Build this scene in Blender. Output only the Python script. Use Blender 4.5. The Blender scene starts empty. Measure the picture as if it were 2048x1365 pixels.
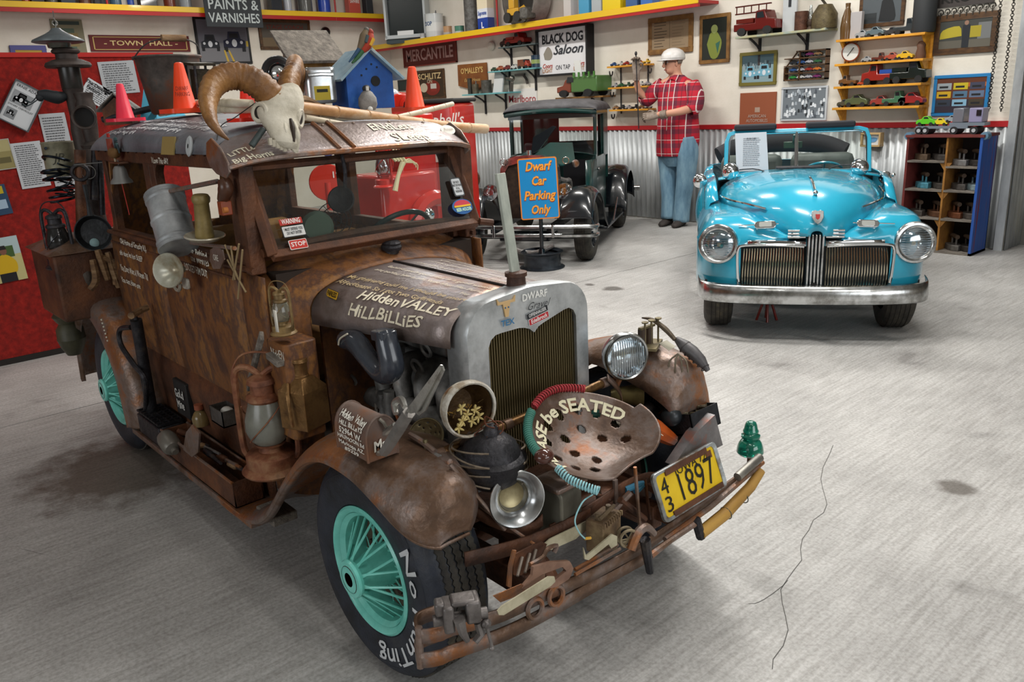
import bpy,bmesh,math,random
from math import sin,cos,pi,radians,sqrt,atan2
from mathutils import Vector as Vec,Matrix as Mat
random.seed(7)
S=bpy.context.scene
COL=S.collection
# ------------------------------------------------------------------ camera, world, light, exposure
# world axes: +X = forward axis of the rusty car, +Y = towards the rear wall, +Z = up, metres
FPX=1630.0;PITCH=radians(16.4);ROLL=radians(2.8);HEAD=radians(-49.3)
CAM=Vec((1.5776,-.8553,1.37))
_hd=Vec((sin(HEAD),cos(HEAD),0));_rt=Vec((cos(HEAD),-sin(HEAD),0));_up=Vec((0,0,1))
_fw=_hd*cos(PITCH)-_up*sin(PITCH);_u0=_hd*sin(PITCH)+_up*cos(PITCH)
_cx=_rt*cos(ROLL)-_u0*sin(ROLL);_cy=_rt*sin(ROLL)+_u0*cos(ROLL)
cd=bpy.data.cameras.new('camera');cam=bpy.data.objects.new('camera',cd);COL.objects.link(cam)
cd.sensor_width=36;cd.lens=36*FPX/2048;cd.clip_start=.05;cd.clip_end=60
cam.matrix_world=Mat(((_cx.x,_cy.x,-_fw.x,CAM.x),(_cx.y,_cy.y,-_fw.y,CAM.y),(_cx.z,_cy.z,-_fw.z,CAM.z),(0,0,0,1)))
S.camera=cam
vs=S.view_settings
S.display_settings.display_device='sRGB'
vs.view_transform='Standard';vs.look='None';vs.gamma=1;vs.use_curve_mapping=False
vs.exposure=0.0
w=bpy.data.worlds.new('world');S.world=w;w.use_nodes=True
w.node_tree.nodes['Background'].inputs[0].default_value=(.85,.92,1,1)
w.node_tree.nodes['Background'].inputs[1].default_value=.30
def strip(name,loc,sx,sy,power,col=(1,.97,.92),rz=0):
    l=bpy.data.lights.new(name,'AREA');l.shape='RECTANGLE';l.size=sx;l.size_y=sy;l.energy=power;l.color=col
    o=bpy.data.objects.new(name,l);COL.objects.link(o);o.location=loc;o.rotation_euler=(0,0,rz)
    return o
for i,(x,y,z,sx,sy,p) in enumerate([
    (-7.0,4.6,3.35,1.2,.14,55),(-4.2,4.6,3.35,1.2,.14,62),(-1.6,5.0,3.35,1.2,.14,66),
    (-1.2,2.3,3.35,1.2,.14,98),(-4.4,1.8,3.35,1.2,.14,28),(.3,2.2,3.35,1.2,.14,40),
    (1.2,-.3,3.35,1.2,.14,14),(-2.0,-1.0,3.35,1.2,.14,5),(3.4,.4,3.35,1.2,.14,40),(-8.0,2.4,3.35,1.2,.14,34)]):
    strip('ceiling_strip_light',(x,y,z),sx,sy,p)

# added fill panels, out of view, to brighten the near side and car fronts
for loc_,rot_,sx_,sy_,p_ in (((.5,-5.93,1.75),(radians(90),0,0),3.8,1.7,95),((5.12,.6,1.75),(radians(90),0,radians(90)),3.6,1.6,75)):
    o_=strip('fill_panel_light',loc_,sx_,sy_,p_,(.93,.97,1));o_.rotation_euler=rot_
# ------------------------------------------------------------------ pixel -> point helper (photo pixels, on a named real plane)
def P(x,y,ax,val):
    d=_cx*((x-1024)/FPX)-_cy*((y-682.5)/FPX)+_fw
    i='xyz'.index(ax)
    return CAM+d*((val-CAM[i])/d[i])
# ------------------------------------------------------------------ colour and material helpers
def hx(h):
    h=h.lstrip('#');o=[]
    if len(h) == 3: h=''.join(c*2 for c in h)
    for i in (0,2,4):
        c=int(h[i:i+2],16)/255;o.append(c/12.92 if c <= .04045 else ((c+.055)/1.055)**2.4)
    return (o[0],o[1],o[2],1)
MATS={}
def mat(name,col='#888888',rough=.5,metal=0,emit=0,trans=0,alpha=1,coat=0,noise=None,scale=6,detail=6,bump=0,bscale=40,stretch=(1,1,1),mix=.5,vc=False,ior=1.45):
    """principled material; noise = list of (position, colour) for an object-space noise ramp; vc = read the mesh colour"""
    if name in MATS: return MATS[name]
    m=bpy.data.materials.new(name);m.use_nodes=True;MATS[name]=m
    nt=m.node_tree;N=nt.nodes;L=nt.links;b=N['Principled BSDF']
    b.inputs['Base Color'].default_value=hx(col);b.inputs['Roughness'].default_value=rough;b.inputs['Metallic'].default_value=metal
    b.inputs['IOR'].default_value=ior
    b.inputs['Coat Weight'].default_value=coat;b.inputs['Coat Roughness'].default_value=.05
    b.inputs['Transmission Weight'].default_value=trans;b.inputs['Alpha'].default_value=alpha
    if emit: b.inputs['Emission Color'].default_value=hx(col);b.inputs['Emission Strength'].default_value=emit
    tc=mp=None
    if noise or bump:
        tc=N.new('ShaderNodeTexCoord');mp=N.new('ShaderNodeMapping');mp.inputs['Scale'].default_value=stretch
        L.new(tc.outputs['Object'],mp.inputs[0])
    base=None
    if vc:
        at=N.new('ShaderNodeAttribute');at.attribute_name='Col';base=at.outputs['Color'];L.new(base,b.inputs['Base Color'])
    if noise:
        n=N.new('ShaderNodeTexNoise');n.inputs['Scale'].default_value=scale;n.inputs['Detail'].default_value=detail;n.inputs['Roughness'].default_value=.65
        L.new(mp.outputs[0],n.inputs[0]);r=N.new('ShaderNodeValToRGB');L.new(n.outputs[0],r.inputs[0])
        e=r.color_ramp.elements
        while len(e) < len(noise): e.new(.5)
        for k,(p,c) in enumerate(noise): e[k].position=p;e[k].color=hx(c)
        if vc:
            mx=N.new('ShaderNodeMix');mx.data_type='RGBA';mx.blend_type='MULTIPLY';mx.inputs[0].default_value=mix
            L.new(base,mx.inputs[6]);L.new(r.outputs[0],mx.inputs[7]);L.new(mx.outputs[2],b.inputs['Base Color'])
        else: L.new(r.outputs[0],b.inputs['Base Color'])
    if bump:
        n2=N.new('ShaderNodeTexNoise');n2.inputs['Scale'].default_value=bscale;n2.inputs['Detail'].default_value=4
        L.new(mp.outputs[0],n2.inputs[0]);bp=N.new('ShaderNodeBump');bp.inputs['Strength'].default_value=bump;bp.inputs['Distance'].default_value=.01
        L.new(n2.outputs[0],bp.inputs['Height']);L.new(bp.outputs[0],b.inputs['Normal'])
    return m
MT=mat('matte_paint',vc=True,rough=.7)
GL=mat('gloss_paint',vc=True,rough=.25,coat=.3)
ME=mat('bare_metal',vc=True,rough=.35,metal=.9)
OLD=mat('aged_metal',vc=True,rough=.55,metal=.35,noise=[(.3,'#6a5a4c'),(.5,'#d8d0c8'),(.7,'#ffffff')],scale=22,mix=.8,bump=.25,bscale=90)
CH=mat('chrome','#dfe3e6',rough=.08,metal=1)
CHD=mat('dull_chrome','#b9bcbd',rough=.22,metal=1,noise=[(.35,'#8f8f8c'),(.6,'#cfd2d3')],scale=14)
RB=mat('rubber','#1b1e24',rough=.55,noise=[(.35,'#16191f'),(.55,'#262b36'),(.75,'#3a3a3c')],scale=9,bump=.15,bscale=120)
TRD=mat('tread_rubber','#2a2723',rough=.75,noise=[(.35,'#1d1b19'),(.6,'#3b3730'),(.8,'#5c543f')],scale=14,bump=.3,bscale=80)
RUST=mat('rusted_body',rough=.58,metal=.12,noise=[(.28,'#33241c'),(.38,'#553524'),(.46,'#7e5028'),(.52,'#54382a'),(.58,'#8a5c2c'),(.66,'#63473a'),(.78,'#776455')],scale=5,stretch=(1.1,1.1,.72),detail=9,bump=.25,bscale=70)
RUSTD=mat('rusted_frame',rough=.6,metal=.2,noise=[(.3,'#2c1d17'),(.5,'#593826'),(.65,'#71462b'),(.8,'#4a382e')],scale=7,detail=8,bump=.3,bscale=90)
RUSTG=mat('grey_rusted_steel',rough=.42,metal=.45,noise=[(.28,'#43342b'),(.42,'#6d5443'),(.5,'#80716a'),(.58,'#945f38'),(.68,'#6f594e'),(.82,'#a09895')],scale=4.5,detail=9,bump=.2,bscale=80)
HOODM=mat('hood_steel',rough=.38,metal=.45,noise=[(.3,'#58473e'),(.43,'#80736e'),(.55,'#9a9090'),(.66,'#96694a'),(.78,'#aaa3a2')],scale=3.2,detail=9,bump=.12,bscale=90)
ROOFM=mat('roof_grey',rough=.5,metal=.1,noise=[(.3,'#55565c'),(.5,'#6f7178'),(.7,'#8a8c92')],scale=5,detail=8,bump=.15,bscale=60)
OLDW=mat('old_wood',rough=.8,noise=[(.3,'#4a3526'),(.5,'#7a5d3f'),(.7,'#9c8262')],scale=9,stretch=(1,1,6),detail=8,bump=.4,bscale=60)
GREYW=mat('weathered_wood',rough=.85,noise=[(.3,'#4d4640'),(.5,'#6e675f'),(.7,'#8f877c')],scale=9,stretch=(1,6,6),detail=8,bump=.4,bscale=60)
PINE=mat('golden_pine',rough=.5,noise=[(.3,'#b0741c'),(.6,'#d99a2e'),(.8,'#e0ab48')],scale=6,stretch=(1,6,6))
IRON=mat('dark_iron','#2b2b2d',rough=.5,metal=.6,noise=[(.3,'#1c1c1e'),(.55,'#37363a'),(.75,'#5a5148')],scale=16,bump=.3,bscale=90)
BRASSY=mat('tarnished_brass',rough=.4,metal=.7,noise=[(.3,'#4c3420'),(.5,'#80603a'),(.7,'#6a4830')],scale=12,bump=.2,bscale=70)
def glass(name,col='#dfeeea',a=.12,rough=.03):
    if name in MATS: return MATS[name]
    m=bpy.data.materials.new(name);m.use_nodes=True;MATS[name]=m;N=m.node_tree.nodes;L=m.node_tree.links
    N.remove(N['Principled BSDF']);o=N['Material Output']
    t=N.new('ShaderNodeBsdfTransparent');t.inputs[0].default_value=hx(col);g=N.new('ShaderNodeBsdfGlossy');g.inputs['Roughness'].default_value=rough
    g.inputs['Color'].default_value=(.9,.95,1,1)
    x=N.new('ShaderNodeMixShader');fr=N.new('ShaderNodeFresnel');fr.inputs[0].default_value=1.5
    mt=N.new('ShaderNodeMath');mt.operation='ADD';mt.inputs[1].default_value=a;mt.use_clamp=True
    L.new(fr.outputs[0],mt.inputs[0]);L.new(mt.outputs[0],x.inputs[0]);L.new(t.outputs[0],x.inputs[1]);L.new(g.outputs[0],x.inputs[2]);L.new(x.outputs[0],o.inputs[0])
    return m
GLS=glass('clear_glass');GLD=glass('dusty_glass','#dde2de',.0,.02);GLL=glass('lamp_glass','#e8ecec',.3,.1)
# ------------------------------------------------------------------ mesh builder
def frame(o,ez,ex=None):
    ez=Vec(ez).normalized();ex=Vec(ex) if ex is not None else (Vec((1,0,0)) if abs(ez.x) < .9 else Vec((0,1,0)))
    ex=(ex-ez*ex.dot(ez)).normalized();ey=ez.cross(ex);o=Vec(o)
    return Mat(((ex.x,ey.x,ez.x,o.x),(ex.y,ey.y,ez.y,o.y),(ex.z,ey.z,ez.z,o.z),(0,0,0,1)))
def rotz(a,o=(0,0,0)): return Mat.Translation(Vec(o)) @ Mat.Rotation(a,4,'Z')
class B:
    def __init__(s,col='#888888',M=None):
        s.v=[];s.f=[];s.c=[];s.col=hx(col);s.M=M or Mat()
    def k(s,h): s.col=hx(h);return s
    def m(s,M): s.M=M;return s
    def add(s,vs_,fs):
        n=len(s.v);M=s.M;s.v+=[M @ Vec(p) for p in vs_]
        for f in fs: s.f.append([n+i for i in f]);s.c.append(s.col)
        return s
    def box(s,x0,x1,y0,y1,z0,z1):
        return s.add([(x,y,z) for z in (z0,z1) for y in (y0,y1) for x in (x0,x1)],[(0,2,3,1),(4,5,7,6),(0,1,5,4),(2,6,7,3),(0,4,6,2),(1,3,7,5)])
    def cbox(s,c,d,M=None):
        x,y,z=[a/2 for a in d];o=s.M;s.M=o @ Mat.Translation(Vec(c)) @ (M or Mat());s.box(-x,x,-y,y,-z,z);s.M=o;return s
    def loft(s,rings,closed=True,cap0=False,cap1=False,loop=False):
        n=len(rings[0]);vs_=[p for r in rings for p in r];fs=[];k=len(rings)
        for j in range(k if loop else k-1):
            j2=(j+1) % k
            for i in range(n if closed else n-1):
                i2=(i+1) % n;fs.append((j*n+i,j*n+i2,j2*n+i2,j2*n+i))
        if cap0: fs.append(tuple(range(n-1,-1,-1)))
        if cap1: fs.append(tuple((k-1)*n+i for i in range(n)))
        return s.add(vs_,fs)
    def lathe(s,pr,n=24,M=None,cap0=False,cap1=False,a0=0,a1=2*pi):
        o=s.M
        if M is not None: s.M=o @ M
        full=abs(a1-a0-2*pi) < 1e-6
        m_=n if full else n+1
        s.loft([[(max(r,1e-5)*cos(a0+(a1-a0)*i/n),max(r,1e-5)*sin(a0+(a1-a0)*i/n),z) for i in range(m_)] for r,z in pr],full,cap0,cap1);s.M=o;return s
    def cyl(s,p0,p1,r0,r1=None,n=12,cap=True):
        p0=Vec(p0);p1=Vec(p1);r1=r0 if r1 is None else r1;d=p1-p0
        return s.lathe([(r0,0),(r1,d.length)],n,frame(p0,d),cap,cap)
    def ring(s,c,ez,R,r,n=24,m_=8,a0=0,a1=2*pi,ex=None):
        M=frame(c,ez,ex);full=abs(a1-a0-2*pi) < 1e-6;rs=[]
        for i in range(n if full else n+1):
            a=a0+(a1-a0)*i/n
            rs.append([M @ Vec(((R+r*cos(b))*cos(a),(R+r*cos(b))*sin(a),r*sin(b))) for b in [2*pi*j/m_ for j in range(m_)]])
        return s.loft(rs,True,not full,not full,full)
    def tube(s,pts,r,n=8,smooth=0,cap=True):
        pts=[Vec(p) for p in pts]
        if smooth: pts=cr(pts,smooth)
        rr=r if callable(r) else None;L_=len(pts);rs=[];ref=None
        for i,p in enumerate(pts):
            t=(pts[min(i+1,L_-1)]-pts[max(i-1,0)])
            if t.length < 1e-9: t=Vec((0,0,1))
            t.normalize()
            if ref is None: ref=Vec((0,0,1)) if abs(t.z) < .9 else Vec((1,0,0))
            ref=(ref-t*ref.dot(t)).normalized();b=t.cross(ref)
            if isinstance(r,(list,tuple)): u_=i/(L_-1)*(len(r)-1);k_=min(int(u_),len(r)-2);q=r[k_]+(r[k_+1]-r[k_])*(u_-k_)
            else: q=rr(i/(L_-1)) if rr else r
            rs.append([p+(ref*cos(a)+b*sin(a))*q for a in [2*pi*j/n for j in range(n)]])
        return s.loft(rs,True,cap,cap)
    def sph(s,c,r,n=12,m_=8):
        rx,ry,rz=(r,r,r) if not isinstance(r,(tuple,list)) else r;c=Vec(c)
        return s.loft([[(c.x+rx*sin(max(t,.001))*cos(a),c.y+ry*sin(max(t,.001))*sin(a),c.z-rz*cos(t)) for a in [2*pi*i/n for i in range(n)]] for t in [pi*j/m_*.9999 for j in range(m_+1)]])
    def prism(s,poly,M,d0,d1):
        o=s.M;s.M=o @ M;n=len(poly)
        s.add([(x,y,d0) for x,y in poly]+[(x,y,d1) for x,y in poly],[tuple(range(n-1,-1,-1)),tuple(range(n,2*n))]+[(i,(i+1) % n,n+(i+1) % n,n+i) for i in range(n)]);s.M=o;return s
    def quad(s,a,b,c,d): return s.add([a,b,c,d],[(0,1,2,3)])
    def sheet(s,rows): return s.loft(rows,False)
    def coil(s,pts,R,r,turns,n=10,m_=6):
        pts=cr([Vec(p) for p in pts],12);L_=len(pts);out=[];N_=int(turns*n)
        ref=Vec((0,0,1))
        for i in range(N_+1):
            t=i/N_*(L_-1);k=min(int(t),L_-2);p=pts[k].lerp(pts[k+1],t-k);d=(pts[k+1]-pts[k]).normalized()
            e=(ref-d*ref.dot(d)).normalized();g=d.cross(e);a=2*pi*i/n
            out.append(p+(e*cos(a)+g*sin(a))*R)
        return s.tube(out,r,m_)
    def build(s,name,mt,parent=None,solid=0,bevel=0,sub=0,ang=40,flat=False,org=None,**kw):
        if org is None:
            if parent is not None: org=parent['_o'] if '_o' in parent else (0,0,0)
            else:
                xs=[p.x for p in s.v];ys=[p.y for p in s.v];zs=[p.z for p in s.v]
                org=((min(xs)+max(xs))/2,(min(ys)+max(ys))/2,min(zs))
        org=Vec(org);me=bpy.data.meshes.new(name)
        me.from_pydata([tuple(p-org) for p in s.v],[],s.f)
        ca=me.attributes.new('Col','FLOAT_COLOR','CORNER');cols=[]
        for f,c in zip(s.f,s.c): cols+=list(c)*len(f)
        ca.data.foreach_set('color',cols)
        bm=bmesh.new();bm.from_mesh(me)
        bmesh.ops.remove_doubles(bm,verts=bm.verts,dist=2e-5)
        bmesh.ops.recalc_face_normals(bm,faces=bm.faces);bm.to_mesh(me);bm.free()
        me.materials.append(mt)
        if not flat:
            me.polygons.foreach_set('use_smooth',[True]*len(me.polygons));me.set_sharp_from_angle(angle=radians(ang))
        o=bpy.data.objects.new(name,me);COL.objects.link(o)
        if parent is not None: o.parent=parent;o['_o']=list(org)
        else: o.location=org;o['_o']=list(org)
        if solid: q=o.modifiers.new('solid','SOLIDIFY');q.thickness=solid;q.offset=0
        if bevel: q=o.modifiers.new('bevel','BEVEL');q.width=bevel;q.segments=2;q.limit_method='ANGLE'
        if sub: q=o.modifiers.new('sub','SUBSURF');q.levels=sub;q.render_levels=sub
        return tag(o,**kw)
def tag(o,label=None,cat=None,group=None,kind=None):
    if label: o['label']=label
    if cat: o['category']=cat
    if group: o['group']=group
    if kind: o['kind']=kind
    return o
def thing(name,label,cat,loc=(0,0,0),group=None,kind=None):
    o=bpy.data.objects.new(name,None);COL.objects.link(o);o.location=loc;o.empty_display_size=.05;o['_o']=list(loc)
    return tag(o,label,cat,group,kind)
def dup(root,loc,rz=None,label=None,group=None,sc=None,cat=None):
    def cp(o,par):
        c=o.copy();COL.objects.link(c);c.parent=par
        for ch in list(o.children): cp(ch,c)
        return c
    r=cp(root,None);r.location=loc
    if rz is not None: r.rotation_euler=(0,0,rz)
    if sc: r.scale=(sc,sc,sc)
    return tag(r,label,cat,group)
def cr(pts,k):
    """Catmull-Rom resample"""
    out=[];n=len(pts)
    for i in range(n-1):
        p0=pts[max(i-1,0)];p1=pts[i];p2=pts[i+1];p3=pts[min(i+2,n-1)]
        for j in range(k):
            t=j/k;out.append(.5*((2*p1)+(p2-p0)*t+(2*p0-5*p1+4*p2-p3)*t*t+(3*p1-p0-3*p2+p3)*t**3))
    out.append(pts[-1]);return out
def pt2(pts,k): return [(p.x,p.y) for p in cr([Vec((x,y,0)) for x,y in pts],k)]
def rrect(w,h,r,n=4,cx=0,cy=0):
    return [(cx+sx*(w/2-r)+r*cos(a0+pi/2*i/n),cy+sy*(h/2-r)+r*sin(a0+pi/2*i/n)) for sx,sy,a0 in ((1,1,0),(-1,1,pi/2),(-1,-1,pi),(1,-1,3*pi/2)) for i in range(n+1)]
_fc={}
def text(s,o,ex,ey,size,name='lettering',col='#e8e4d8',parent=None,w=None,jit=0,shear=0,bold=0,fn=None,align='CENTER',th=.0012,m=MT,tilt=0,**kw):
    """flat lettering; o = anchor of the text box centre, ex/ey directions; w squeezes it to a width; fn maps (x, y) to a point"""
    cu=bpy.data.curves.new('t','FONT');cu.body=s;cu.size=size;cu.align_x=align;cu.align_y='CENTER';cu.resolution_u=2
    cu.offset=bold*size;cu.space_line=.95;cu.shear=shear
    ob=bpy.data.objects.new('t',cu);COL.objects.link(ob)
    me=bpy.data.meshes.new_from_object(ob.evaluated_get(bpy.context.evaluated_depsgraph_get()))
    bpy.data.objects.remove(ob);bpy.data.curves.remove(cu)
    pts=[(v.co.x,v.co.y) for v in me.vertices];fs=[list(p.vertices) for p in me.polygons];bpy.data.meshes.remove(me)
    if not pts: return None
    xs=[p[0] for p in pts];wd=max(xs)-min(xs);k=(w/wd) if w else 1
    ph=random.random()*6
    if jit: pts=[(x+jit*size*.6*sin(y/size*4+x/size*1.7+ph),y+jit*size*(sin(x/size*2.3+ph)+.6*sin(x/size*5.1+ph*2))) for x,y in pts]
    ct,st=cos(tilt),sin(tilt);pts=[((x*k)*ct-y*st,(x*k)*st+y*ct) for x,y in pts]
    if fn: vs_=[Vec(fn(x,y)) for x,y in pts]
    else:
        o=Vec(o);ex=Vec(ex).normalized();ey=Vec(ey);ey=(ey-ex*ey.dot(ex)).normalized();vs_=[o+ex*x+ey*y+ex.cross(ey)*th for x,y in pts]
    b=B(col);b.add(vs_,fs)
    return b.build(name,m,parent,flat=True,**kw)
# ------------------------------------------------------------------ setting
def concrete():
    m=bpy.data.materials.new('concrete');m.use_nodes=True;N=m.node_tree.nodes;L=m.node_tree.links;b=N['Principled BSDF']
    tc=N.new('ShaderNodeTexCoord');mp=N.new('ShaderNodeMapping');mp.inputs['Rotation'].default_value=(0,0,radians(4));mp.inputs['Scale'].default_value=(14,.8,1)
    L.new(tc.outputs['Object'],mp.inputs[0])
    def noise(sc,d,src,rgh=.6):
        n=N.new('ShaderNodeTexNoise');n.inputs['Scale'].default_value=sc;n.inputs['Detail'].default_value=d;n.inputs['Roughness'].default_value=rgh;L.new(src,n.inputs[0]);return n
    def ramp(n,st):
        r=N.new('ShaderNodeValToRGB');e=r.color_ramp.elements
        while len(e) < len(st): e.new(.5)
        for k,(p,c) in enumerate(st): e[k].position=p;e[k].color=hx(c)
        L.new(n.outputs[0],r.inputs[0]);return r
    def mul(a,c,f=1.0):
        x=N.new('ShaderNodeMix');x.data_type='RGBA';x.blend_type='MULTIPLY';x.inputs[0].default_value=f;L.new(a,x.inputs[6]);L.new(c,x.inputs[7]);return x.outputs[2]
    base=ramp(noise(1.3,8,tc.outputs['Object']),[(.3,'#a3a2a0'),(.5,'#bab9b7'),(.7,'#cbcac8')]).outputs[0]
    brush=ramp(noise(5,6,mp.outputs[0]),[(.35,'#b5b2ae'),(.6,'#ffffff')]).outputs[0]
    grain=ramp(noise(90,3,tc.outputs['Object']),[(.35,'#c4c1bd'),(.6,'#ffffff')]).outputs[0]
    stain=ramp(noise(2.6,2,tc.outputs['Object']),[(.22,'#6e6862'),(.32,'#ffffff')]).outputs[0]
    c=mul(mul(mul(base,brush,.45),grain,.55),stain,.5)
    # oil spots in set places; the broad one is stain plus painted car shadow
    def spot(c,x,y,r,col):
        v=N.new('ShaderNodeVectorMath');v.operation='DISTANCE';L.new(tc.outputs['Object'],v.inputs[0]);v.inputs[1].default_value=(x,y,0)
        n=noise(9,4,tc.outputs['Object']);a=N.new('ShaderNodeMath');a.operation='MULTIPLY_ADD';L.new(n.outputs[0],a.inputs[0]);a.inputs[1].default_value=r*1.6;L.new(v.outputs['Value'],a.inputs[2])
        rr=N.new('ShaderNodeMapRange');rr.inputs['From Min'].default_value=r*1.5;rr.inputs['From Max'].default_value=r*2.1;L.new(a.outputs[0],rr.inputs[0])
        x_=N.new('ShaderNodeMix');x_.data_type='RGBA';x_.blend_type='MULTIPLY';x_.inputs[0].default_value=1;L.new(c,x_.inputs[6])
        y_=N.new('ShaderNodeMix');y_.data_type='RGBA';L.new(rr.outputs[0],y_.inputs[0]);y_.inputs[6].default_value=hx(col);y_.inputs[7].default_value=(1,1,1,1)
        L.new(y_.outputs[2],x_.inputs[7]);return x_.outputs[2]
    for px,py,r,col in ((1915,975,.06,'#a5a09b'),(260,930,.34,'#a39a92'),(1225,578,.07,'#9a9794'),(1700,470,.2,'#b0aaa4'),(1180,570,.04,'#9a9794')):
        q=P(px,py,'z',0);c=spot(c,q.x,q.y,r,col)
    L.new(c,b.inputs['Base Color']);b.inputs['Roughness'].default_value=.55
    bp=N.new('ShaderNodeBump');bp.inputs['Strength'].default_value=.25;bp.inputs['Distance'].default_value=.004
    L.new(noise(70,4,tc.outputs['Object']).outputs[0],bp.inputs['Height']);L.new(bp.outputs[0],b.inputs['Normal'])
    return m
CONC=concrete()
WY=6.54;WX=-9.55;CEIL=3.5
fl=B().box(-11,6,-6,11,-.12,-.02).build('floor',mat('floor_bed','#2a2927'),org=(0,0,0),kind='structure')
# slabs between the saw-cut joints
JX=-2.755
for x0,x1 in ((-11,JX-.004),(JX+.004,6)):
    for y0,y1 in ((-6,WY+.02),(WY+.026,11)):
        B().box(x0,x1,y0,y1,-.02,0).build('slab',CONC,fl)
WALLM=mat('cream_wall',rough=.85,noise=[(.3,'#d0c9bb'),(.55,'#dcd6ca'),(.75,'#e4dfd5')],scale=1.6,detail=7,bump=.12,bscale=60)
B().box(WX,-.77,WY,WY+.12,0,CEIL).build('wall_back',WALLM,org=(0,0,0),kind='structure')
B().box(WX-.12,WX,-6,WY+.12,0,CEIL).build('wall_left',WALLM,org=(0,0,0),kind='structure')
B().box(-11,6,-6,11,CEIL,CEIL+.1).build('ceiling',mat('ceiling_white','#b5b2ac',rough=.9),org=(0,0,0),kind='structure')
B().box(-11,6,10.5,10.6,0,CEIL).build('wall_far',mat('far_wall','#8f8980',rough=.9),org=(0,0,0),kind='structure')
B().box(5.2,5.3,-6,11,0,CEIL).build('wall_right',mat('right_wall','#a59d90',rough=.9),org=(0,0,0),kind='structure')
B().box(WX,5.2,-6.1,-6,0,CEIL).build('wall_front',mat('front_wall','#a59d90',rough=.9),org=(0,0,0),kind='structure')
ZINC=mat('galvanised_zinc',rough=.5,metal=.55,noise=[(.3,'#8d9092'),(.5,'#b4b8ba'),(.7,'#d2d6d8')],scale=3,stretch=(1,1,.3),detail=8,bump=.1,bscale=30)
wc=thing('corrugated_wainscot','corrugated galvanised steel wainscot along foot of cream wall','wainscot',(-5,WY-.02,0),kind='structure')
pitch=.07;per=10
x=WX+.02;first=None
while x < -.80:
    n=int(min(per,round((-.79-x)/pitch)))
    if n < 1: break
    rows=[]
    for zz in (0.01,.995):
        rows.append([(x+i*pitch/6,WY-.018-.009*cos(2*pi*i/6)-.0015*(random.random()*0),zz) for i in range(n*6+1)])
    B().sheet(rows).build('corrugated_sheet',ZINC,wc,solid=.0015,ang=80)
    x+=n*pitch
B().box(WX,-.77,WY-.03,WY,.99,1.035).build('trim_1',mat('red_trim','#a3161c',rough=.5),kind='structure')
# corner post wrapped in sheet metal
cp=thing('corner_post','sheet metal wrapped corner post at the end of the wall','post',(-.74,WY+.06,0),kind='structure')
B().sheet([[(-.77+.012*cos(2*pi*i/6)+.01,WY-.02+i*.0117,z) for i in range(31)] for z in (0,3.4)]).build('corrugated_sheet',ZINC,cp,solid=.002,ang=80)
B().box(-.80,-.68,WY+.33,WY+.45,0,3.4).build('post',mat('grey_post','#77756f',rough=.6,metal=.3),cp)
B().box(-.83,-.765,WY-.035,WY-.02,0,3.4).build('corner_strip',ZINC,cp)
# light fixtures under the ceiling
for x_,y_ in ((-7.0,4.6),(-4.2,4.6),(-1.6,5.0),(-1.2,2.3),(-4.4,1.8),(.3,2.2),(1.2,-.3),(-2.0,-1.0),(-8.0,2.4),(3.4,.4)):
    t=thing('strip_fixture','white enamel strip light fixture hanging from the ceiling','light',(x_,y_,3.4),group='ceiling strip fixtures',kind='structure')
    B('#e8e8e4').box(x_-.62,x_+.62,y_-.09,y_+.09,3.37,3.5).build('housing',MT,t)
for nm,fr_ in (('fill_frame_1',[(-3.0,-2.9,.85,2.65),(2.3,2.4,.85,2.65),(-.35,-.25,.85,2.65)]),):  # unseen frame added round the fill panel behind the camera
    b=B('#d8d6d0')
    for x0,x1,z0,z1 in fr_: b.box(x0,x1,-5.99,-5.9,z0,z1)
    b.box(-3.0,2.4,-5.99,-5.9,.82,.9).box(-3.0,2.4,-5.99,-5.9,2.6,2.68).build(nm,MT,org=(0,0,0),kind='structure')
B('#d8d6d0').box(5.1,5.19,-1.25,2.45,.87,.95).box(5.1,5.19,-1.25,2.45,2.55,2.63).box(5.1,5.19,-1.25,-1.2,.9,2.6).box(5.1,5.19,2.4,2.45,.9,2.6).build('fill_frame_2',MT,org=(0,0,0),kind='structure')  # unseen frame added round the side fill panel
for pts in (((1665,890),(1640,960),(1655,1010),(1615,1060),(1600,1120),(1560,1180),(1575,1260),(1540,1340)),((1575,1160),(1530,1200),(1500,1210)),((20,1075),(45,1100),(90,1108))):
    c_=cr([P(a,b_,'z',.0006) for a,b_ in pts],3);c_=[p+Vec((random.uniform(-.006,.006),random.uniform(-.006,.006),0)) for p in c_]
    B('#4c4a47').sheet([[p-Vec((.0012,0,0)),p+Vec((.0012,0,0))] for p in c_]).build('crack',MT,fl,org=(0,0,0))
# red display partition at the rear of the car
BX=-3.94
pn=thing('display_partition','tall red carpeted display partition covered with pinned papers','partition',(BX-.04,-.2,0))
CARP=mat('red_carpet',rough=.95,noise=[(.35,'#6d120c'),(.6,'#8f1a12'),(.75,'#a4261a')],scale=30,bump=.3,bscale=200)
B().box(BX-.09,BX,-2.4,1.16,.03,1.74).build('panel',CARP,pn)
B('#b01c14').box(BX-.1,BX+.012,-2.4,1.17,1.74,1.765).build('top_rail',MT,pn)
B('#1a1512').box(BX-.1,BX+.01,-2.4,1.16,0,.035).build('base_rail',MT,pn)
def lines(b,M,w,h,n,col='#55575a',x0=.08,fill=.85):
    b.k(col)
    for i in range(n):
        y=h/2-h*(i+1)/(n+1);x=-w/2+w*x0;e=w/2-w*x0-random.random()*w*(1-fill)
        while x < e:
            l=min(random.uniform(.03,.12)*w,e-x)
            if l > .005*w: b.prism([(x,y-h/(n+1)*.22),(x+l,y-h/(n+1)*.22),(x+l,y+h/(n+1)*.22),(x,y+h/(n+1)*.22)],M,.0016,.0022)
            x+=l+.02*w
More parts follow.
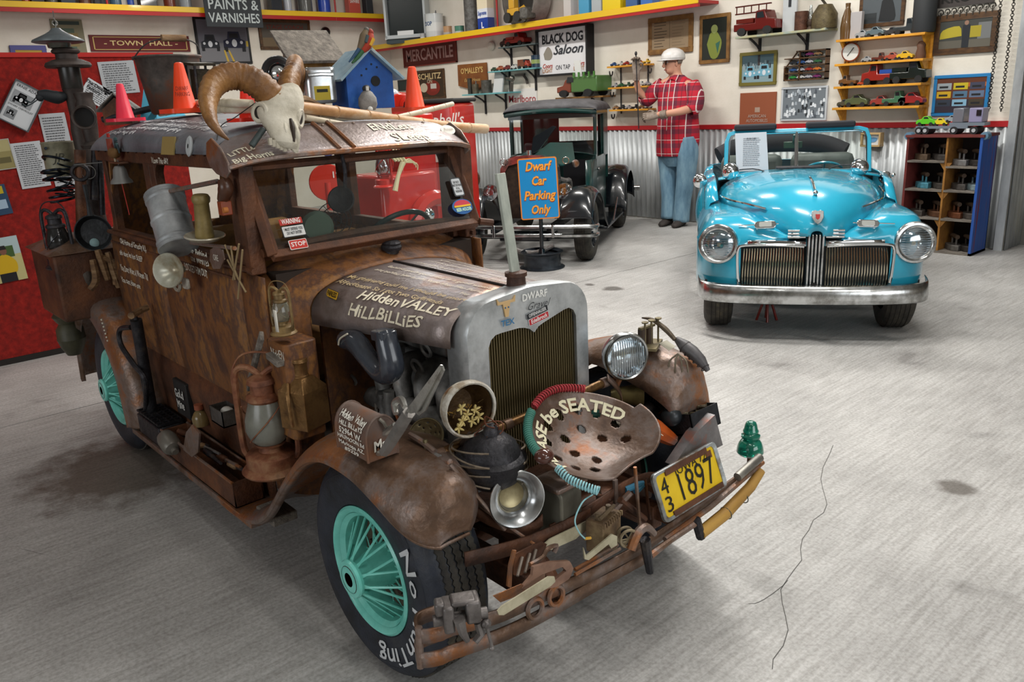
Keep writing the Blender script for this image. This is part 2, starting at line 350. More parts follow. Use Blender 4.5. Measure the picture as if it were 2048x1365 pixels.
def sheetpaper(name,label,c,n,ang,w,h,nl,extra=None,col='#cfd3d6',cat='paper',frame_=None,edge='#e8e8ea'):
    """paper on a vertical plane; c centre, n outward normal, ang tilt"""
    n=Vec(n).normalized();ex=Vec((0,0,1)).cross(n).normalized();M0=frame(c,n,ex) @ Mat.Rotation(ang,4,'Z')
    t=thing(name,label,cat,c)
    B(col).prism([(-w/2,-h/2),(w/2,-h/2),(w/2,h/2),(-w/2,h/2)],M0,-.002,.001).build('sheet',MT,t)
    if frame_:
        b=B(frame_[0]);f=frame_[1]
        for x0,x1,y0,y1 in ((-w/2-f,w/2+f,h/2,h/2+f),(-w/2-f,w/2+f,-h/2-f,-h/2),(-w/2-f,-w/2,-h/2,h/2),(w/2,w/2+f,-h/2,h/2)):
            b.prism([(x0,y0),(x1,y0),(x1,y1),(x0,y1)],M0,-.004,frame_[2] if len(frame_) > 2 else .012)
        b.build('frame',MT,t)
    b=B()
    if nl: lines(b,M0,w*.96,h*(.95 if not extra else .42),nl)
    if nl and extra: b.v=[p-Vec((0,0,1))*h*.0 for p in b.v]
    if extra: extra(b,M0,w,h)
    if b.v: b.build('print',MT,t,flat=True)
    return t,M0
def rct(b,M,x0,y0,x1,y1,c,d=.003): b.k(c).prism([(x0,y0),(x1,y0),(x1,y1),(x0,y1)],M,.001,d)
def oldcar(b,M,cx,cy,s,c,dk='#15161a'):
    """small printed front view of an old car, flat print"""
    b.k(c).prism([(cx-s*.5,cy-s*.25),(cx+s*.5,cy-s*.25),(cx+s*.48,cy+s*.05),(cx+s*.3,cy+s*.12),(cx+s*.24,cy+s*.42),(cx-s*.24,cy+s*.42),(cx-s*.3,cy+s*.12),(cx-s*.48,cy+s*.05)],M,.001,.003)
    b.k(dk);b.prism([(cx-s*.2,cy+s*.16),(cx+s*.2,cy+s*.16),(cx+s*.18,cy+s*.34),(cx-s*.18,cy+s*.34)],M,.001,.0034)
    b.prism([(cx-s*.48,cy-s*.4),(cx-s*.32,cy-s*.4),(cx-s*.32,cy-s*.2),(cx-s*.48,cy-s*.2)],M,.001,.0034);b.prism([(cx+s*.32,cy-s*.4),(cx+s*.48,cy-s*.4),(cx+s*.48,cy-s*.2),(cx+s*.32,cy-s*.2)],M,.001,.0034)
    b.k('#c9cdd2');b.prism([(cx+s*.12*cos(a),cy-s*.05+s*.16*sin(a)) for a in [2*pi*i/10 for i in range(10)]],M,.001,.0036)
    for q in (-.32,.32): b.prism([(cx+s*q+s*.07*cos(a),cy-s*.02+s*.07*sin(a)) for a in [2*pi*i/8 for i in range(8)]],M,.001,.0038)
# papers on the partition (normal +X)
def bpp(x,y): return P(x,y,'x',BX+.006)
def ex1(b,M,w,h):
    b.k('#2b2d30');rct(b,M,-w*.42,-h*.02,w*.3,h*.3,'#8c9094');oldcar(b,M,-w*.1,h*.13,w*.5,'#3a3d42');rct(b,M,-w*.4,-h*.4,-w*.05,-h*.15,'#7c8084');oldcar(b,M,-w*.22,-h*.27,w*.25,'#2c2e32')
t,M0=sheetpaper('framed_clipping','tilted framed newspaper clipping with photos of an old car',bpp(42,212)+Vec((.02,0,0)),(1,.0,0),radians(-33),.155,.235,0,ex1,'#c4c8cc','clipping',('#4b5256',.006))
text('ERNIE ADAMS',M0 @ Vec((0,.098,0)),M0.col[0].xyz,M0.col[1].xyz,.02,'headline','#1c1e20',t,th=.003,w=.13)
text('DWARF CHEVROLET',M0 @ Vec((0,-.018,0)),M0.col[0].xyz,M0.col[1].xyz,.015,'headline','#1c1e20',t,th=.003,w=.13)
t,M0=sheetpaper('pinned_clipping','white clipping pinned askew beneath the typed sheet on red partition',bpp(197,190),(1,0,0),radians(-36),.18,.12,9,col='#c8ccd0')
text('The Dwarf\nFactory',M0 @ Vec((-.035,.025,0)),M0.col[0].xyz,M0.col[1].xyz,.028,'headline','#17181a',t,th=.004,bold=.02)
sheetpaper('typed_sheet','large typed sheet pinned high on the red partition',bpp(238,155),(1,0,0),radians(3),.21,.19,13,col='#a9adb1')
sheetpaper('typed_letter','long white typed letter low on partition behind coil spring',bpp(62,330),(1,0,0),radians(3),.155,.26,20,col='#b9bdc2')
sheetpaper('typed_notice','narrow typed notice partly hidden behind the tank and springs',bpp(120,300),(1,0,0),radians(2),.14,.42,26,col='#aeb2b7')
def ex2(b,M,w,h):
    rct(b,M,-w/2,-h*.5,w/2,h*.5,'#b9b27c',.002);rct(b,M,-w/2,h*.1,w/2,h/2,'#a9bcc0',.0024);rct(b,M,-w*.5,h*.05,w*.3,h*.3,'#3f5a2c',.0027)
    b.k('#c9a414').prism(pt2([(-w*.3,-h*.3),(w*.2,-h*.32),(w*.3,-h*.1),(w*.12,h*.08),(-w*.1,h*.12),(-w*.3,0)],4),M,.001,.0032)
    b.k('#7a5140').prism([(-w*.02+w*.11*cos(a),h*.2+h*.09*sin(a)) for a in [2*pi*i/12 for i in range(12)]],M,.001,.0034);b.k('#16181c').prism([(-w*.3,-h*.5),(w*.2,-h*.5),(w*.2,-h*.3),(-w*.3,-h*.3)],M,.001,.0034)
    b.k('#1c1a18').prism([(-w*.13,h*.23),(w*.09,h*.23),(w*.06,h*.32),(-w*.1,h*.32)],M,.001,.0036)
sheetpaper('yellow_shirt_photo','photo of a person in a yellow shirt pinned low on red partition',bpp(12,520),(1,0,0),radians(3),.17,.26,0,ex2,cat='photograph')
def ex3(b,M,w,h): rct(b,M,-w/2,-h/2,w/2,h/2,'#8b8152',.002);rct(b,M,-w/2,h*.1,w/2,h/2,'#a59c6e',.0024);rct(b,M,-w*.5,-h*.3,w*.4,-h*.1,'#5d5634',.0026)
sheetpaper('field_photo','olive toned landscape photo at the edge of the red partition',bpp(0,310),(1,0,0),radians(4),.12,.16,0,ex3,cat='photograph',frame_=('#a9a9a4',.004,.004))
def ex4(b,M,w,h): rct(b,M,-w/2,-h/2,w/2,h/2,'#24405c',.002);rct(b,M,-w*.2,h*.2,w*.3,h*.45,'#b8a21e',.003);rct(b,M,-w*.4,-h*.3,w*.3,0,'#9ab0c4',.003)
sheetpaper('blue_car_photo','dark blue car photo pinned at edge of the red partition',bpp(2,400),(1,0,0),radians(5),.08,.17,0,ex4,cat='photograph')
# things on the upright wall behind (left wall, normal +X; back wall, normal -Y)
def lw(x,y,o=.01): return P(x,y,'x',WX+o)
def bw(x,y,o=.01): return P(x,y,'y',WY-o)
# ------------------------------------------------------------------ the rusty car
CY=.515
car=thing('rusty_dwarf_car','rusted brown antique sedan covered in painted sayings and junk, parked in front','car',(-.9,CY,0))
def my(y): return 2*CY-y
def both(fn):
    fn(lambda x,y,z: (x,y,z));fn(lambda x,y,z: (x,my(y),z))
TEAL=mat('teal_wheel_paint','#63c9b4',rough=.35,coat=.2,noise=[(.3,'#5cbcae'),(.55,'#7cd6c8'),(.8,'#8fe2d6')],scale=12)
def wheel(cx,yo,side,par,near=True,zc=.286):
    """wire wheel; side -1 = outer face towards -Y"""
    M=Mat(((1,0,0,cx),(0,0,-side,yo),(0,1,0,zc),(0,0,0,1)))   # local z = inwards
    wh=B(M=M);pr=[(.163,.012),(.170,.004),(.186,.002),(.205,-.002),(.232,-.003),(.256,.006),(.272,.018),(.280,.03)]
    pr+=[(.2825,.04),(.2825,.135)] + [(r,.175-z) for r,z in reversed(pr)]
    wh.lathe(pr,72);tire=wh.build('tire',RB,par)
    # tread ribs with zigzag edges
    b=B(M=M);n=110
    for k in range(5):
        z0=.036+k*.0215;z1=z0+.0165;rs=[]
        for i in range(n*2):
            a=2*pi*i/(n*2);q=.0022*(1 if i % 2 else -1);e=.0010 if i % 4 == 0 else 0
            rs.append([((.280)*cos(a),.280*sin(a),z0+q),((.2865-e)*cos(a),(.2865-e)*sin(a),z0+q),((.2865-e)*cos(a),(.2865-e)*sin(a),z1+q),(.280*cos(a),.280*sin(a),z1+q)])
        b.loft(rs,True,loop=True)
    b.build('tread_ribs',TRD,tire,ang=20,kind='stuff')
    for r in (.222,.246):
        B(M=M).ring((0,0,-.001 if r < .23 else .003),(0,0,1),r,.0016,72,6).build('sidewall_bead',RB,tire)
    rm=B(M=M).lathe([(.164,.016),(.166,.004),(.160,-.001),(.150,.004),(.143,.02),(.140,.05),(.146,.085),(.150,.12),(.160,.15),(.163,.16),(.154,.162),(.140,.125),(.134,.09),(.131,.05),(.135,.02),(.146,.010)],64).build('rim',TEAL,par)
    B(M=M).lathe([(.018,-.052),(.046,-.050),(.049,-.044),(.046,-.036),(.038,-.034),(.036,-.02),(.05,.03),(.055,.06)],28).build('hub',TEAL,par)
    B('#3b2a20',M).lathe([(0,-.030),(.026,-.032),(.034,-.036),(.037,-.049),(.034,-.052)],20).build('hub_recess',OLD,par)
    B(M=M).lathe([(.05,.06),(.125,.075),(.125,.15),(0,.15)],36,cap1=True).build('brake_drum',mat('drum_steel',rough=.6,metal=.5,noise=[(.3,'#3a2e26'),(.6,'#6b5b4c'),(.8,'#4e8a7e')],scale=18),par)
    for k in range(20):
        a=2*pi*k/20;d=.22*(1 if k % 2 else -1)
        p0=M @ Vec((.042*cos(a+d),.042*sin(a+d),-.036));p1=M @ Vec((.142*cos(a),.142*sin(a),.045))
        B().cyl(p0,p1,.0033,n=6).build('spoke',TEAL,par)
    for k in range(16):
        a=2*pi*(k+.5)/16;d=.5*(1 if k % 2 else -1)
        p0=M @ Vec((.052*cos(a+d),.052*sin(a+d),.05));p1=M @ Vec((.146*cos(a),.146*sin(a),.085))
        B().cyl(p0,p1,.003,n=6).build('spoke',TEAL,par)
    for k in range(5): # lug nuts
        a=2*pi*k/5+.3;B('#4a2b22').cyl(M @ Vec((.075*cos(a),.075*sin(a),.058)),M @ Vec((.075*cos(a),.075*sin(a),.08)),.011,n=6).build('lug_nut',OLD,par)
    return M
def wl(name,cx,yo,side):
    t=bpy.data.objects.new(name,None);COL.objects.link(t);t.parent=car;t['_o']=car['_o'];return t
for cx,yo,side in ((0,0,-1),(-2.01,0,-1),(0,my(0),1),(-2.01,my(0),1)):
    w_=wl('wheel',cx,yo,side);M=wheel(cx,yo,side,w_)
    if cx == 0 and yo == 0:
        def arc(x,y,a0=radians(38)):
            a=a0-x/.225;r=.217+y;return (cx+r*cos(a),-.0065+.3*abs(r-.225)**1.2,.286+r*sin(a))
        text('No HunTing',0,0,0,.066,'tire_lettering','#c9cccf',w_,fn=arc,align='LEFT',jit=.03,bold=.012,w=.47)
# fenders
PROF=((.014,-.012),(.002,-.008),(-.004,.0),(-.001,.14),(.012,.38),(.032,.62),(.058,.82),(.088,.95),(.12,1.0),(.155,.98),(.19,.88),(.225,.66),(.25,.35))
PROR=((.014,-.012),(.002,-.008),(-.004,.0),(-.003,.3),(.001,.6),(.015,.82),(.035,.93),(.065,.99),(.10,1.0),(.15,.97),(.20,.85),(.235,.6),(.25,.3))
def fender(pts,f,pr,yo=-.02):
    P0=cr([Vec((a[0],a[1],a[2])) for a in pts],6);Q0=cr([Vec((a[3],a[4],0)) for a in pts],6);rows=[]
    for i,p in enumerate(P0):
        t=Vec((P0[min(i+1,len(P0)-1)]-P0[max(i-1,0)]));t.z=0
        t=t.normalized() if t.length > 1e-6 else Vec((1,0,0))
        nx,nz=-t.y,t.x;q=Q0[i];k=(.25+q.y-q.x)/.25
        rows.append([f(p.x+nx*(h*p.z if h > 0 else h),yo+q.x+y*k,p.y+nz*(h*p.z if h > 0 else h)) for y,h in pr])
    return rows
FR=[(-.86,.165,.004,0,-.10),(-.76,.165,.010,0,-.08),(-.64,.185,.03,0,-.04),(-.52,.25,.05,0,0),(-.37,.396,.05,0,0),(-.245,.503,.048,0,0),(-.13,.55,.045,0,0),(0,.552,.052,0,0),(.10,.527,.078,0,0),(.17,.495,.105,.004,-.03),(.22,.472,.108,.014,-.055),(.252,.462,.085,.028,-.08),(.27,.458,.05,.042,-.10),(.277,.457,.01,.052,-.115)]
RR=[(-2.46,.22,.05,0,-.04),(-2.42,.38,.06,0,-.03),(-2.33,.52,.07,0,0),(-2.19,.59,.07,0,0),(-2.05,.57,.08,0,0),(-1.93,.48,.11,0,0),(-1.86,.36,.13,0,0),(-1.84,.24,.14,0,-.03),(-1.83,.165,.13,0,-.08)]
for i,f in enumerate((lambda x,y,z: (x,y,z),lambda x,y,z: (x,my(y),z))):
    if i: FR=[(a,b_+.04*max(0,min(1,(a+.3)/.3)),c_*(1+.6*max(0,1-abs(a-.02)/.3)),d_,e_*(.35 if a > 0 else 1)) for a,b_,c_,d_,e_ in FR]
    for pts,pr_ in ((FR,PROF),(RR,PROR)):
        B().sheet(fender(pts,f,pr_)).build('fender',RUSTG,car,solid=.004,ang=75)
    e=cr([Vec((a[0],a[1]-.004,-.021+a[3])) for a in FR],6);B().tube([f(p.x,p.z,p.y) for p in e]+[f(.277,y,.455) for y in (.05,.08,.11)],.0045,6).build('fender_bead',RUSTG,car)
    e=cr([Vec((a[0],a[1]-.004,-.021+a[3])) for a in RR],6);B().tube([f(p.x,p.z,p.y) for p in e],.0045,6).build('fender_bead',RUSTG,car)
    # running board, splash apron, valance
    y0,y1=(-.02,.115)
    b=B();p=[f(*q) for q in ((-1.76,y0,0),(-.72,y1,0))];ya,yb=sorted((p[0][1],p[1][1]))
    b.box(-1.78,-.66,ya,yb,.150,.172);b.build('running_board',RUSTG,car,bevel=.003)
    b=B();b.sheet([[f(x,y,z) for y,z in ((.105,.17),(.10,.3),(.085,.42),(.10,.50+.0*x))] for x in (-1.80,-1.5,-1.2,-.95,-.72)]);b.build('splash_apron',RUSTD,car,solid=.004)
# body shell
CY=.475
def my(y): return 2*CY-y
BL=.09;BR=my(.09)
def side(f):
    # lower body panels: rear quarter, door, cowl side (separate plates)
    zs=(.40,.50,.62,.75,.86,.93)
    def pan(x0,x1,name,lean0=0,lean1=0,zt=.93):
        rows=[]
        for k in range(6):
            t=k/5;x=x0+(x1-x0)*t
            rows.append([f(x+(lean0*(1-t)+lean1*t)*(z-.93),BL+.018*((.93-z)/.5)**2-.012*sin(pi*min(1,(z-.4)/.6)),z) for z in zs])
        return B().sheet(rows).build(name,RUST,car,solid=.006,ang=60)
    pan(-1.95,-1.375,'rear_quarter_panel',-.0,.0)
    # door
    d=pan(-1.37,-.715,'door',.0,.0)
    pan(-.71,-.56,'cowl_side_panel')
    # belt moulding, and window frames round the openings
    B().tube([f(x,BL-.012,.945) for x in (-1.95,-1.6,-1.2,-.8,-.6)],.009,8).build('belt_moulding',RUSTD,car)
    B().tube([f(x,BL-.009,.905) for x in (-1.95,-1.6,-1.2,-.8,-.7)],.005,6).build('belt_moulding',RUSTD,car)
    for x0,x1,z0,z1,rad in ((-1.90,-1.86,.93,1.235,0),(-1.43,-1.37,.93,1.235,0),(-1.365,-1.32,.93,1.235,0),(-.725,-.665,.93,1.235,0)):
        b=B();ys=sorted((f(0,BL-.004,0)[1],f(0,BL+.028,0)[1]));b.box(x0,x1,ys[0],ys[1],z0,z1);b.build('window_post',RUSTD,car,bevel=.003)
    ys=sorted((f(0,BL-.006,0)[1],f(0,BL+.03,0)[1]))
    B().box(-1.97,-.66,ys[0],ys[1],1.222,1.268).build('roof_rail',RUSTD,car,bevel=.004)
    B().box(-1.93,-.70,ys[0],ys[1],.925,.960).build('window_sill',RUSTD,car,bevel=.003)
    # rounded top corners of the door glass opening
    for xc,s in ((-1.32,1),(-.725,-1)):
        pl=[(xc,1.225)]+[(xc+s*(.05-.05*sin(a)),1.225-.05+.05*cos(a)) for a in [pi/2*i/6 for i in range(7)]]
        M=Mat(((1,0,0,0),(0,0,1,0),(0,1,0,0),(0,0,0,1)));q=B();q.prism(pl,M,ys[0]+.004,ys[1]-.004);q.build('corner_gusset',RUSTD,car)
    for k in range(14):
        x=-1.9+k*.088;q=f(x,BL-.01,1.262);B('#4a2f22').sph(q,.005,8,5).build('rivet',OLD,car)
both(side)
# rear wall of the body
def rb(z,k): return -2.02-.05*k
rows=[]
for z,xo,in ((.40,-2.0),(.55,-2.05),(.75,-2.08),(.93,-2.05),(1.1,-1.98),(1.26,-1.93)):
    rows.append([(xo+.12*abs(2*t-1)**4,BL+(BR-BL)*t,z) for t in [i/16 for i in range(17)]])
B().sheet([r[1:6]+[] for r in rows]).build('rear_panel',RUST,car,solid=.006)
B().sheet([r[10:16] for r in rows]).build('rear_panel',RUST,car,solid=.006)
B().sheet([r[5:11] for r in rows[:4]]).build('rear_panel',RUST,car,solid=.006)
B().sheet([r[0:2] for r in rows]).build('rear_corner',RUST,car,solid=.006);B().sheet([r[15:17] for r in rows]).build('rear_corner',RUST,car,solid=.006)
# roof
def roofpt(x,t):
    a=pi*t;yy=CY-(.400)*cos(a)*(1 if True else 1)
    s=sin(a)**.55 if sin(a) > 0 else 0
    e=min(1,max(0,(x+1.98)/.22));h=(.112-.045*max(0,(x+1.5)/.76)**1.5)*(e*(2-e))**.5 if e > 0 else 0
    return Vec((x,yy,1.262+h*s))
B().sheet([[roofpt(x,i/24) for i in range(25)] for x in (-1.98,-1.96,-1.92,-1.86,-1.76,-1.6,-1.4,-1.2,-1.0,-.85,-.74)]).build('roof',ROOFM,car,solid=.006,ang=60)
# visor over the windscreen
def visr(t,s):
    """t 0..1 across, s 0 (roof) .. 1 (lip)"""
    y=.045+(.865-.045)*t;e=1-abs(2*t-1)**6;b0=roofpt(-.72,max(0.03,min(.97,.5-math.asin(max(-1,min(1,(CY-y)/.400)))/pi)))
    zb=b0.z+.004;zl=1.238+.02*e;x=-.72+(.125+.02*e)*s
    return Vec((x,y,zb+(zl-zb)*s**1.0+.002*sin(pi*s)))
vis=B().sheet([[visr(j/30,k/8) for j in range(31)] for k in range(9)]).build('visor',HOODM,car,solid=.004,ang=60)
for yy in (0,1):
    y=(.045,.865)[yy];B().prism([(-.735,1.262),(-.72,1.30),(-.685,1.312),(-.63,1.285),(-.592,1.245),(-.59,1.222),(-.62,1.205),(-.68,1.215),(-.72,1.235)],Mat(((1,0,0,0),(0,0,1,0),(0,1,0,0),(0,0,0,1))),y-.003,y+.003).build('visor_end',RUSTG,car,bevel=.002)
for t in (.40,.46): B().tube([visr(t,s/6)+Vec((0,0,.004)) for s in range(7)],.007,6).build('visor_rib',RUSTG,car)
B().tube([visr(t/20,1)+Vec((0,0,-.004)) for t in range(21)],.008,6).build('visor_lip',RUSTG,car)
for t in (.32,.43,.56,.72,.88): B('#8a7a70').sph(visr(t,.1)+Vec((0,0,.001)),.006,8,5).build('rivet',OLD,car)
# windscreen frame, tilted open
WT=(-.675,1.225);WBm=(-.565,.985)
def wsc(y,s): return Vec((WT[0]+(WBm[0]-WT[0])*s,y,WT[1]+(WBm[1]-WT[1])*s))
b=B()
for pts,r in (([wsc(.125,0),wsc(.125,1)],.02),([wsc(.855,0),wsc(.855,1)],.02),([wsc(.12,1),wsc(.86,1)],.018),([wsc(.12,0),wsc(.86,0)],.014)):
    b.tube(pts,r,4)
wf=b.build('windscreen_frame',RUSTD,car,bevel=.003)
B().add([wsc(.135,.03),wsc(.845,.03),wsc(.845,.96),wsc(.135,.96)],[(0,1,2,3)]).build('windscreen_glass',GLD,wf)
B().cyl(wsc(.855,.98)+Vec((.02,0,0)),wsc(.90,1.02)+Vec((.03,0,0)),.012,n=8).build('frame_knob',RUSTD,wf)
for y in (.10,.87):
    B().box(-.66,-.615,y-.022,y+.022,.93,1.235).build('windscreen_post',RUSTD,car,bevel=.004)
# cowl: body width blending to the hood
def hsec(x,w,zt,zs,zb,n=20,yo=CY,pw=.62):
    out=[(x,yo-w,zb)]
    for i in range(n+1):
        a=pi*i/n;out.append((x,yo-w*(cos(a)),zs+(zt-zs)*sin(a)**pw if sin(a) > 1e-9 else zs))
    out.append((x,yo+w,zb));return out
B().sheet([hsec(-.665,.39,.985,.84,.25),hsec(-.64,.388,.975,.835,.25),hsec(-.60,.375,.955,.82,.25),hsec(-.56,.35,.938,.81,.25),hsec(-.525,.315,.926,.80,.25),hsec(-.5,.295,.92,.795,.25)]).build('cowl',RUST,car,solid=.005,ang=60)
B().tube([(-.605,CY+(y-CY),.985+.022*(1-((y-CY)/.42)**2)) for y in [.11+i*.075 for i in range(11)]],.013,8).build('cowl_lip',RUSTD,car)
B().sheet([[(-.66+.0,y,z+.012*(1-((y-CY)/.42)**2)) for z in (.955,.985)] for y in [.11+i*.075 for i in range(11)]]).build('cowl_lip',RUSTD,car,solid=.02)
B().box(-.52,-.51,.215,.76,.25,.84).build('firewall',RUST,car)
# fuel filler cap on the cowl
fc=P(783,500,'x',-.56);B(M=frame((fc.x,fc.y,.945),(.1,0,1))).lathe([(.022,-.03),(.022,0),(.031,.002),(.033,.012),(.028,.018),(.030,.024),(.02,.03),(0,.031)],20).build('filler_cap',IRON,car)
# hood
def hoodp(x,t):
    k=(x+.5)/.54;w_=.29+(.215-.29)*k;zt=.918-.010*k;zs=.792+.012*k;a=pi*t
    yc=CY+.008*k
    return Vec((x,yc-w_*cos(a),zs+(zt-zs)*max(0,sin(a))**.62-.006*max(0,1-sin(a)*5)))
hood=B().sheet([[hoodp(x,i/32) for i in range(17)] for x in [-.5+.06*j for j in range(10)]]).build('hood_half',HOODM,car,solid=.004,ang=60)
B().sheet([[hoodp(x,i/32) for i in range(16,33)] for x in [-.5+.06*j for j in range(10)]]).build('hood_half',HOODM,car,solid=.004,ang=60)
B('#2a2320').tube([hoodp(x,.5)+Vec((0,0,.004)) for x in (-.5,0,.04)],.004,6).build('hood_hinge',OLD,car)
def hoodfn(x0,y0):
    """lettering frame on the near hood half; x along +X, y up the curve, arc length from the crown"""
    def f(x,y):
        X=x0+x;t=y0+y
        lo,hi=0.0,.5;tot=0;p=hoodp(X,.5)
        for k in range(1,13): q=hoodp(X,.5-.5*k/12);tot+=(q-p).length;p=q
        t=t*tot/.335
        for _ in range(18):
            m_=(lo+hi)/2
            # approx arc length from crown
            L_=0;p=hoodp(X,.5)
            for k in range(1,9):
                q=hoodp(X,.5-(.5-m_)*k/8);L_+=(q-p).length;p=q
            if L_ > -t: lo=m_
            else: hi=m_
        p=hoodp(X,lo);return (p.x,p.y-.003,p.z+.004)
    return f
def hoodfar(x0,y0):
    def f(x,y):
        X=x0+x;t=.5+.5*(-(y0+y))/.36;p=hoodp(X,t);return (p.x,p.y,p.z+.004)
    return f
text('HiddenVALLEY',0,0,0,.05,'hood_lettering','#e6dcc4',car,w=.36,fn=hoodfn(-.16,-.225),jit=.05,bold=.018,tilt=-.0)
text('HiLLBiLLiES',0,0,0,.048,'hood_lettering','#e6dcc4',car,w=.28,fn=hoodfn(-.20,-.278),jit=.05,bold=.018)
text('My girlfriend told me I should be more',0,0,0,.026,'hood_lettering','#bfa77c',car,w=.49,fn=hoodfn(-.235,-.155),jit=.08,bold=.006)
text('AFFectionate. So I got Two Girlfriends',0,0,0,.026,'hood_lettering','#c9b288',car,w=.44,fn=hoodfn(-.265,-.19),jit=.08,bold=.006)
text('Behind every good man is a good woman',0,0,0,.022,'hood_lettering','#cfc3ae',car,w=.46,fn=hoodfn(-.22,-.045),jit=.08,bold=.006)
text('and behind Her is His Wife after Her Purse',0,0,0,.022,'hood_lettering','#cfc3ae',car,w=.46,fn=hoodfn(-.225,-.085),jit=.08,bold=.006)
text('Her',0,0,0,.022,'hood_lettering','#cfc3ae',car,fn=hoodfn(-.03,-.12),jit=.08,bold=.006)
for k in range(5):
    text(('Old age and treachery will always','overcome youth and skill','Age is a Very high price to pay','for maturity My Wife says I never','listen or something like that')[k],0,0,0,.017,'hood_lettering','#c9bfae',car,w=.42,fn=hoodfar(-.22,-.03-.036*k),jit=.07)
def plate(name,b,par,s,o,ex,ey,w,h,bg,fg,size,border=None,rad=.1,th=.002):
    o=Vec(o);ex=Vec(ex).normalized();ey=Vec(ey);ey=(ey-ex*ey.dot(ex)).normalized();M=frame(o,ex.cross(ey),ex)
    q=B(border or bg);q.prism(rrect(w,h,h*rad),M,0,th)
    if border: q.k(bg).prism(rrect(w-h*.12,h-h*.12,h*rad*.7),M,th*.5,th+.0005)
    p=q.build(name,MT,par)
    if s: text(s,o,ex,ey,size,'lettering',fg,p,th=th+.0012,w=w*.82,bold=.02)
    return p
q=Vec(hoodfn(-.43,-.245)(0,0));plate('decal',None,car,'PAINLESS',q+Vec((0,-.004,.002)),(1,-.13,0),(0,.45,1),.078,.024,'#d9a92c','#17140f',.02,'#3a2a12')
# radiator shell
def shell(x,w=.208,zt=.918,zb=.40,rr=.085,n=8,yc=.495,cut=0):
    pts=[(yc-w,zb)]
    for i in range(n+1):
        a=pi-pi/2*i/n;pts.append((yc-w+rr+rr*cos(a),zt-.012-rr+rr*sin(a)))
    pts.append((yc,zt))
    for i in range(n+1):
        a=pi/2-pi/2*i/n;pts.append((yc+w-rr+rr*cos(a),zt-.012-rr+rr*sin(a)))
    pts.append((yc+w,zb));return [(x,y,z) for y,z in pts]
NICK=mat('worn_nickel',rough=.38,metal=.65,noise=[(.3,'#8f9293'),(.5,'#bec2c4'),(.7,'#d8dcde')],scale=10,detail=8,bump=.06,bscale=60)
gz=.832
def inner(x,w=.155,zb=.40,yc=.505,n=6,rr=.035):
    pts=[(yc-w,zb)]
    for i in range(n+1):
        a=pi-pi/2*i/n;pts.append((yc-w+rr+rr*cos(a),gz-rr+rr*sin(a)-.012))
    pts+=[(yc-.045,gz-.012),(yc-.018,gz-.020),(yc,gz-.035)][0:3]
    pts+=[(yc+.018,gz-.020)]
    for i in range(n+1):
        a=pi/2-pi/2*i/n;pts.append((yc+w-rr+rr*cos(a),gz-rr+rr*sin(a)+.006))
    pts.append((yc+w,zb));return [(x,y,z) for y,z in pts]
A_=shell(.085);I_=inner(.085);k=len(A_)
def resamp(p,n):
    p=[Vec(q) for q in p];L_=[0]
    for i in range(1,len(p)): L_.append(L_[-1]+(p[i]-p[i-1]).length)
    out=[]
    for j in range(n):
        t=L_[-1]*j/(n-1);i=0
        while i < len(L_)-2 and L_[i+1] < t: i+=1
        out.append(p[i].lerp(p[i+1],(t-L_[i])/max(1e-9,L_[i+1]-L_[i])))
    return out
A_=resamp(A_,60);I_=resamp(I_,60);A0=resamp(shell(.008,.212,.914),60);A1=resamp(shell(.075,.211,.92),60)
sh=B().sheet([A0,A1,A_,I_,[q+Vec((-.02,0,0)) for q in I_]]).build('radiator_shell',NICK,car,ang=35,solid=.002)
b=B('#a89a6c')
for i in range(38):
    y=.352+i*.0083;b.box(.066,.076,y,y+.0016,.40,gz)
b.build('grille_bars',mat('grille_metal','#9c8f6c',rough=.4,metal=.8),sh,kind='stuff')
B().box(.03,.064,.34,.67,.40,gz).build('radiator_core',mat('radiator_core',rough=.6,metal=.3,noise=[(.3,'#2a2613'),(.5,'#4d4423'),(.7,'#1f1d14')],scale=25,stretch=(1,1,.4)),sh)
text('DWARF',(.0905,.507,.895),(0,1,0),(0,0,1),.026,'shell_lettering','#e9e9e4',sh,jit=.04,bold=.015,w=.085)
text('Gravel',(.0905,.515,.868),(0,1,0),(0,0,1),.028,'shell_lettering','#3a3d40',sh,shear=.5,w=.08)
text('TEX',(.0905,.412,.843),(0,1,0),(0,0,1),.022,'shell_lettering','#2f6f9c',sh,bold=.02,w=.045)
plate('badge',None,sh,'OFFENHAUSER',(.087,.515,.848),(0,1,.15),(0,0,1),.075,.015,'#23262a','#d8d8d8',.013,'#8b8e90')
plate('badge',None,sh,'Edelbrock',(.087,.52,.831),(0,1,.15),(0,0,1),.070,.017,'#b3202a','#f0e6e4',.015,'#d8dada')
b=B('#c9a878',frame((.087,.412,.88),(1,0,0),(0,1,0)))
b.prism([(-.012,.012),(-.008,-.004),(-.005,-.022),(.005,-.022),(.008,-.004),(.012,.012),(.028,.012),(.03,.028),(.022,.018),(-.022,.018),(-.03,.028),(-.028,.012)],Mat(),0,.004)
b.k('#2f5f8a').sph((-.005,.002,.004),.0025,6,4).sph((.005,.002,.004),.0025,6,4);b.build('steer_head_badge',MT,sh)
# radiator neck with the tall upright bar
B(M=frame((.03,.50,.915),(0,0,1))).lathe([(.026,0),(.024,.022),(.029,.024),(.029,.034),(.02,.036),(0,.036)],18).build('filler_neck',RUSTD,sh)
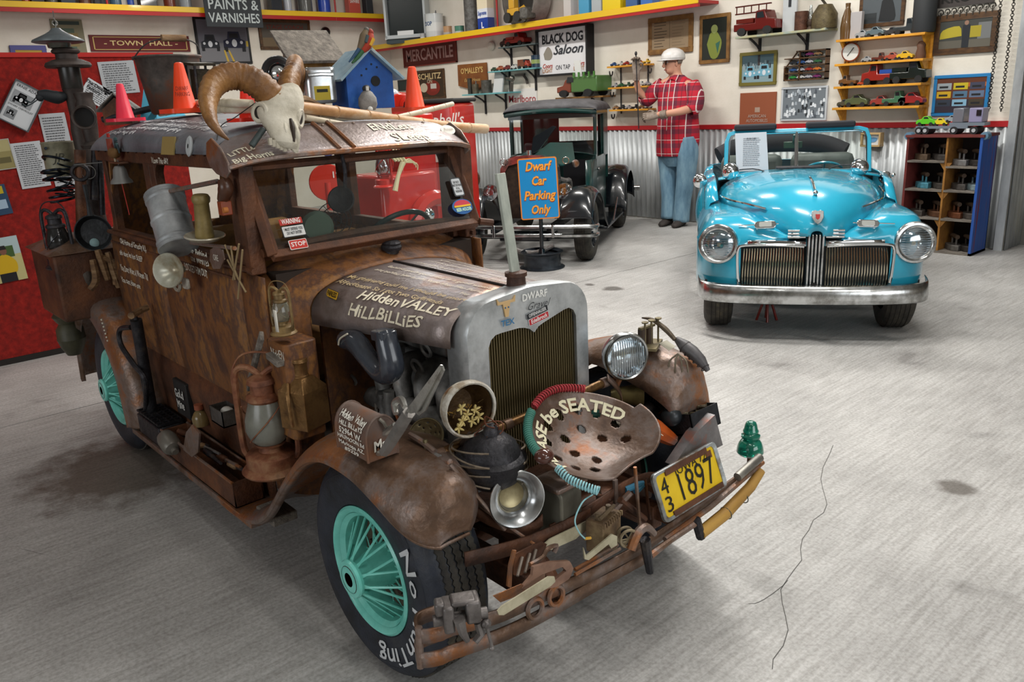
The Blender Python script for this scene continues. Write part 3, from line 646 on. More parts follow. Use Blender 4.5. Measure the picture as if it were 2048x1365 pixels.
# frame rails, axle
for y in (.27,.74): B().box(-1.9,.30,y-.02,y+.02,.22,.29).build('frame_rail',RUSTD,car,bevel=.004)
B().cyl((0,.12,.24),(0,.91,.24),.022,n=12).build('front_axle',RUSTD,car);B().cyl((-2.01,.12,.27),(-2.01,.91,.27),.03,n=12).build('rear_axle',RUSTD,car)
B('#2e2620').box(-1.95,-.6,.12,.91,.24,.28).build('floor_pan',OLD,car)
for y in (.285,.75): B().tube([(-.2,y,.27),(.1,y,.34),(.3,y,.33),(.36,y,.28)],.018,6,5).build('spring_hanger',RUSTD,car)
B().box(.05,.16,.18,.85,.39,.42).build('front_apron',RUSTD,car,bevel=.004)
# ------------------------------------------------------------------ front end of the rusty car
def F(px,py,x=.38): return P(px,py,'x',x)
def G(px,py,y=.05): return P(px,py,'y',y)
TEALG=mat('green_insulator_glass','#1f8a72',rough=.08,trans=.55,ior=1.5,coat=.5)
# bumper bars and brackets (welded to the car)
bz=lambda py_,t: None
def barpts(pts,x=.38): return [F(a,b,x) for a,b in pts]
top=barpts([(905,1258),(1000,1232),(1090,1190),(1200,1142),(1300,1085),(1420,1000),(1520,928)])
low=barpts([(905,1305),(1000,1272),(1090,1228),(1200,1165),(1300,1110)])
def flat(name,pts,h,t,m,par,k=5):
    pts=cr(pts,k);rows=[[p+Vec((0,0,-h/2)),p+Vec((0,0,h/2))] for p in pts]
    return B().sheet(rows).build(name,m,par,solid=t)
def loopend(p,r,n=8): return [p+Vec((r*(1-cos(a))-0,-r*sin(a),0)) for a in [pi*i/n for i in range(n+1)]][::-1]
c0=Vec(top[0]);flat('bumper_bar',[c0+Vec((-.07,.01,0)),c0+Vec((-.075,-.035,0)),c0+Vec((-.03,-.062,0)),c0+Vec((-.005,-.03,0))]+top,.032,.007,RUSTG,car)
c1=Vec(low[0]);flat('bumper_bar',[c1+Vec((-.07,.01,0)),c1+Vec((-.075,-.035,0)),c1+Vec((-.03,-.062,0)),c1+Vec((-.005,-.03,0))]+low,.034,.007,RUSTG,car)
B().tube([c0+Vec((-.03,-.062,.02)),c1+Vec((-.03,-.062,-.02))],.008,8).build('bumper_bolt',RUSTG,car)
flat('bumper_rear_leaf',barpts([(1100,1062),(1180,1020),(1300,955),(1440,1000)][:3],.30)+[F(1450,985,.33)],.03,.006,RUSTD,car)
flat('bumper_rear_leaf',[F(930,1120,.30),F(1060,1085,.32),F(1180,1030,.32)],.035,.006,RUSTD,car)
for y in (.285,.75): B().box(.26,.375,y-.015,y+.015,.245,.285).build('bumper_bracket',RUSTD,car,bevel=.003)
# two ring clamps on the bumper
for a,b_ in ((1070,1218),(1112,1192)):
    p=F(a,b_,.39);B().ring(p,(1,0,.1),.022,.006,20,6).build('ring_spanner',RUSTG,car)
# headlamp bar
hb0=Vec((.13,.13,.588));hb1=Vec((.13,.735,.613))
B().tube([hb0+(hb1-hb0)*t for t in (0,.3,.6,1)],.0115,10).build('headlamp_bar',BRASSY,car)
for t in (.03,.38,.68,.97):
    p=hb0+(hb1-hb0)*t;B().cyl(p-Vec((0,.012,0)),p+Vec((0,.012,0)),.0145,n=10).build('bar_collar',RUSTG,car)
def headlamp(name,label,c,d,r,depth,shellm,rimm,lens=True):
    t=thing(name,label,'headlamp',c);M=frame(c,d)
    B(M=M).lathe([(0,-depth),(r*.35,-depth*.97),(r*.72,-depth*.75),(r*.93,-depth*.4),(r*.98,-depth*.12),(r,0),(r*.98,.004)],32).build('bowl',shellm,t)
    B(M=M).lathe([(r*.98,-.012),(r*1.04,-.01),(r*1.05,.004),(r*.99,.010),(r*.93,.008),(r*.93,.002)],32).build('rim',rimm,t)
    return t,M
cl=Vec((.175,.212,.693))
hlw,Mh=headlamp('junk_headlamp','peeling white headlamp shell filled with pale dried flowers',cl,(1,-.18,.02),.066,.075,mat('peeling_white',rough=.6,noise=[(.4,'#6b4a2c'),(.5,'#b9b3a2'),(.62,'#cfcabb'),(.8,'#7d7a72')],scale=14),mat('white_rim',rough=.5,noise=[(.35,'#8a7c68'),(.55,'#c5c2ba')],scale=20))
B('#5a4326',Mh).lathe([(.0615,-.004),(.055,-.03),(.035,-.055),(0,-.062)],28).build('reflector',OLD,hlw)
b=B('#8a6a2f')
for i in range(26):
    a=random.uniform(pi*1.02,pi*1.98);rr=random.uniform(.0,.05);b.k(random.choice(['#7a5c28','#9a7430','#5c4520']))
    p=Mh @ Vec((rr*cos(a),-abs(rr*sin(a))*.9+.005 if True else 0,-.03+random.uniform(-.01,.015)));b.tube([p,p+Vec((random.uniform(-.01,.02),random.uniform(-.02,.02),random.uniform(-.01,.02)))],.0012,4)
nest=b.build('dried_grass',MT,hlw,kind='stuff')
ROOT=Mh.to_3x3()
for k in range(7):
    ang=random.uniform(0,6.28);cx_,cy_=[(-.02,-.02),(.01,-.03),(.03,-.025),(-.005,-.01),(-.03,-.035),(.02,-.005),(-.02,.01)][k]
    # find the down direction inside the lamp frame
    up=Vec((0,0,1));ex=Vec(Mh.col[0].xyz);ey=Vec(Mh.col[1].xyz);hz=Vec((0,1,0))
    c_=cl+hz*cx_+up*(cy_-.005)+Vec(Mh.col[2].xyz)*-.012
    fb=B('#c9b678')
    for j in range(5):
        a=2*pi*j/5+ang;d_=(hz*cos(a)+up*sin(a)+Vec((.5,0,0))).normalized();fb.m(frame(c_+d_*.008,d_)).sph((0,0,0),(.0045,.003,.009),6,4)
    fb.build('dried_flower',MT,hlw)
B('#3a2f28').tube([cl+Vec((.0,0,-.066)),cl+Vec((-.03,0,-.095))],.012,8).build('stem',OLD,hlw)
BLUEST=mat('steel_blue_lamp',rough=.2,metal=.8,noise=[(.3,'#6b7884'),(.6,'#93a2ae')],scale=6)
cr_=F(1252,713,.17)
hlr,Mr=headlamp('chrome_headlamp','polished steel headlamp with clear ribbed lens on the lamp bar',cr_,(1,-.38,.06),.064,.075,BLUEST,CHD)
B('#c9cdd0',Mr).lathe([(.060,.0),(.05,-.022),(.03,-.04),(0,-.047)],28).build('reflector',CH,hlr)
B('#fff6d8',Mr).sph((0,0,-.02),.009,8,6).build('bulb',mat('bulb_glass','#f3eccb',rough=.1),hlr)
b=B(M=Mr)
b.lathe([(.060,.004),(.045,.010),(.02,.013),(0,.014)],28);b.build('lens',GLL,hlr)
b=B('#cdd3d6',Mr)
for i in range(15):
    x=-.049+i*.007;h_=sqrt(max(0,.054**2-x*x));b.box(x-.0006,x+.0006,-h_,h_,.006+.004*(1-(x/.06)**2),.010+.005*(1-(x/.06)**2))
b.build('lens_ribs',GLL,hlr,kind='stuff')
B().tube([cr_+Vec((-.02,0,-.06)),cr_+Vec((-.03,-.005,-.09)),Vec((.13,cr_.y,.615))],.009,8).build('stem',RUSTG,hlr)
# strap bracket and horn under the right lamp
flat('lamp_strap',[F(1215,755,.15),F(1240,785,.15),F(1250,830,.16),F(1272,850,.17)],.02,.004,RUSTG,car)
sb=thing('brass_bell_horn','small dull brass horn bell under the steel headlamp','horn',F(1265,790,.12));M=frame(F(1270,790,.14),(.7,.75,-.05))
B(M=M).lathe([(.014,-.07),(.022,-.05),(.026,-.02),(.032,.0),(.046,.02),(.044,.021),(.030,.0),(.02,-.02)],24).build('bell',mat('olive_brass',rough=.4,metal=.7,noise=[(.3,'#4a4026'),(.6,'#7d7048')],scale=12),sb)
B().tube([M @ Vec((0,0,-.07)),F(1300,770,.08),F(1340,810,.1),F(1345,850,.12)],.006,8,6).build('tube',IRON,sb)
# tall upright bar on the radiator neck
up=thing('upright_bar','tall pale weathered wooden bar standing in the radiator neck','bar',(.03,.5,.93))
M=frame((.03,.50,.925),(-.135,-.02,1),(0,1,0))
B(M=M).box(-.014,.014,-.006,.006,0,.275).build('stick',mat('pale_green_wood',rough=.7,noise=[(.3,'#5e635b'),(.45,'#9aa097'),(.6,'#b3b8ae'),(.8,'#7b7d74')],scale=12,stretch=(1,1,.3)),up,bevel=.002)
B(M=M).box(-.003,.02,.0065,.0085,0.02,.27).build('edge_strip',mat('strip_iron','#6b6358',rough=.6,metal=.4),up)
# kettle bound with wire
kc=F(978,915,.2);kt=thing('wired_kettle','black kettle bound with wire between headlamp and tractor seat','kettle',kc-Vec((0,0,.07)))
B(M=frame(kc-Vec((0,0,.065)),(0.1,0,1))).lathe([(0,0),(.045,0),(.07,.02),(.082,.05),(.084,.075),(.076,.08),(.07,.082),(.06,.105),(.035,.125),(.02,.13),(.018,.142),(.012,.15),(0,.15)],28).build('pot',IRON,kt)
for k,(z,r) in enumerate(((.0,.088),(.018,.092),(-.02,.09),(-.035,.085),(.035,.086))):
    B('#8a7f70').ring(kc+Vec((0,0,z-.005)),(.12*((k % 2)*2-1),.15,1),r,.0022,30,6,.4,5.6).build('wire_loop',OLD,kt)
b=B('#6b3a24')
pp=[kc+Vec((random.uniform(-.02,.03),random.uniform(-.035,.03),.07+random.uniform(-.01,.035))) for _ in range(16)]
b.tube(pp,.0016,5,4);b.build('twisted_wire',OLD,kt)
# trumpet horn
hc=F(1035,1000,.29);M=frame(hc,(1,-.33,.12))
hn=thing('silver_horn','silver flared horn bell facing forward below the kettle','horn',hc)
B(M=M).lathe([(.014,-.12),(.016,-.09),(.022,-.06),(.030,-.04),(.036,-.025),(.043,-.012),(.054,-.003),(.066,.002),(.0675,.0),(.066,-.003),(.054,-.008)],40).build('bell',mat('horn_steel',rough=.22,metal=.9,noise=[(.3,'#8b8c8c'),(.6,'#bfc2c4')],scale=9),hn)
B(M=M).lathe([(.036,-.024),(.035,-.034),(.027,-.04),(0,-.04)],32).build('throat',mat('horn_throat',rough=.4,metal=.7,noise=[(.3,'#6e6040'),(.6,'#a39876')],scale=14),hn)
B(M=M).ring((0,0,0),(0,0,1),.067,.0022,40,6).build('rolled_rim',CHD,hn)
# tractor seat
sc=Vec((.318,.452,.60));seat=thing('iron_saddle','rusted pressed steel tractor seat with punched holes and painted words','seat',sc)
SM=frame((.308,.475,.545),(.30,-.12,1),(1,.05,-.3))      # local x = forward (pommel), y = left
def seatp(x,y):
    r=sqrt((x/.155)**2+(y/.15)**2);z=.062*max(0,(r-.25))**2*1.25
    if x < 0: z+=.03*(x/.15)**2*max(0,1-abs(y)/.25)
    if x > .05 and abs(y) < .07: z+=.035*((x-.05)/.1)**2*(1-(y/.07)**2)
    return z
holes=[(-.105,-.05),(-.115,.0),(-.105,.055),(-.07,-.085),(-.062,-.03),(-.062,.03),(-.07,.09),(-.02,-.1),(-.015,-.045),(-.01,.05),(-.015,.105),(.03,-.09),(.035,.085),(.035,-.02),(.06,-.055)]
nr,na=44,150;b=B(M=SM);vs_=[];fs=[]
for i in range(nr+1):
    for j in range(na):
        a=2*pi*j/na;q=i/nr;ca,sa=cos(a),sin(a)
        R=.152
        if ca > 0: R=.152+.006*ca-.035*ca**6+.012*abs(sa)**3
        x,y=R*q*ca*(1.02),R*q*sa*1.04;vs_.append((x,y,seatp(x,y)+(.006 if i == nr else 0)*0))
for i in range(nr):
    for j in range(na):
        f=(i*na+j,i*na+(j+1) % na,(i+1)*na+(j+1) % na,(i+1)*na+j);cx_=sum(vs_[k][0] for k in f)/4;cy_=sum(vs_[k][1] for k in f)/4
        if any(((cx_-hx_)/.0125)**2+((cy_-hy_)/.0105)**2 < 1 for hx_,hy_ in holes): continue
        fs.append(f)
b.add(vs_,fs)
SEATM=mat('seat_rust',rough=.45,metal=.4,noise=[(.3,'#3a2a22'),(.45,'#5b4639'),(.55,'#6f625c'),(.65,'#7d4a26'),(.8,'#847b77')],scale=7,detail=8,bump=.15,bscale=80)
b.build('pan',SEATM,seat,solid=.004,ang=80)
def seatfn(a0,R0,wd):
    def f(x,y):
        a=a0-x/R0;r=R0+y;X=r*cos(a)*1.02;Y=r*sin(a)*1.04;q=SM @ Vec((X,Y,seatp(X,Y)+.004));return q
    return f
# words run clockwise round the far edge as seen from the front
text('PLEASE be SEATED',0,0,0,.036,'seat_lettering','#d8d2b4',seat,fn=lambda x,y: seatfn(radians(188),.122,0)(x,y),w=.40,jit=.03,bold=.03)
B().tube([(.30,.48,.54),(.26,.50,.46),(.2,.515,.38)],.012,8).build('post',RUSTG,seat)
# coiled cords round the seat
def coil(name,label,pts,R,r,turns,c,n=10,mm=None):
    return B(c).coil(pts,R,r,turns,n).build(name,mm or MT,label=label,cat='cord')
e=lambda a,R=.158,dz=.006: SM @ Vec((R*cos(radians(a))*1.0,R*sin(radians(a))*1.03,seatp(R*cos(radians(a)),R*sin(radians(a)))+dz))
coil('coiled_cord','red coiled cord along the far rim of the tractor seat',[e(a) for a in (202,188,172,156,142)],.0085,.0024,22,'#a3343a')
coil('coiled_cord','dark green coiled cord along the near rim of the tractor seat',[e(a) for a in (260,248,234,220,208)],.0095,.0026,24,'#3f7a6c')
coil('coiled_cord','pale blue coiled cord hanging off the seat towards the bumper',[e(-78+0),e(-66,.17,-.01),e(-54,.18,-.02),e(-44,.19,-.03)],.0085,.0022,17,'#8fc0c6')
lp=[F(1185,990,.42),F(1165,1005,.43),F(1150,1040,.43),F(1158,1065,.43),F(1170,1078,.43)]
t=thing('thin_blue_wire','thin pale blue wire with a yellow tip dangling over the bumper','wire',lp[0]);B('#8fc0c6').tube(lp,.0018,6,5).build('wire',MT,t);B('#c79a3a').tube([lp[-1],lp[-1]+Vec((.0,.018,-.006))],.0035,6).build('plug',MT,t)
kp=e(-92,.162,.015);B('#3a1f1a').sph(kp,(.022,.024,.018),14,10).build('bakelite_ball',mat('glossy_bakelite','#4a2a22',rough=.15,coat=.5),label='glossy dark red knob where the two coiled cords meet',cat='knob')
# number plate
t=thing('number_plate','yellow number plate with black digits in a dented steel frame','number plate',F(1378,965,.37))
pa,pb_,pc_,pd=[F(*q) for q in ((1312,948,.36),(1434,884,.36),(1440,972,.40),(1318,1052,.40))]
ex=((pb_-pa)+(pc_-pd)).normalized();ey=((pa-pd)+(pb_-pc_)).normalized();w_=((pb_-pa).length+(pc_-pd).length)/2;h_=((pa-pd).length+(pb_-pc_).length)/2
o=(pa+pb_+pc_+pd)/4;M=frame(o,ex.cross(ey),ex)
B(M=M).prism(rrect(w_*.96,h_*.96,.012),Mat(),0,.003).build('plate',mat('plate_yellow',rough=.4,noise=[(.3,'#9a7a1c'),(.42,'#d6b21e'),(.7,'#e3c12a')],scale=9),t)
b=B('#9b9c98',M)
oo=rrect(w_*1.03,h_*1.04,.016,5);ii=rrect(w_*.93,h_*.90,.012,5)
b.loft([[(x,y,-.001) for x,y in oo],[(x,y,.007) for x,y in oo],[(x*.985,y*.98,.009) for x,y in oo],[(x,y,.006) for x,y in ii],[(x,y,.003) for x,y in ii]],True);b.build('frame',mat('plate_frame',rough=.4,metal=.6,noise=[(.35,'#6b5a48'),(.5,'#9aa0a2'),(.7,'#b6bbbc')],scale=18),t)
b=B('#5d5148',M);b.box(-w_*.32,w_*.35,h_*.36,h_*.50,.0035,.008);b.box(-w_*.36,w_*.45,-h_*.52,-h_*.38,.0035,.008);b.box(w_*.33,w_*.42,h_*.22,h_*.38,.0035,.0045);b.build('rust_strip',RUSTD,t)
ux,uy=Vec(M.col[0].xyz),Vec(M.col[1].xyz)
text('1897',o+ux*.022+uy*-.006,ux,uy,.105,'digits','#17160f',t,th=.005,w=w_*.56,bold=-.004)
text('4',o+ux*-w_*.37+uy*h_*.16,ux,uy,.062,'digits','#17160f',t,th=.005,w=.028);text('3',o+ux*-w_*.37+uy*-h_*.22,ux,uy,.058,'digits','#17160f',t,th=.005,w=.026)
text('IOWA 72',o+ux*.02+uy*h_*.325,ux,uy,.032,'digits','#17160f',t,th=.005,w=w_*.5)
# glass insulator on its peg
ic=F(1500,905,.33);t=thing('glass_insulator','sea green glass insulator on a peg at the bumper end','insulator',ic)
B(M=Mat.Translation(ic)).lathe([(.0,.012),(.02,.0),(.036,-.004),(.040,.002),(.038,.018),(.033,.032),(.027,.040),(.022,.042),(.0235,.046),(.028,.050),(.028,.056),(.022,.060),(.0195,.064),(.023,.067),(.023,.072),(.020,.076),(.018,.088),(.014,.097),(.006,.101),(0,.101)],32).build('glass',TEALG,t)
B().cyl(ic+Vec((0,0,-.05)),ic+Vec((0,0,.02)),.008).build('peg',RUSTD,t)
# wooden pole and pipe wrench strapped to the far half of the bumper
WOODY=mat('yellow_wood',rough=.6,noise=[(.3,'#7c5a28'),(.5,'#a8803c'),(.7,'#c19848')],scale=8,stretch=(1,.3,1),bump=.2)
t=thing('wooden_pole','yellowed wooden pole lashed along the far end of bumper','pole',F(1460,1020,.40));B().tube([F(1400,1068,.41),F(1450,1028,.41),F(1500,975,.41),F(1522,942,.41)],[.017,.018,.016,.013],10,1).build('pole',WOODY,t)
for px in ((1452,1027),(1485,995)): B('#5a5f58').ring(F(*px,.41),(0,1,.2),.0185,.0015,16,5).build('tie_wire',OLD,t)
t=thing('long_pipe','long rusty pipe lying on the bumper below number plate','pipe',F(1400,1020,.39));B().tube([F(1330,1080,.40),F(1420,1015,.40),F(1525,925,.40)],.008,8).build('pipe',RUSTG,t);B().cyl(F(1475,955,.40),F(1520,915,.40),.013,n=10).build('sleeve',mat('tin_sleeve',rough=.4,metal=.6,noise=[(.4,'#6f6c66'),(.6,'#98958d')],scale=10),t)
t=thing('pipe_wrench','rusty pipe wrench clamped on the bumper under number plate','wrench',F(1300,1090,.41))
B().tube([F(1395,1045,.41),F(1340,1082,.41),F(1300,1112,.41)],[.008,.008,.010],8).build('handle',RUSTG,t);B().tube([F(1262,1100,.42),F(1275,1068,.42),F(1292,1055,.42),F(1308,1068,.42)],[.012,.012,.011,.009],8,4).build('hook_jaw',RUSTG,t);B().cyl(F(1290,1080,.42),F(1300,1145,.42),.014,.010,8).build('jaw',IRON,t)
B().cyl(F(1392,1040,.41),F(1402,1075,.41),.013,n=8).build('handle_end',IRON,t)
# bench vise clamped at the near end
v=thing('bench_vise','small cast iron vise clamped to the near end of bumper','vise',F(935,1240,.43))
VM=mat('cast_iron_grey',rough=.45,metal=.6,noise=[(.3,'#4b4644'),(.6,'#7b7674'),(.8,'#8f8b88')],scale=16,bump=.2)
c=F(925,1225,.42)
b=B(M=frame(c,(0,0,1),(.5,.9,0)))
b.cbox((-.03,0,.0),(.022,.05,.06)).cbox((-.045,0,.02),(.02,.03,.03));b.build('fixed_jaw',VM,v,bevel=.005)
B(M=frame(c,(0,0,1),(.5,.9,0))).cbox((.02,0,.008),(.03,.048,.05)).cbox((.002,0,.03),(.05,.04,.012)).build('moving_jaw',VM,v,bevel=.005)
B(M=frame(c,(0,0,1),(.5,.9,0))).cyl((-.06,0,-.01),(.05,0,-.01),.012).build('slide',VM,v)
B().tube([F(918,1240,.44),F(925,1265,.44),F(935,1282,.44)],[.012,.009,.006],8).build('clamp_arm',VM,v)
B().tube([F(955,1245,.44),F(962,1268,.44),F(950,1285,.44)],[.008,.009,.007],8).build('clamp_arm',VM,v)
B().cyl(F(972,1248,.45),F(984,1295,.45),.0035).sph(F(984,1297,.45),.006,8,6).sph(F(972,1248,.45),.011,8,6).build('screw_handle',VM,v)
# flat handsaw, metal strip, square, wheels ...
def poly3(name,pix,x,th,m,par,hole=None):
    pts=[F(a,b,x) for a,b in pix];b=B();n=len(pts)
    if hole:
        hp=[F(a,b_,x) for a,b_ in hole];pts=resamp(pts+[pts[0]],41)[:-1];hp=resamp(hp+[hp[0]],41)[:-1]
        a_=[p+Vec((th,0,0)) for p in pts];c_=[p+Vec((th,0,0)) for p in hp];b.loft([pts,a_,c_,hp],True,loop=True)
    else: b.add(pts+[p+Vec((th,0,0)) for p in pts],[tuple(range(n-1,-1,-1)),tuple(range(n,2*n))]+[(i,(i+1) % n,n+(i+1) % n,n+i) for i in range(n)])
    return b.build(name,m,par)
PALE=mat('pale_bone_metal',rough=.6,noise=[(.3,'#8a8268'),(.6,'#b5ae94')],scale=12)
t=thing('handsaw','rusty handsaw with an open loop handle lying on bumper','saw',F(1100,1150,.42))
poly3('handle',[(1038,1175),(1060,1150),(1062,1132),(1100,1122),(1135,1120),(1142,1135),(1135,1155),(1108,1172),(1060,1182)],.425,.008,mat('saw_handle',rough=.6,noise=[(.3,'#5d4034'),(.6,'#8a6a58')],scale=12),t,[(1085,1145),(1120,1132),(1128,1140),(1105,1158),(1085,1156)])
poly3('blade',[(985,1192),(1042,1168),(1060,1182),(1000,1205)],.43,.002,RUSTG,t)
t=poly3('metal_strip',[(993,1222),(1002,1212),(1095,1153),(1107,1153),(1109,1163),(1100,1172),(1006,1230),(996,1230)],.45,.003,PALE,None);tag(t,'pale rounded metal strip lying across the bumper below the saw','strip')
t=thing('ice_skate','old rusty skate lying on its side behind the handsaw','skate',F(1060,1120,.37))
poly3('blade',[(1012,1172),(1016,1130),(1024,1100),(1030,1100),(1022,1135),(1020,1176)],.39,.005,RUSTG,t);poly3('sole',[(1028,1108),(1080,1082),(1092,1088),(1072,1125),(1040,1150),(1026,1150)],.37,.004,RUSTD,t)
for a,b_ in ((1045,1115),(1060,1108),(1072,1100)): B('#8a8178').tube([F(a,b_,.38),F(a-10,b_+38,.40)],.0035,6).build('strap_bar',OLD,t)
B().tube([F(1060,1130,.40),F(1085,1115,.40),F(1095,1098,.40),F(1113,1092,.40),F(1108,1106,.40)],.0055,6,3).build('buckle',RUSTG,t)
tag(poly3('metal_strip',[(1085,1090),(1098,1078),(1172,1042),(1180,1050),(1150,1078),(1100,1100)],.33,.003,PALE,None),'long pale flat strip lying between skate and old battery','strip')
t=thing('corroded_battery','small corroded battery box with toothed edge on the bumper','battery',F(1207,1065,.36));c=F(1207,1062,.365)
BM=mat('battery_rust',rough=.7,metal=.2,noise=[(.3,'#3c3128'),(.5,'#6e5840'),(.7,'#93805e')],scale=14,bump=.3)
Mq=Mat.Translation(c) @ Mat.Rotation(radians(12),4,'Z');B(M=Mq).cbox((0,0,0),(.05,.085,.085)).build('case',BM,t,bevel=.003)
b=B(M=Mq)
for i in range(9): b.cbox((.027,-.04+i*.01,.038),(.006,.005,.012))
b.build('toothed_edge',BM,t)
for yy in (-.025,.025): B('#8a7a62',Mq).cyl((0,yy,.04),(0,yy,.058),.007,n=8).build('terminal',OLD,t)
B('#8a7a62',Mq).tube([(.01,-.035,.05),(.01,.035,.055)],.005,6).build('connector',OLD,t)
t=thing('carpenter_square','pale metal bracket with a cut out lying by the battery','bracket',F(1195,1110,.41));poly3('plate',[(1165,1095),(1170,1112),(1222,1068),(1232,1072),(1232,1100),(1222,1100),(1215,1088),(1175,1120),(1167,1118)],.41,.004,PALE,t)
B().tube([F(1150,1140,.41),F(1235,1090,.41)],.005,6).tube([F(1150,1150,.42),F(1240,1098,.42)],.0045,6).build('rods',RUSTG,t)
t=thing('spoked_pulley','small spoked pulley wheel standing on the bumper','pulley',F(1255,1078,.41));c=F(1257,1078,.41)
B('#9a8f76').ring(c,(1,-.4,0),.022,.004,24,6).build('rim',OLD,t);B('#9a8f76').ring(c+Vec((-.018,.006,0)),(1,-.4,0),.021,.004,24,6).build('rim',OLD,t)
for k in range(6):
    a=pi*k/3;ex_=frame(c,(1,-.4,0));B('#8a7f66').tube([c,ex_ @ Vec((.022*cos(a),.022*sin(a),0))],.002,5).build('spoke',OLD,t)
# grey canister below the seat
t=thing('grey_canister','dusty grey metal canister hanging behind the bumper','canister',F(1115,1010,.27));c=F(1118,1008,.27)
B(M=Mat.Translation(c) @ Mat.Rotation(.2,4,'Z')).prism(rrect(.085,.12,.02),Mat.Rotation(pi/2,4,'X') @ Mat.Translation((0,0,-.04)),0,.09).build('body',mat('dusty_grey',rough=.5,metal=.4,noise=[(.3,'#45423a'),(.6,'#6d6a5e')],scale=7),t,bevel=.006)
B(M=Mat.Translation(c)).box(-.045,.05,-.05,.055,.055,.072).build('lid',RUSTG,t,bevel=.006)
# dark clutter of rods and springs in the nose so that no gap shows behind
cl_=thing('linkage_rods','tangle of rusty linkage rods under the tractor seat','rods',F(1230,1030,.3))
for a in (((1190,1060),(1262,985),.3,.34),((1215,1010),(1300,1055),.3,.33),((1240,1000),(1290,1040),.33,.35),((1120,960),(1220,1000),.25,.3),((1270,935),(1280,1060),.36,.36),((1230,960),(1232,1040),.3,.3),((1290,960),(1300,1040),.3,.33),((1195,975),(1205,1050),.25,.25),((900,930),(1010,1060),.22,.28),((940,1000),(1070,1090),.2,.33)):
    B().tube([F(*a[0],a[2]),F(*a[1],a[3])],random.uniform(.004,.009),7).build('rod',random.choice([RUSTD,RUSTG]),cl_)
B('#2f6f8c').tube([F(1250,980,.3),F(1285,968,.31),F(1270,985,.31)],.009,8,4).build('blue_hose',MT,cl_)
B().box(.14,.25,.30,.78,.28,.34).build('nose_crossmember',RUSTD,car,bevel=.006)
flat('frame_horn',[F(905,960,.16),F(960,1030,.22),F(1050,1060,.28),F(1085,1040,.30)],.03,.006,RUSTD,car)
# orange leather holster and camera-like box, black ball, panel on the far side of the seat
t=thing('leather_holster','orange brown stitched leather holster lying beside tractor seat','holster',F(1325,865,.27))
LEA=mat('orange_leather',rough=.4,coat=.2,noise=[(.3,'#8a3a10'),(.6,'#b8531a'),(.8,'#c9672a')],scale=10)
B().tube([F(1290,845,.27),F(1315,862,.27),F(1345,880,.27)],[.024,.028,.018],8,4).build('pouch',LEA,t);B().tube([F(1290,850,.27),F(1285,830,.27),F(1295,822,.27),F(1302,845,.27)],.0035,6,5).build('strap',LEA,t)
B('#e2d8c0').tube([F(1296,846,.30),F(1312,862,.305),F(1326,872,.30)],.0012,5).build('stitching',MT,t)
t=B().sph(F(1343,833,.26),.029,20,14).build('iron_ball',mat('black_iron_ball',rough=.35,metal=.3,noise=[(.4,'#22262a'),(.7,'#3c4246')],scale=8));tag(t,'speckled black iron ball beside the orange holster','ball')
t=thing('junk_box','open dark metal box heaped with corroded scraps by far fender','box',F(1390,820,.22));c=F(1378,828,.27)
Mq=Mat.Translation(c) @ Mat.Rotation(-.25,4,'Y');b=B('#2c3036',Mq);b.box(-.055,.045,-.05,.075,-.05,-.045).box(-.055,.045,-.05,-.046,-.05,.012).box(-.055,.045,.071,.075,-.05,.012).box(-.055,-.051,-.05,.075,-.05,.012).box(.041,.045,-.05,.075,-.05,.012);b.build('tray',OLD,t)
b=B('#8f8c78',Mq)
for i in range(22): b.k(random.choice(['#8f8c78','#6f6a54','#a8a691','#4a4436'])).cbox((random.uniform(-.045,.035),random.uniform(-.04,.065),random.uniform(.0,.016)),(.02,.012,.006),Mat.Rotation(random.uniform(0,3),4,'Z') @ Mat.Rotation(random.uniform(-.5,.5),4,'X'))
b.build('scraps',OLD,t,kind='stuff')
B('#5a3a24',Mq).tube([(-.05,-.07,.02),(-.02,0,.035),(.0,.06,.022)],.003,6,4).build('wire_handle',OLD,t)
t=poly3('sheet_panel',[(1330,925),(1372,862),(1412,825),(1428,885),(1340,930)],.31,.03,mat('orange_edge_steel',rough=.4,metal=.3,noise=[(.35,'#9c4a1c'),(.5,'#6a6768'),(.7,'#8d8a8a')],scale=7),None);tag(t,'angled steel panel with orange rust behind the number plate','panel')
t=thing('grey_cylinder','dark cylinder motor with pink wires behind the tractor seat','motor',F(1270,835,.18));B().cyl(F(1258,850,.18),F(1300,815,.18),.02,n=14).build('body',IRON,t);B('#b9b0a0').tube([F(1240,840,.2),F(1262,858,.21),F(1275,850,.2)],.013,8,3).build('white_wrap',MT,t)
B('#a06a6a').tube([F(1235,825,.2),F(1262,836,.2),F(1290,822,.2)],.002,5,3).build('wires',MT,t)
b=thing('black_spring','short black coil spring beside the junk box','spring',F(1312,805,.18));B('#22252a').coil([F(1303,797,.18),F(1322,812,.18)],.009,.0022,5).build('coil',ME,b)
t=thing('leather_collar','olive leather strap collar behind seat by lamp bar','strap',F(1195,800,.16));B().ring(F(1218,808,.17),(.6,.2,1),.024,.006,20,8).ring(F(1178,800,.16),(.6,.4,1),.022,.005,20,8).build('loops',mat('olive_leather','#6d6442',rough=.6),t)
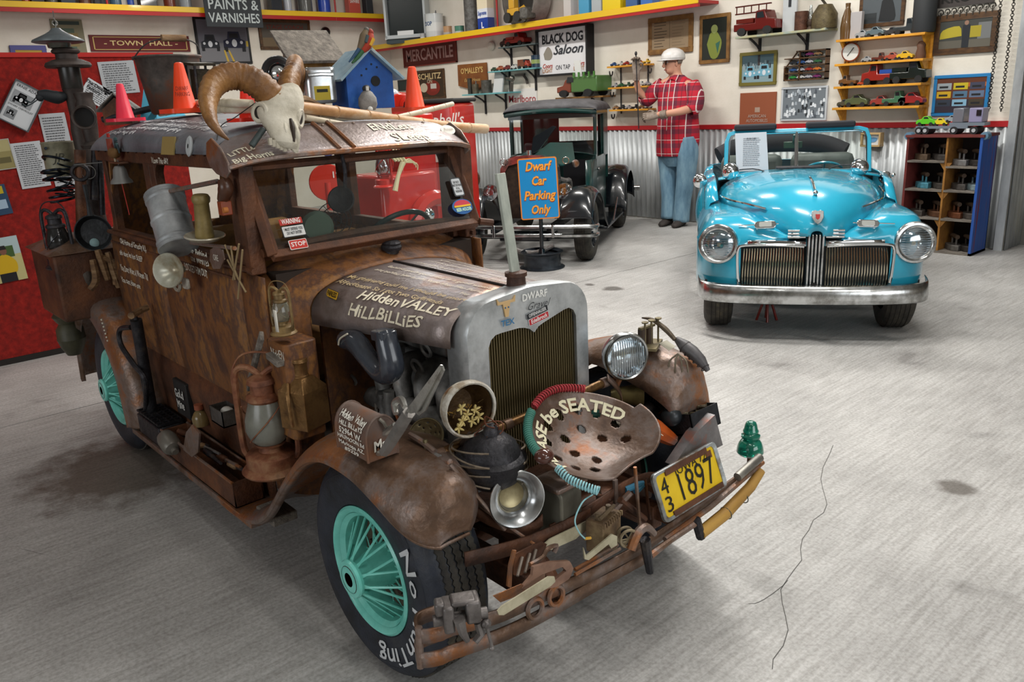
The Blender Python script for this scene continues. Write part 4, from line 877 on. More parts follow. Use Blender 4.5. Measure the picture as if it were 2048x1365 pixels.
# far fender: telegraph key, lobster, claw rake
def D(px,py,y=.9): return P(px,py,'y',y)
t=thing('telegraph_sounder','antique brass telegraph sounder standing on the far fender','telegraph',D(1300,690,.88));c=D(1300,690,.88)
TB=mat('dull_brass',rough=.4,metal=.6,noise=[(.3,'#4f4530'),(.6,'#857a5c')],scale=14);b=B(M=Mat.Translation(c) @ Mat.Rotation(.5,4,'Z'))
b.cbox((0,0,.0),(.055,.10,.010));b.build('base',TB,t,bevel=.002)
for yy in (-.028,.0): B(M=Mat.Translation(c)).cyl((-.005,yy,.005),(-.005,yy,.052),.0125,n=14).build('spool',mat('dark_spool','#3b2c20',rough=.5),t)
for yy in (-.028,.0,.03): B(M=Mat.Translation(c)).cyl((.005,yy,.005),(.005,yy,.070),.003,n=6).lathe([(.009,.070),(.010,.074),(0,.076)],10,Mat.Translation((.005,yy,0))).build('thumb_screw',TB,t)
B(M=Mat.Translation(c)).cbox((0,-.014,.056),(.012,.06,.006)).build('lever',TB,t)
poly=B('#b7b2a0');poly.m(frame(c+Vec((.045,.02,.004)),(.4,-.3,1))).prism([(-.02,-.012),(.018,-.016),(.022,.01),(-.012,.014)],Mat(),0,.001);poly.build('paper_tag',MT,t)
t=thing('lobster_figure','grey ribbed tin lobster crawling on the far fender','figurine',D(1380,690,.93))
lp=[D(a,b,.93) for a,b in ((1352,678),(1368,692),(1385,705),(1402,722),(1416,742))]
B(M=Mat()).tube(lp,[.008,.018,.019,.016,.007],12,1).build('body',mat('lobster_grey',rough=.5,metal=.4,noise=[(.3,'#3c3a3c'),(.6,'#626062')],scale=12),t)
for k in range(6):
    p=lp[1].lerp(lp[4],k/6+.05);B('#4a484a').ring(p,lp[4]-lp[1],.0185-.0013*k,.0018,16,5).build('shell_ring',OLD,t)
B('#6a5f50').tube([D(a,b,.91) for a,b in ((1350,680),(1330,658),(1305,640),(1284,636))],[.006,.008,.006,.002],7,4).build('feeler',OLD,t)
t=thing('claw_rake','small four pronged wire claw on the far fender','rake',D(1356,715,.88))
for dx in (-20,-6,8,20): B('#8a8272').tube([D(1356,708,.88),D(1356+dx*.8,722,.87),D(1356+dx,745,.87)],.0025,6,4).build('prong',OLD,t)
# ------------------------------------------------------------------ engine bay of the rusty car
ENG=mat('dusty_engine',rough=.55,metal=.35,noise=[(.3,'#3c3a38'),(.5,'#6b6a68'),(.62,'#8d8b88'),(.78,'#6a4630')],scale=10,bump=.2,bscale=60)
B().box(-.46,-.02,.38,.62,.42,.70).build('engine_block',ENG,car,bevel=.01)
B().box(-.44,-.04,.40,.60,.70,.76).build('cylinder_head',ENG,car,bevel=.008)
for i in range(6): B('#9aa2ac').cyl((-.40+i*.068,.40,.765),(-.40+i*.068,.395,.80),.009,n=8).sph((-.40+i*.068,.395,.80),.010,8,6).build('spark_plug',ME,car)
for i in range(4):
    x=-.36+i*.10;B().tube([(x,.385,.68),(x,.34,.685),(x+.015,.305,.655),(x+.03,.30,.60)],[.028,.027,.026,.026],12,5).build('exhaust_runner',ENG,car)
B().tube([(-.40,.30,.56),(-.28,.295,.57),(-.1,.295,.57),(.0,.30,.56)],[.03,.036,.036,.03],12,3).build('exhaust_manifold',ENG,car)
B().tube([(-.01,.38,.66),(.0,.31,.66),(.01,.30,.55),(.0,.3,.42)],.032,14,5).build('radiator_hose',mat('grey_hose','#6a6866',rough=.5),car)
for x,y,z0,z1,r in ((-.30,.27,.42,.60,.012),(-.255,.265,.42,.62,.016),(-.22,.29,.40,.58,.008)): B().cyl((x,y,z0),(x,y,z1),r).build('engine_pipe',ENG,car)
b=B('#6b4028')
for i in range(9):
    x=random.uniform(-.40,-.12);b.k(random.choice(['#8a4a22','#3a3028','#6d665e','#b0562a'])).tube([(x,.34,random.uniform(.5,.68)),(x+random.uniform(-.04,.05),.27,random.uniform(.48,.6)),(x+random.uniform(-.08,.08),.26,random.uniform(.38,.5))],random.uniform(.003,.007),6,5)
b.build('engine_wiring',MT,car,kind='stuff')
for i,(px,py) in enumerate(((835,735),(852,700),(705,760),(735,800))): B().ring(G(px,py,.3),(0,1,.3),.022-.003*i,.005,18,6).build('hose_clamp',ENG,car)
# black duct shaped like a boot standing in the engine bay
t=thing('black_air_duct','black boot shaped air duct rising beside the engine','duct',G(745,730,.22))
BK=mat('black_plastic',rough=.22,coat=.4,noise=[(.3,'#24272d'),(.6,'#3a3f48'),(.8,'#565a60')],scale=6)
pp=[G(a,b_,.2) for a,b_ in ((690,680),(712,685),(735,715),(765,748),(783,735),(775,690),(768,662))]
B().tube(pp,[.026,.031,.027,.027,.033,.030,.026],14,6).build('duct',BK,t)
B().prism(rrect(.062,.05,.012),frame(G(768,672,.2),(-.05,0,1)),-.01,.014).build('mouth',BK,t,bevel=.003)
B('#c9c2ae').tube([G(677,690,.17),G(680,678,.165),G(695,668,.165)],.0025,6,4).build('trim_ring',MT,t)
# hand shears standing on the fender
t=thing('sheep_shears','large steel hand shears with pointed blades standing on fender','shears',G(790,890,.02))
STL=mat('worn_steel',rough=.3,metal=.8,noise=[(.35,'#8d8b86'),(.6,'#c4c3bd'),(.75,'#77675a')],scale=14)
def poly3y(name,pix,y,th,m,par):
    pts=[G(a,b,y) for a,b in pix];b=B();n=len(pts);d=Vec((0,th,0))
    b.add(pts+[p+d for p in pts],[tuple(range(n-1,-1,-1)),tuple(range(n,2*n))]+[(i,(i+1) % n,n+(i+1) % n,n+i) for i in range(n)]);return b.build(name,m,par)
poly3y('blade',[(810,824),(880,730),(883,732),(834,825),(822,828)],.005,.004,STL,t)
poly3y('blade',[(830,826),(884,733),(887,742),(850,822),(838,832)],.013,.004,STL,t)
B().tube([G(818,826,.01),G(800,855,.01),G(780,888,.01),G(768,905,.01)],[.014,.015,.014,.012],6,4).build('handle',mat('strap_steel',rough=.4,metal=.6,noise=[(.3,'#5c5855'),(.6,'#8e8a86')],scale=12),t)
B().tube([G(768,905,.01),G(752,905,.02),G(755,880,.03),G(775,862,.04),G(790,850,.04)],[.007,.008,.008,.006],8,5).build('spring_bow',STL,t)
B().tube([G(792,828,.04),G(790,808,.05),G(802,800,.05),G(810,815,.04)],[.006,.009,.009,.006],8,5).build('finger_loop',STL,t)
# mailbox
t=thing('toy_mailbox','small rusty mailbox with hand painted address on the fender','mailbox',(-.08,.06,.60))
MB=mat('mailbox_brown',rough=.5,metal=.2,noise=[(.3,'#4a3830'),(.5,'#6b5a52'),(.7,'#7a4f34')],scale=8)
p0=G(676,893,-.01);p1=G(738,920,-.01);dx=(p1-p0);dx.z=0;L_=dx.length;ex=dx.normalized();Wd=.078;zb=(p0.z+p1.z)/2-.005;zt_=.655
M=Mat(((ex.x,-ex.y,0,p0.x),(ex.y,ex.x,0,p0.y),(0,0,1,zb),(0,0,0,1)))
def mbs(x,s=1): return [(x,0,0)]+[(x,Wd/2-(Wd/2)*s*cos(a),.052+.05*s*sin(a)) for a in [pi*i/14 for i in range(15)]]+[(x,Wd,0)]
B(M=M).loft([mbs(0),mbs(L_)],True,True,True).build('box',MB,t,bevel=.002)
for x in (0.003,L_-.003): B(M=M).tube([Vec(q) for q in mbs(x,1.0)],.004,6).build('rolled_edge',MB,t)
for k,s_ in enumerate(('Hidden Valley','HiLL BiLLeYS','52964 W.','HALFMOON Rd','MAricopa AZ.','85239')):
    zz=(.088,.071,.053,.037,.022,.009)[k]
    text(s_,0,0,0,(.019,.015,.02,.014,.013,.012)[k],'address','#e9e5da',t,fn=lambda x,y,zz=zz: M @ Vec((L_/2+x,-.003+Wd/2*(1-sqrt(1-min(.96,(max(0,zz+y-.052)/.05)**2))),zz+y)),w=L_*(.8,.72,.7,.84,.8,.45)[k],jit=.05,bold=.02)
text('Mail',0,0,0,.034,'address','#e9e5da',t,fn=lambda x,y: M @ Vec((L_+.004,Wd/2-.002+x,.035+y)),w=.046,jit=.04,bold=.03)
B('#8a8880',M).tube([(L_+.004,.035,.098),(L_+.012,.04,.09),(L_+.012,.045,.078)],.004,6).build('latch',OLD,t)
t=thing('slotted_skimmer','round perforated metal skimmer lying beside the mailbox','skimmer',G(850,875,.2));M2=frame(G(855,875,.2),(.5,-.75,.6))
b=B(M=M2);nr_,na_=12,40;vs_=[];fs=[]
for i in range(nr_+1):
    for j in range(na_): a=2*pi*j/na_;q=i/nr_;vs_.append((.045*q*cos(a),.045*q*sin(a),.012*q*q))
for i in range(nr_):
    for j in range(na_):
        if i in (3,6,9) and j % (8 if i == 3 else 5 if i == 6 else 4) == 0: continue
        fs.append((i*na_+j,i*na_+(j+1) % na_,(i+1)*na_+(j+1) % na_,(i+1)*na_+j))
b.add(vs_,fs);b.build('bowl',TB,t,solid=.002);B(M=M2).ring((0,0,.012),(0,0,1),.045,.0025,32,6).build('rim',TB,t)
b=thing('fender_scraps','twisted leather and metal scraps heaped on fender behind headlamp','scraps',G(830,905,.14))
for a in (((770,915),(810,900),(850,905)),((800,890),(840,898),(880,915)),((850,880),(858,920),(868,935)),((790,915),(840,915),(900,925)),((820,870),(845,885),(870,905))):
    B().tube([G(x,y,.13) for x,y in a],random.uniform(.006,.010),7,4).build('scrap',random.choice([OLD,RUSTG,TB]),b).data
# ------------------------------------------------------------------ lanterns and junk on the near side
def lantern(name,label,base,h,bodym,globem,cat='lantern',rz=0,lean=(0,0,1)):
    """hurricane lantern of height h standing at base"""
    t=thing(name,label,cat,base);M=frame(base,lean) @ Mat.Rotation(rz,4,'Z') @ Mat.Scale(h,4)
    B(M=M).lathe([(.0,0),(.235,0),(.25,.02),(.225,.05),(.205,.06),(.205,.15),(.19,.165),(.10,.18),(.085,.22),(.12,.23),(.125,.25),(0,.25)],28).build('fuel_tank',bodym,t)
    B(M=M).lathe([(.115,.25),(.15,.29),(.178,.37),(.17,.46),(.135,.57),(.12,.62)],28).build('globe',globem,t)
    B(M=M).lathe([(.125,.60),(.14,.62),(.135,.65),(.10,.67),(.095,.74),(.12,.75),(.11,.79),(.05,.82),(0,.825)],24).build('chimney_cap',bodym,t)
    for s in (-1,1): B(M=M).tube([(s*.2,0,.12),(s*.235,0,.2),(s*.235,0,.55),(s*.225,0,.78),(s*.19,0,.86),(s*.1,0,.87),(0,0,.80)],.027,8,4).build('side_tube',bodym,t)
    B(M=M).tube([(-.24,0,.62),(-.25,0,.8),(-.16,0,.96),(0,0,1.0),(.16,0,.96),(.25,0,.8),(.24,0,.62)],.009,6,4).build('bail',bodym,t)
    b=B(M=M)
    for k in range(3):
        a0=k*2.1;b.tube([(.18*cos(a0+u*1.6),.18*sin(a0+u*1.6),.30+.28*u) for u in [i/8 for i in range(9)]],.006,5)
    b.build('globe_guard',bodym,t)
    return t
RL=mat('rusty_lantern',rough=.6,metal=.25,noise=[(.3,'#4a2a1c'),(.5,'#7a4a32'),(.65,'#8f6a4c'),(.8,'#5a4438')],scale=16,bump=.3)
GLB=mat('dusty_globe',rough=.25,trans=.35,noise=[(.3,'#6f6f66'),(.6,'#97988e')],scale=5)
p0=G(548,936,.02)
lantern('hurricane_lantern','big rusty hurricane lantern on the running board by fender',p0+Vec((0,0,-.005)),.355,RL,GLB,rz=.7)
B('#8f8a82').box(-.03,.03,-.02,.02,0,.02)
tag(B(M=Mat.Translation(G(552,718,.035)) @ Mat.Rotation(.2,4,'Y')).box(-.03,.035,-.015,.02,-.009,.009).build('wood_block',GREYW,bevel=.002),'grey wooden block resting on top of the big lantern','block')
tag(B(M=frame(G(497,775,.03),G(528,655,.03)-G(497,775,.03),(1,-.3,0))).box(-.016,.016,-.006,.006,0,.235).build('board',GREYW,bevel=.002),'narrow weathered board leaning upright behind the big lantern','board')
# small upper lantern on a rusty crate post
p1=G(568,668,.06)
lantern('small_lantern','small old lantern with clear globe standing on brown tin',p1,.145,mat('brass_lantern',rough=.5,metal=.4,noise=[(.3,'#4c3a24'),(.6,'#8a7148')],scale=16),mat('clear_globe','#b9b8a6',rough=.08,trans=.8),rz=.4)
t=thing('brown_tin','tall rusty tin reading upside down letters under the small lantern','tin',(-.44,.085,.5))
B(M=Mat.Translation((-.45,.09,.17))).prism(rrect(.12,.10,.02),Mat(),.33,.605).build('body',RUST,t,bevel=.004)
text('NiddEN',(-.43,.038,.745),(1,0,0),(0,0,1),.035,'lettering','#d8d2c4',t,w=.075,jit=.05)
tag(B('#d6d2c6').quad(G(546,620,.0),G(552,622,.0),G(558,665,.0),G(552,664,.0)).build('paper_tag',MT,solid=.001),'white paper tag hanging on the small lantern','tag')
# oil can with funnel top
ob=G(632,835,.10);t=thing('copper_oil_can','copper coloured oil can with pyramid shoulder between lantern and engine','can',ob+Vec((0,0,-.06)))
Mo=Mat.Translation(ob+Vec((-.02,-.02,-.02))) @ Mat.Rotation(.35,4,'Z') @ Mat.Scale(.76,4)
def sq(w,z): return [(w,w,z),(-w,w,z),(-w,-w,z),(w,-w,z)]
B(M=Mo).loft([sq(.062,0),sq(.062,.14),sq(.060,.145),sq(.030,.185)],True,True,True).build('body',BRASSY,t,bevel=.002,ang=20)
B(M=Mo).lathe([(.030,.18),(.030,.19),(.027,.192),(.027,.235),(.031,.24),(.030,.252),(0,.253)],20).build('neck',BRASSY,t)
B(M=Mo).tube([(-.02,-.05,.17),(.0,-.075,.12),(.01,-.08,.02)],.007,6,4).build('handle',BRASSY,t)
# mud splash step: grey block and rods near the running board end
tag(B().box(-.70,-.58,.02,.10,.17,.20).build('step_block',GREYW,bevel=.004),'small grey block under the big lantern on the running board','block')
# tool tray on the running board
t=thing('tool_tray','long rusty tool tray full of old tools on running board','tray',(-1.15,.03,.172))
b=B();x0,x1,y0,y1,z0,z1=-1.42,-.78,-.012,.085,.174,.262
b.box(x0,x1,y0,y0+.005,z0,z1).box(x0,x1,y1-.005,y1,z0,z1).box(x0,x0+.005,y0,y1,z0,z1).box(x1-.005,x1,y0,y1,z0,z1).box(x0,x1,y0,y1,z0,z0+.004);b.build('tray',RUSTD,t,bevel=.001)
B().tube([(x0,y0,z1),(x1,y0,z1)],.005,6).tube([(x0,y1,z1),(x1,y1,z1)],.005,6).build('rolled_rim',RUSTG,t)
random.seed(11)
tools=[('long grey file lying in the middle of the tool tray','file'),('twisted drill bit lying along the tool tray','drill bit'),('brown wooden handled chisel in the tool tray','chisel'),('rusty bolt rod near the wall side of the tray','rod'),('dark round punch in the tool tray end','punch'),('pale iron bar propped on the tray rim','bar')]
for k,(lb,ct) in enumerate(tools):
    xa=x0+.05+k*.085;ya=random.uniform(.005,.07);nm=ct.replace(' ','_')
    b=B();pa_=Vec((xa,ya,z1-.004));pb2=Vec((xa+.19,random.uniform(.005,.07),z1+.004+.003*k));L2=(pb2-pa_).length;Mt=frame(pa_,pb2-pa_)
    tl=thing(nm,lb,ct,pa_)
    B(M=Mt).lathe([(.004,0),(.011,.006),(.012,L2*.3),(.007,L2*.38),(0.001,L2*.39)],10).build('handle',random.choice([OLDW,RUSTD,IRON]),tl)
    bb=B(M=Mt)
    if k == 1:
        for j in range(10): bb.cbox((0,0,L2*.4+j*.011),(.016,.006,.014),Mat.Rotation(j*.5,4,'Z'))
    else: bb.cyl((0,0,L2*.36),(0,0,L2),.007,.005,8)
    bb.build('shank',random.choice([OLD,RUSTG,IRON]),tl)
t=thing('crank_grille','black slotted metal crate at the rear end of tool tray','crate',(-1.55,.04,.175));b=B()
for i in range(9): b.box(-1.70+i*.03,-1.694+i*.03,-.01,.085,.262,.27)
for i in range(5): b.box(-1.70,-1.455,-.01+i*.0225,-.006+i*.0225,.262,.27)
b.build('grid',IRON,t);B().box(-1.70,-1.455,-.012,.088,.176,.255).build('body',IRON,t,bevel=.004)
t=thing('oil_flask','small amber bottle with red cap standing behind the tray','bottle',(-1.22,.08,.262));pf=G(398,820,.075)
B('#8f8a78',Mat.Translation(pf+Vec((0,0,-.03)))).lathe([(0,-.03),(.028,-.028),(.03,.0),(.02,.02),(.012,.028),(.012,.034)],16).build('body',mat('amber_glass','#8f7a50',rough=.2,trans=.4),t);B('#8a4a30',Mat.Translation(pf+Vec((0,0,-.03)))).cyl((0,0,.032),(0,0,.05),.016).build('cap',MT,t)
t=thing('painted_block','black block painted Gold Mine leaning above the tool tray','block',(-1.4,.08,.3));Mg=Mat(((1,0,0,-1.40),(0,0,-1,.072),(0,1,0,.365),(0,0,0,1)))
B('#1c1b1b',Mg).box(-.065,.065,-.07,.07,-.028,.0).build('block',MT,t,bevel=.004);text('GoLd\nMine',(-1.40,.068,.365),(1,0,0),(0,0,1),.046,'lettering','#c9c9c4',t,jit=.05,bold=.02,w=.085)
t=thing('open_tin_box','small dark tin box with crumpled white rag above the tray','tin',G(455,830,.06));pq=G(450,825,.06);Mq=Mat.Translation(pq)
B('#5c5a58',Mq).box(-.05,.05,-.03,.03,-.035,-.03).box(-.05,.05,-.03,-.027,-.035,.02).box(-.05,.05,.027,.03,-.035,.02).box(-.05,-.047,-.03,.03,-.035,.02).box(.047,.05,-.03,.03,-.035,.02).build('box',OLD,t)
b=B('#b9b8b2',Mq);b.sph((.02,0,.008),(.03,.02,.016),9,6);b.build('rag',MT,t)
t=thing('grey_jug','dull grey jug hanging at the outer rim of tool tray','jug',G(345,880,-.02));B(M=frame(G(338,885,-.03),(1,0,-.4))).lathe([(0,-.04),(.028,-.038),(.034,-.02),(.034,.03),(.028,.04),(.012,.045),(.012,.06),(0,.06)],16).build('body',mat('jug_grey','#6e6a62',rough=.4,metal=.3),t)
tag(poly3y('hatchet_blade',[(372,865),(384,850),(398,868),(396,905),(384,915),(366,900)],-.03,.006,RUSTG,None),'rusty hatchet blade hooked over the outer rim of tray','hatchet')
# tyre pump and hooked crank against the rear fender
t=thing('tyre_pump','tall black iron tyre pump standing against the rear fender','pump',(-1.55,-.01,.18));pt_,pb2=G(272,640,.01),G(305,828,.03)
B().cyl(pb2,pt_,.021,n=14).build('barrel',IRON,t);B().tube([G(262,632,-.02),G(280,622,.03),G(295,615,.06)],.013,8).build('handle',OLDW,t);B().cyl(pt_,pt_+Vec((0,0,.03)),.008).build('rod',IRON,t)
B().tube([G(262,655,0),G(240,660,-.01),G(242,690,-.015),G(268,730,-.01),G(290,760,.0),G(292,818,.01)],.010,8,5).build('hooked_crank',IRON,t)
# cap and tail lamp on rear fender
t=thing('black_oil_cap','black round oil can lid standing on the rear fender','can',G(212,595,.05));pq=G(214,598,.06);B(M=Mat.Translation(pq)).lathe([(0,-.03),(.035,-.03),(.035,.012),(.028,.016),(.026,.022),(0,.022)],18).build('body',IRON,t)
tl=thing('tail_lamp_cup','dark lamp cup facing forward on top of rear fender','lamp',G(170,595,.03));B(M=frame(G(172,598,.03),(.6,-.8,0))).lathe([(0,-.03),(.025,-.025),(.034,0),(.030,.003),(.02,-.015),(0,-.02)],18).build('cup',IRON,tl)
# jerry can, horn and cone candle on the door
t=thing('ribbed_tin','grey ribbed metal cylinder hanging outside the front door window','tin',G(340,440,.04));a0=G(358,497,.03);a1=G(328,388,.05)
Mj=frame(a0,a1-a0,(1,-.2,0));Lj=(a1-a0).length;r=.06
GAL=mat('galvanised_tin',rough=.5,metal=.5,noise=[(.3,'#7e8082'),(.6,'#b0b3b5'),(.8,'#c9cbcc')],scale=8)
pr=[(0,0),(r,0),(r*1.05,.003),(r*1.05,.009),(r,.012)]
for f_ in (.12,.5,.88): pr+=[(r,Lj*f_-.008),(r*1.05,Lj*f_-.002),(r*1.05,Lj*f_+.002),(r,Lj*f_+.008)]
pr+=[(r,Lj-.012),(r*1.05,Lj-.009),(r*1.05,Lj-.003),(r,Lj),(0,Lj)]
B(M=Mj).lathe(pr,28).build('body',GAL,t,ang=20);B('#8a6a4a',Mj).sph((-.02,0,Lj+.012),.012,10,6).build('knob',OLD,t)
t=thing('side_horn','pale flared brass horn fixed to the door under ribbed tin','horn',G(337,542,.0));Mh2=frame(G(337,541,-.01),(.55,-.8,.15))
B(M=Mh2).lathe([(.012,-.07),(.016,-.045),(.028,-.02),(.044,-.003),(.056,.002),(.054,.005),(.040,0),(.026,-.014),(.012,-.03),(0,-.032)],30).build('bell',mat('pale_horn',rough=.35,metal=.5,noise=[(.35,'#8f7b5c'),(.55,'#b9b8a8'),(.75,'#cfcfc6')],scale=9),t)
B('#cfcfc6').prism(rrect(.045,.035,.01),frame(G(373,567,.03),(.1,-1,0)),0,.005).build('bracket',OLD,t);B('#a9a294').ring(G(352,560,.03),(0,-1,0),.035,.006,20,6,3.4,6.0).build('loop',OLD,t)
t=thing('olive_bottle','tapered olive bottle standing on a pale saucer at the window','bottle',G(412,478,.03));Mb=frame(G(410,476,.025),(.12,0,1))
B(M=Mb).lathe([(.026,0),(.027,.005),(.023,.05),(.021,.10),(.022,.102),(.025,.106),(.026,.118),(.021,.126),(0,.128)],20).build('body',mat('olive_bottle',rough=.45,noise=[(.3,'#5a4b26'),(.6,'#8a7848')],scale=9),t)
B(M=Mb).lathe([(0,-.008),(.04,-.006),(.058,.006),(.056,.010),(.035,.002),(0,.0)],24).build('saucer',mat('saucer_enamel',rough=.3,metal=.2,noise=[(.35,'#7c6a4c'),(.6,'#b5b0a0')],scale=9),t)
t=thing('telephone_handset','brown and red wooden wall telephone piece by the window post','telephone',G(450,390,.05));B().tube([G(448,360,.05),G(452,378,.05),G(446,400,.05)],[.017,.022,.016],10,3).build('receiver',mat('dark_wood_gloss','#4a2e20',rough=.3),t)
B(M=Mat.Translation(G(450,416,.05))).cbox((0,0,0),(.032,.03,.04)).build('box',mat('red_wood','#8a4024',rough=.4),t,bevel=.003);B('#b06a30').cyl(G(455,420,.03),G(455,420,.03)+Vec((0,-.012,0)),.008).build('cap',MT,t)
t=thing('curtain_rod','grey metal rod hanging across the top of front door window','rod',G(400,372,.05));B().cyl(G(338,383,.05),G(435,363,.05),.007).build('rod',RUSTG,t)
t=thing('tool_bundle','bundle of thin bare sticks tied under the window at pillar','sticks',G(470,540,.04))
for a in (((450,490),(475,555)),((462,492),(470,560)),((478,488),(466,560)),((485,500),(476,598)),((455,520),(492,585))): B('#8f7a58').cyl(G(*a[0],.04),G(*a[1],.04),.0028,n=6).build('stick',MT,t)
t=B().cyl(G(382,486,.045),G(470,497,.045),.006).build('hand_rail',RUSTG);tag(t,'thin metal rail along the sill of the front door','rail')
tag(poly3y('oval_plaque',[(420,500),(432,492),(444,500),(448,520),(440,538),(426,538),(419,520)],.045,.004,RUSTG,None),'small oval steel plaque painted ORE beside the tied sticks','plaque')
text('ORE',G(434,516,.042),(1,0,0),(0,0,1),.026,'lettering','#dcd8cc',car,w=.035,th=.004)
LW='#d9d4c6'
for s_,px,py,sz,wd in (('Just Behind',395,506,.03,.16),('the WHITES',400,522,.03,.15),('LOCKED HIM OUT',392,541,.034,.19)): text(s_,G(px,py,BL-.017),(1,0,-.02),(0,0,1),sz,'door_lettering',LW,car,w=wd,jit=.04,bold=.015)
for s_,px,py,sz,wd in (('Old Home of Grouchy R.J.',266,490,.03,.30),('shh dont let him SLEEP',262,512,.028,.27),('You Dont Want A Women Till',268,545,.034,.32),('You cant Have one',262,566,.03,.23)): text(s_,G(px,py,BL-.017),(1,0,0),(0,0,1),sz,'door_lettering',LW,car,w=wd,jit=.04,bold=.015)
text('I Love This dAY',G(322,322,BL-.012),(1,0,0),(0,0,1),.026,'rail_lettering',LW,car,w=.155,jit=.03,bold=.015,th=.004)
for k in range(7): B('#c9c6b4').sph(G(203+k*2,640+k*7,-.022),.004,6,4).build('fender_dot',MT,car)
# visor lettering
def vfn(t0,s0): return lambda x,y: visr(t0+x/.85,s0-y/.125)+Vec((.004,0,.003))
text('LiTTLe',0,0,0,.032,'visor_lettering','#e6dfc8',car,fn=vfn(.07,.62),w=.075,jit=.05,bold=.02)
text('Big Horns',0,0,0,.034,'visor_lettering','#e6dfc8',car,fn=vfn(.085,.93),w=.115,jit=.05,bold=.02)
text('ENdLess',0,0,0,.05,'visor_lettering','#e6dfc8',car,fn=vfn(.70,.32),w=.16,jit=.04,bold=.012)
text('SLeep',0,0,0,.055,'visor_lettering','#e6dfc8',car,fn=vfn(.735,.76),w=.14,jit=.04,bold=.012)
for k in range(5): text('HOTEL NO',0,0,0,.011,'visor_lettering','#e6e6e2',car,fn=vfn(.86+.004*k,.3+.14*k),w=.03,bold=.02)
q=visr(.955,.45)+Vec((.006,0,.004));M=frame(q,(.75,0,.65),(0,1,0));p_=B('#e3e0d6',M).prism([(.028*cos(a),.020*sin(a)) for a in [2*pi*i/24 for i in range(24)]],Mat(),0,.003).build('oval_badge',MT,car);text('Route',q+Vec((.004,0,.003)),(0,1,0),(-.6,0,.75),.016,'lettering','#8a7a6a',p_,w=.035)
# roof lettering, plaques
def rfn(x0,t0): return lambda x,y: roofpt(x0+x,t0-y/.5)+Vec((0,-.004,.005))
for s_,x_,t_,w_ in (('My wife says I never listen to her because',-1.35,.26,.80),('MANY A MAN HAS FALLEN FOR A GIRL',-1.25,.21,.62),('AnD I wont because the Man never died of',-1.42,.155,.62),('Thanks wife did',-1.62,.105,.28)): text(s_,0,0,0,.026,'roof_lettering','#e0e0e2',car,fn=rfn(x_,t_),w=w_,jit=.08,bold=.01)
tag(B('#a8935a',frame(G(338,292,.075),(0,-1,.25),(1,0,0))).box(-.055,.055,-.028,.028,0,.004).build('brass_plate',mat('brass_plate','#a8935a',rough=.5,metal=.3)),'blank tan brass plate standing on the roof edge','plate')
tag(B('#aeb2b4',frame(G(381,293,.075),(0,-1,.2),(1,0,0))).lathe([(.006,0),(.024,0),(.026,.004),(.022,.008),(.006,.008)],20,Mat.Diagonal((.8,1.2,1,1))).build('oval_stone',MT),'pale oval stone ring beside the tan plate on roof edge','ring')
# rooster and bell at the rear window
t=thing('painted_rooster','small painted rooster with red comb on the rear roof corner','figurine',G(230,310,.06));c=G(228,306,.055);s=.9
def R_(x,z): return c+Vec((x*s,0,z*s))
B('#6a4a24').tube([R_(-.035,.012),R_(-.01,.0),R_(.02,.0),R_(.045,.015)][::-1],[.006,.018,.02,.010],10,4).build('body',MT,t)
B('#7a3020').tube([R_(-.025,.005),R_(-.035,.03),R_(-.035,.055)],[.014,.011,.010],8,3).build('neck',MT,t);B('#a82a20').cbox(R_(-.036,.068),(.022,.005,.014)).build('comb',MT,t)
for k in range(5): B(('#23343a','#2f4a4c','#1e2628')[k % 3]).tube([R_(.03,.01),R_(.05,.03+.006*k),R_(.065-.006*k,.02+.008*k),R_(.07-.01*k,.0+.012*k)],[.005,.006,.004,.002],6,4).build('tail_feather',MT,t)
B('#b8a890').cyl(R_(0,-.02),R_(0,-.035),.004).build('legs',MT,t);B(M=Mat.Translation(R_(.02,-.036))).box(-.05,.06,-.015,.02,-.004,.002).build('perch',RUSTD,t)
t=thing('hanging_bell','small grey bell hanging in the rear side window','bell',G(243,345,.05));c=G(243,362,.05);B(M=Mat.Translation(c)).lathe([(.038,-.008),(.036,0),(.026,.012),(.022,.04),(.015,.052),(0,.055)],20).build('bell',mat('bell_grey','#7d7c7a',rough=.5,metal=.4),t);B('#555').cyl(c+Vec((0,0,.05)),c+Vec((0,0,.075)),.002,n=6).build('hanger',MT,t)
B('#b03428').tube([c+Vec((0,0,-.01)),c+Vec((.01,0,-.06)),c+Vec((.022,0,-.12))],.002,5).build('red_cord',MT,t)
# ------------------------------------------------------------------ interior
SEATL=mat('brown_seat_cloth',rough=.8,noise=[(.3,'#4a3010'),(.6,'#7a5420'),(.8,'#936828')],scale=8)
for x_,nm in ((-1.05,'front_seat'),(-1.65,'rear_seat')):
    B().box(x_-.2,x_+.12,.14,.83,.45,.62).build(nm,SEATL,car,bevel=.03);B(M=Mat.Translation((x_-.2,.48,.62)) @ Mat.Rotation(-.15,4,'Y')).box(-.05,.05,-.34,.34,-.05,.30).build('seat_back',SEATL,car,bevel=.03)
stw=Vec((-.80,.68,.93));M=frame(stw,(-.75,0,.66));B(M=M).ring((0,0,0),(0,0,1),.135,.009,40,8).build('steering_wheel',mat('dark_teal_bakelite','#1d3a38',rough=.25,coat=.3),car)
for k in range(4): B('#9fb0b0',M).cyl((0,0,0),(.13*cos(k*pi/2+.4),.13*sin(k*pi/2+.4),0),.004).build('wheel_spoke',ME,car)
B().cyl(stw,stw+Vec((.2,0,-.2)),.012).build('steering_column',IRON,car)
B('#2a1e16').box(-.64,-.58,.13,.84,.85,.93).build('dashboard',MT,car)
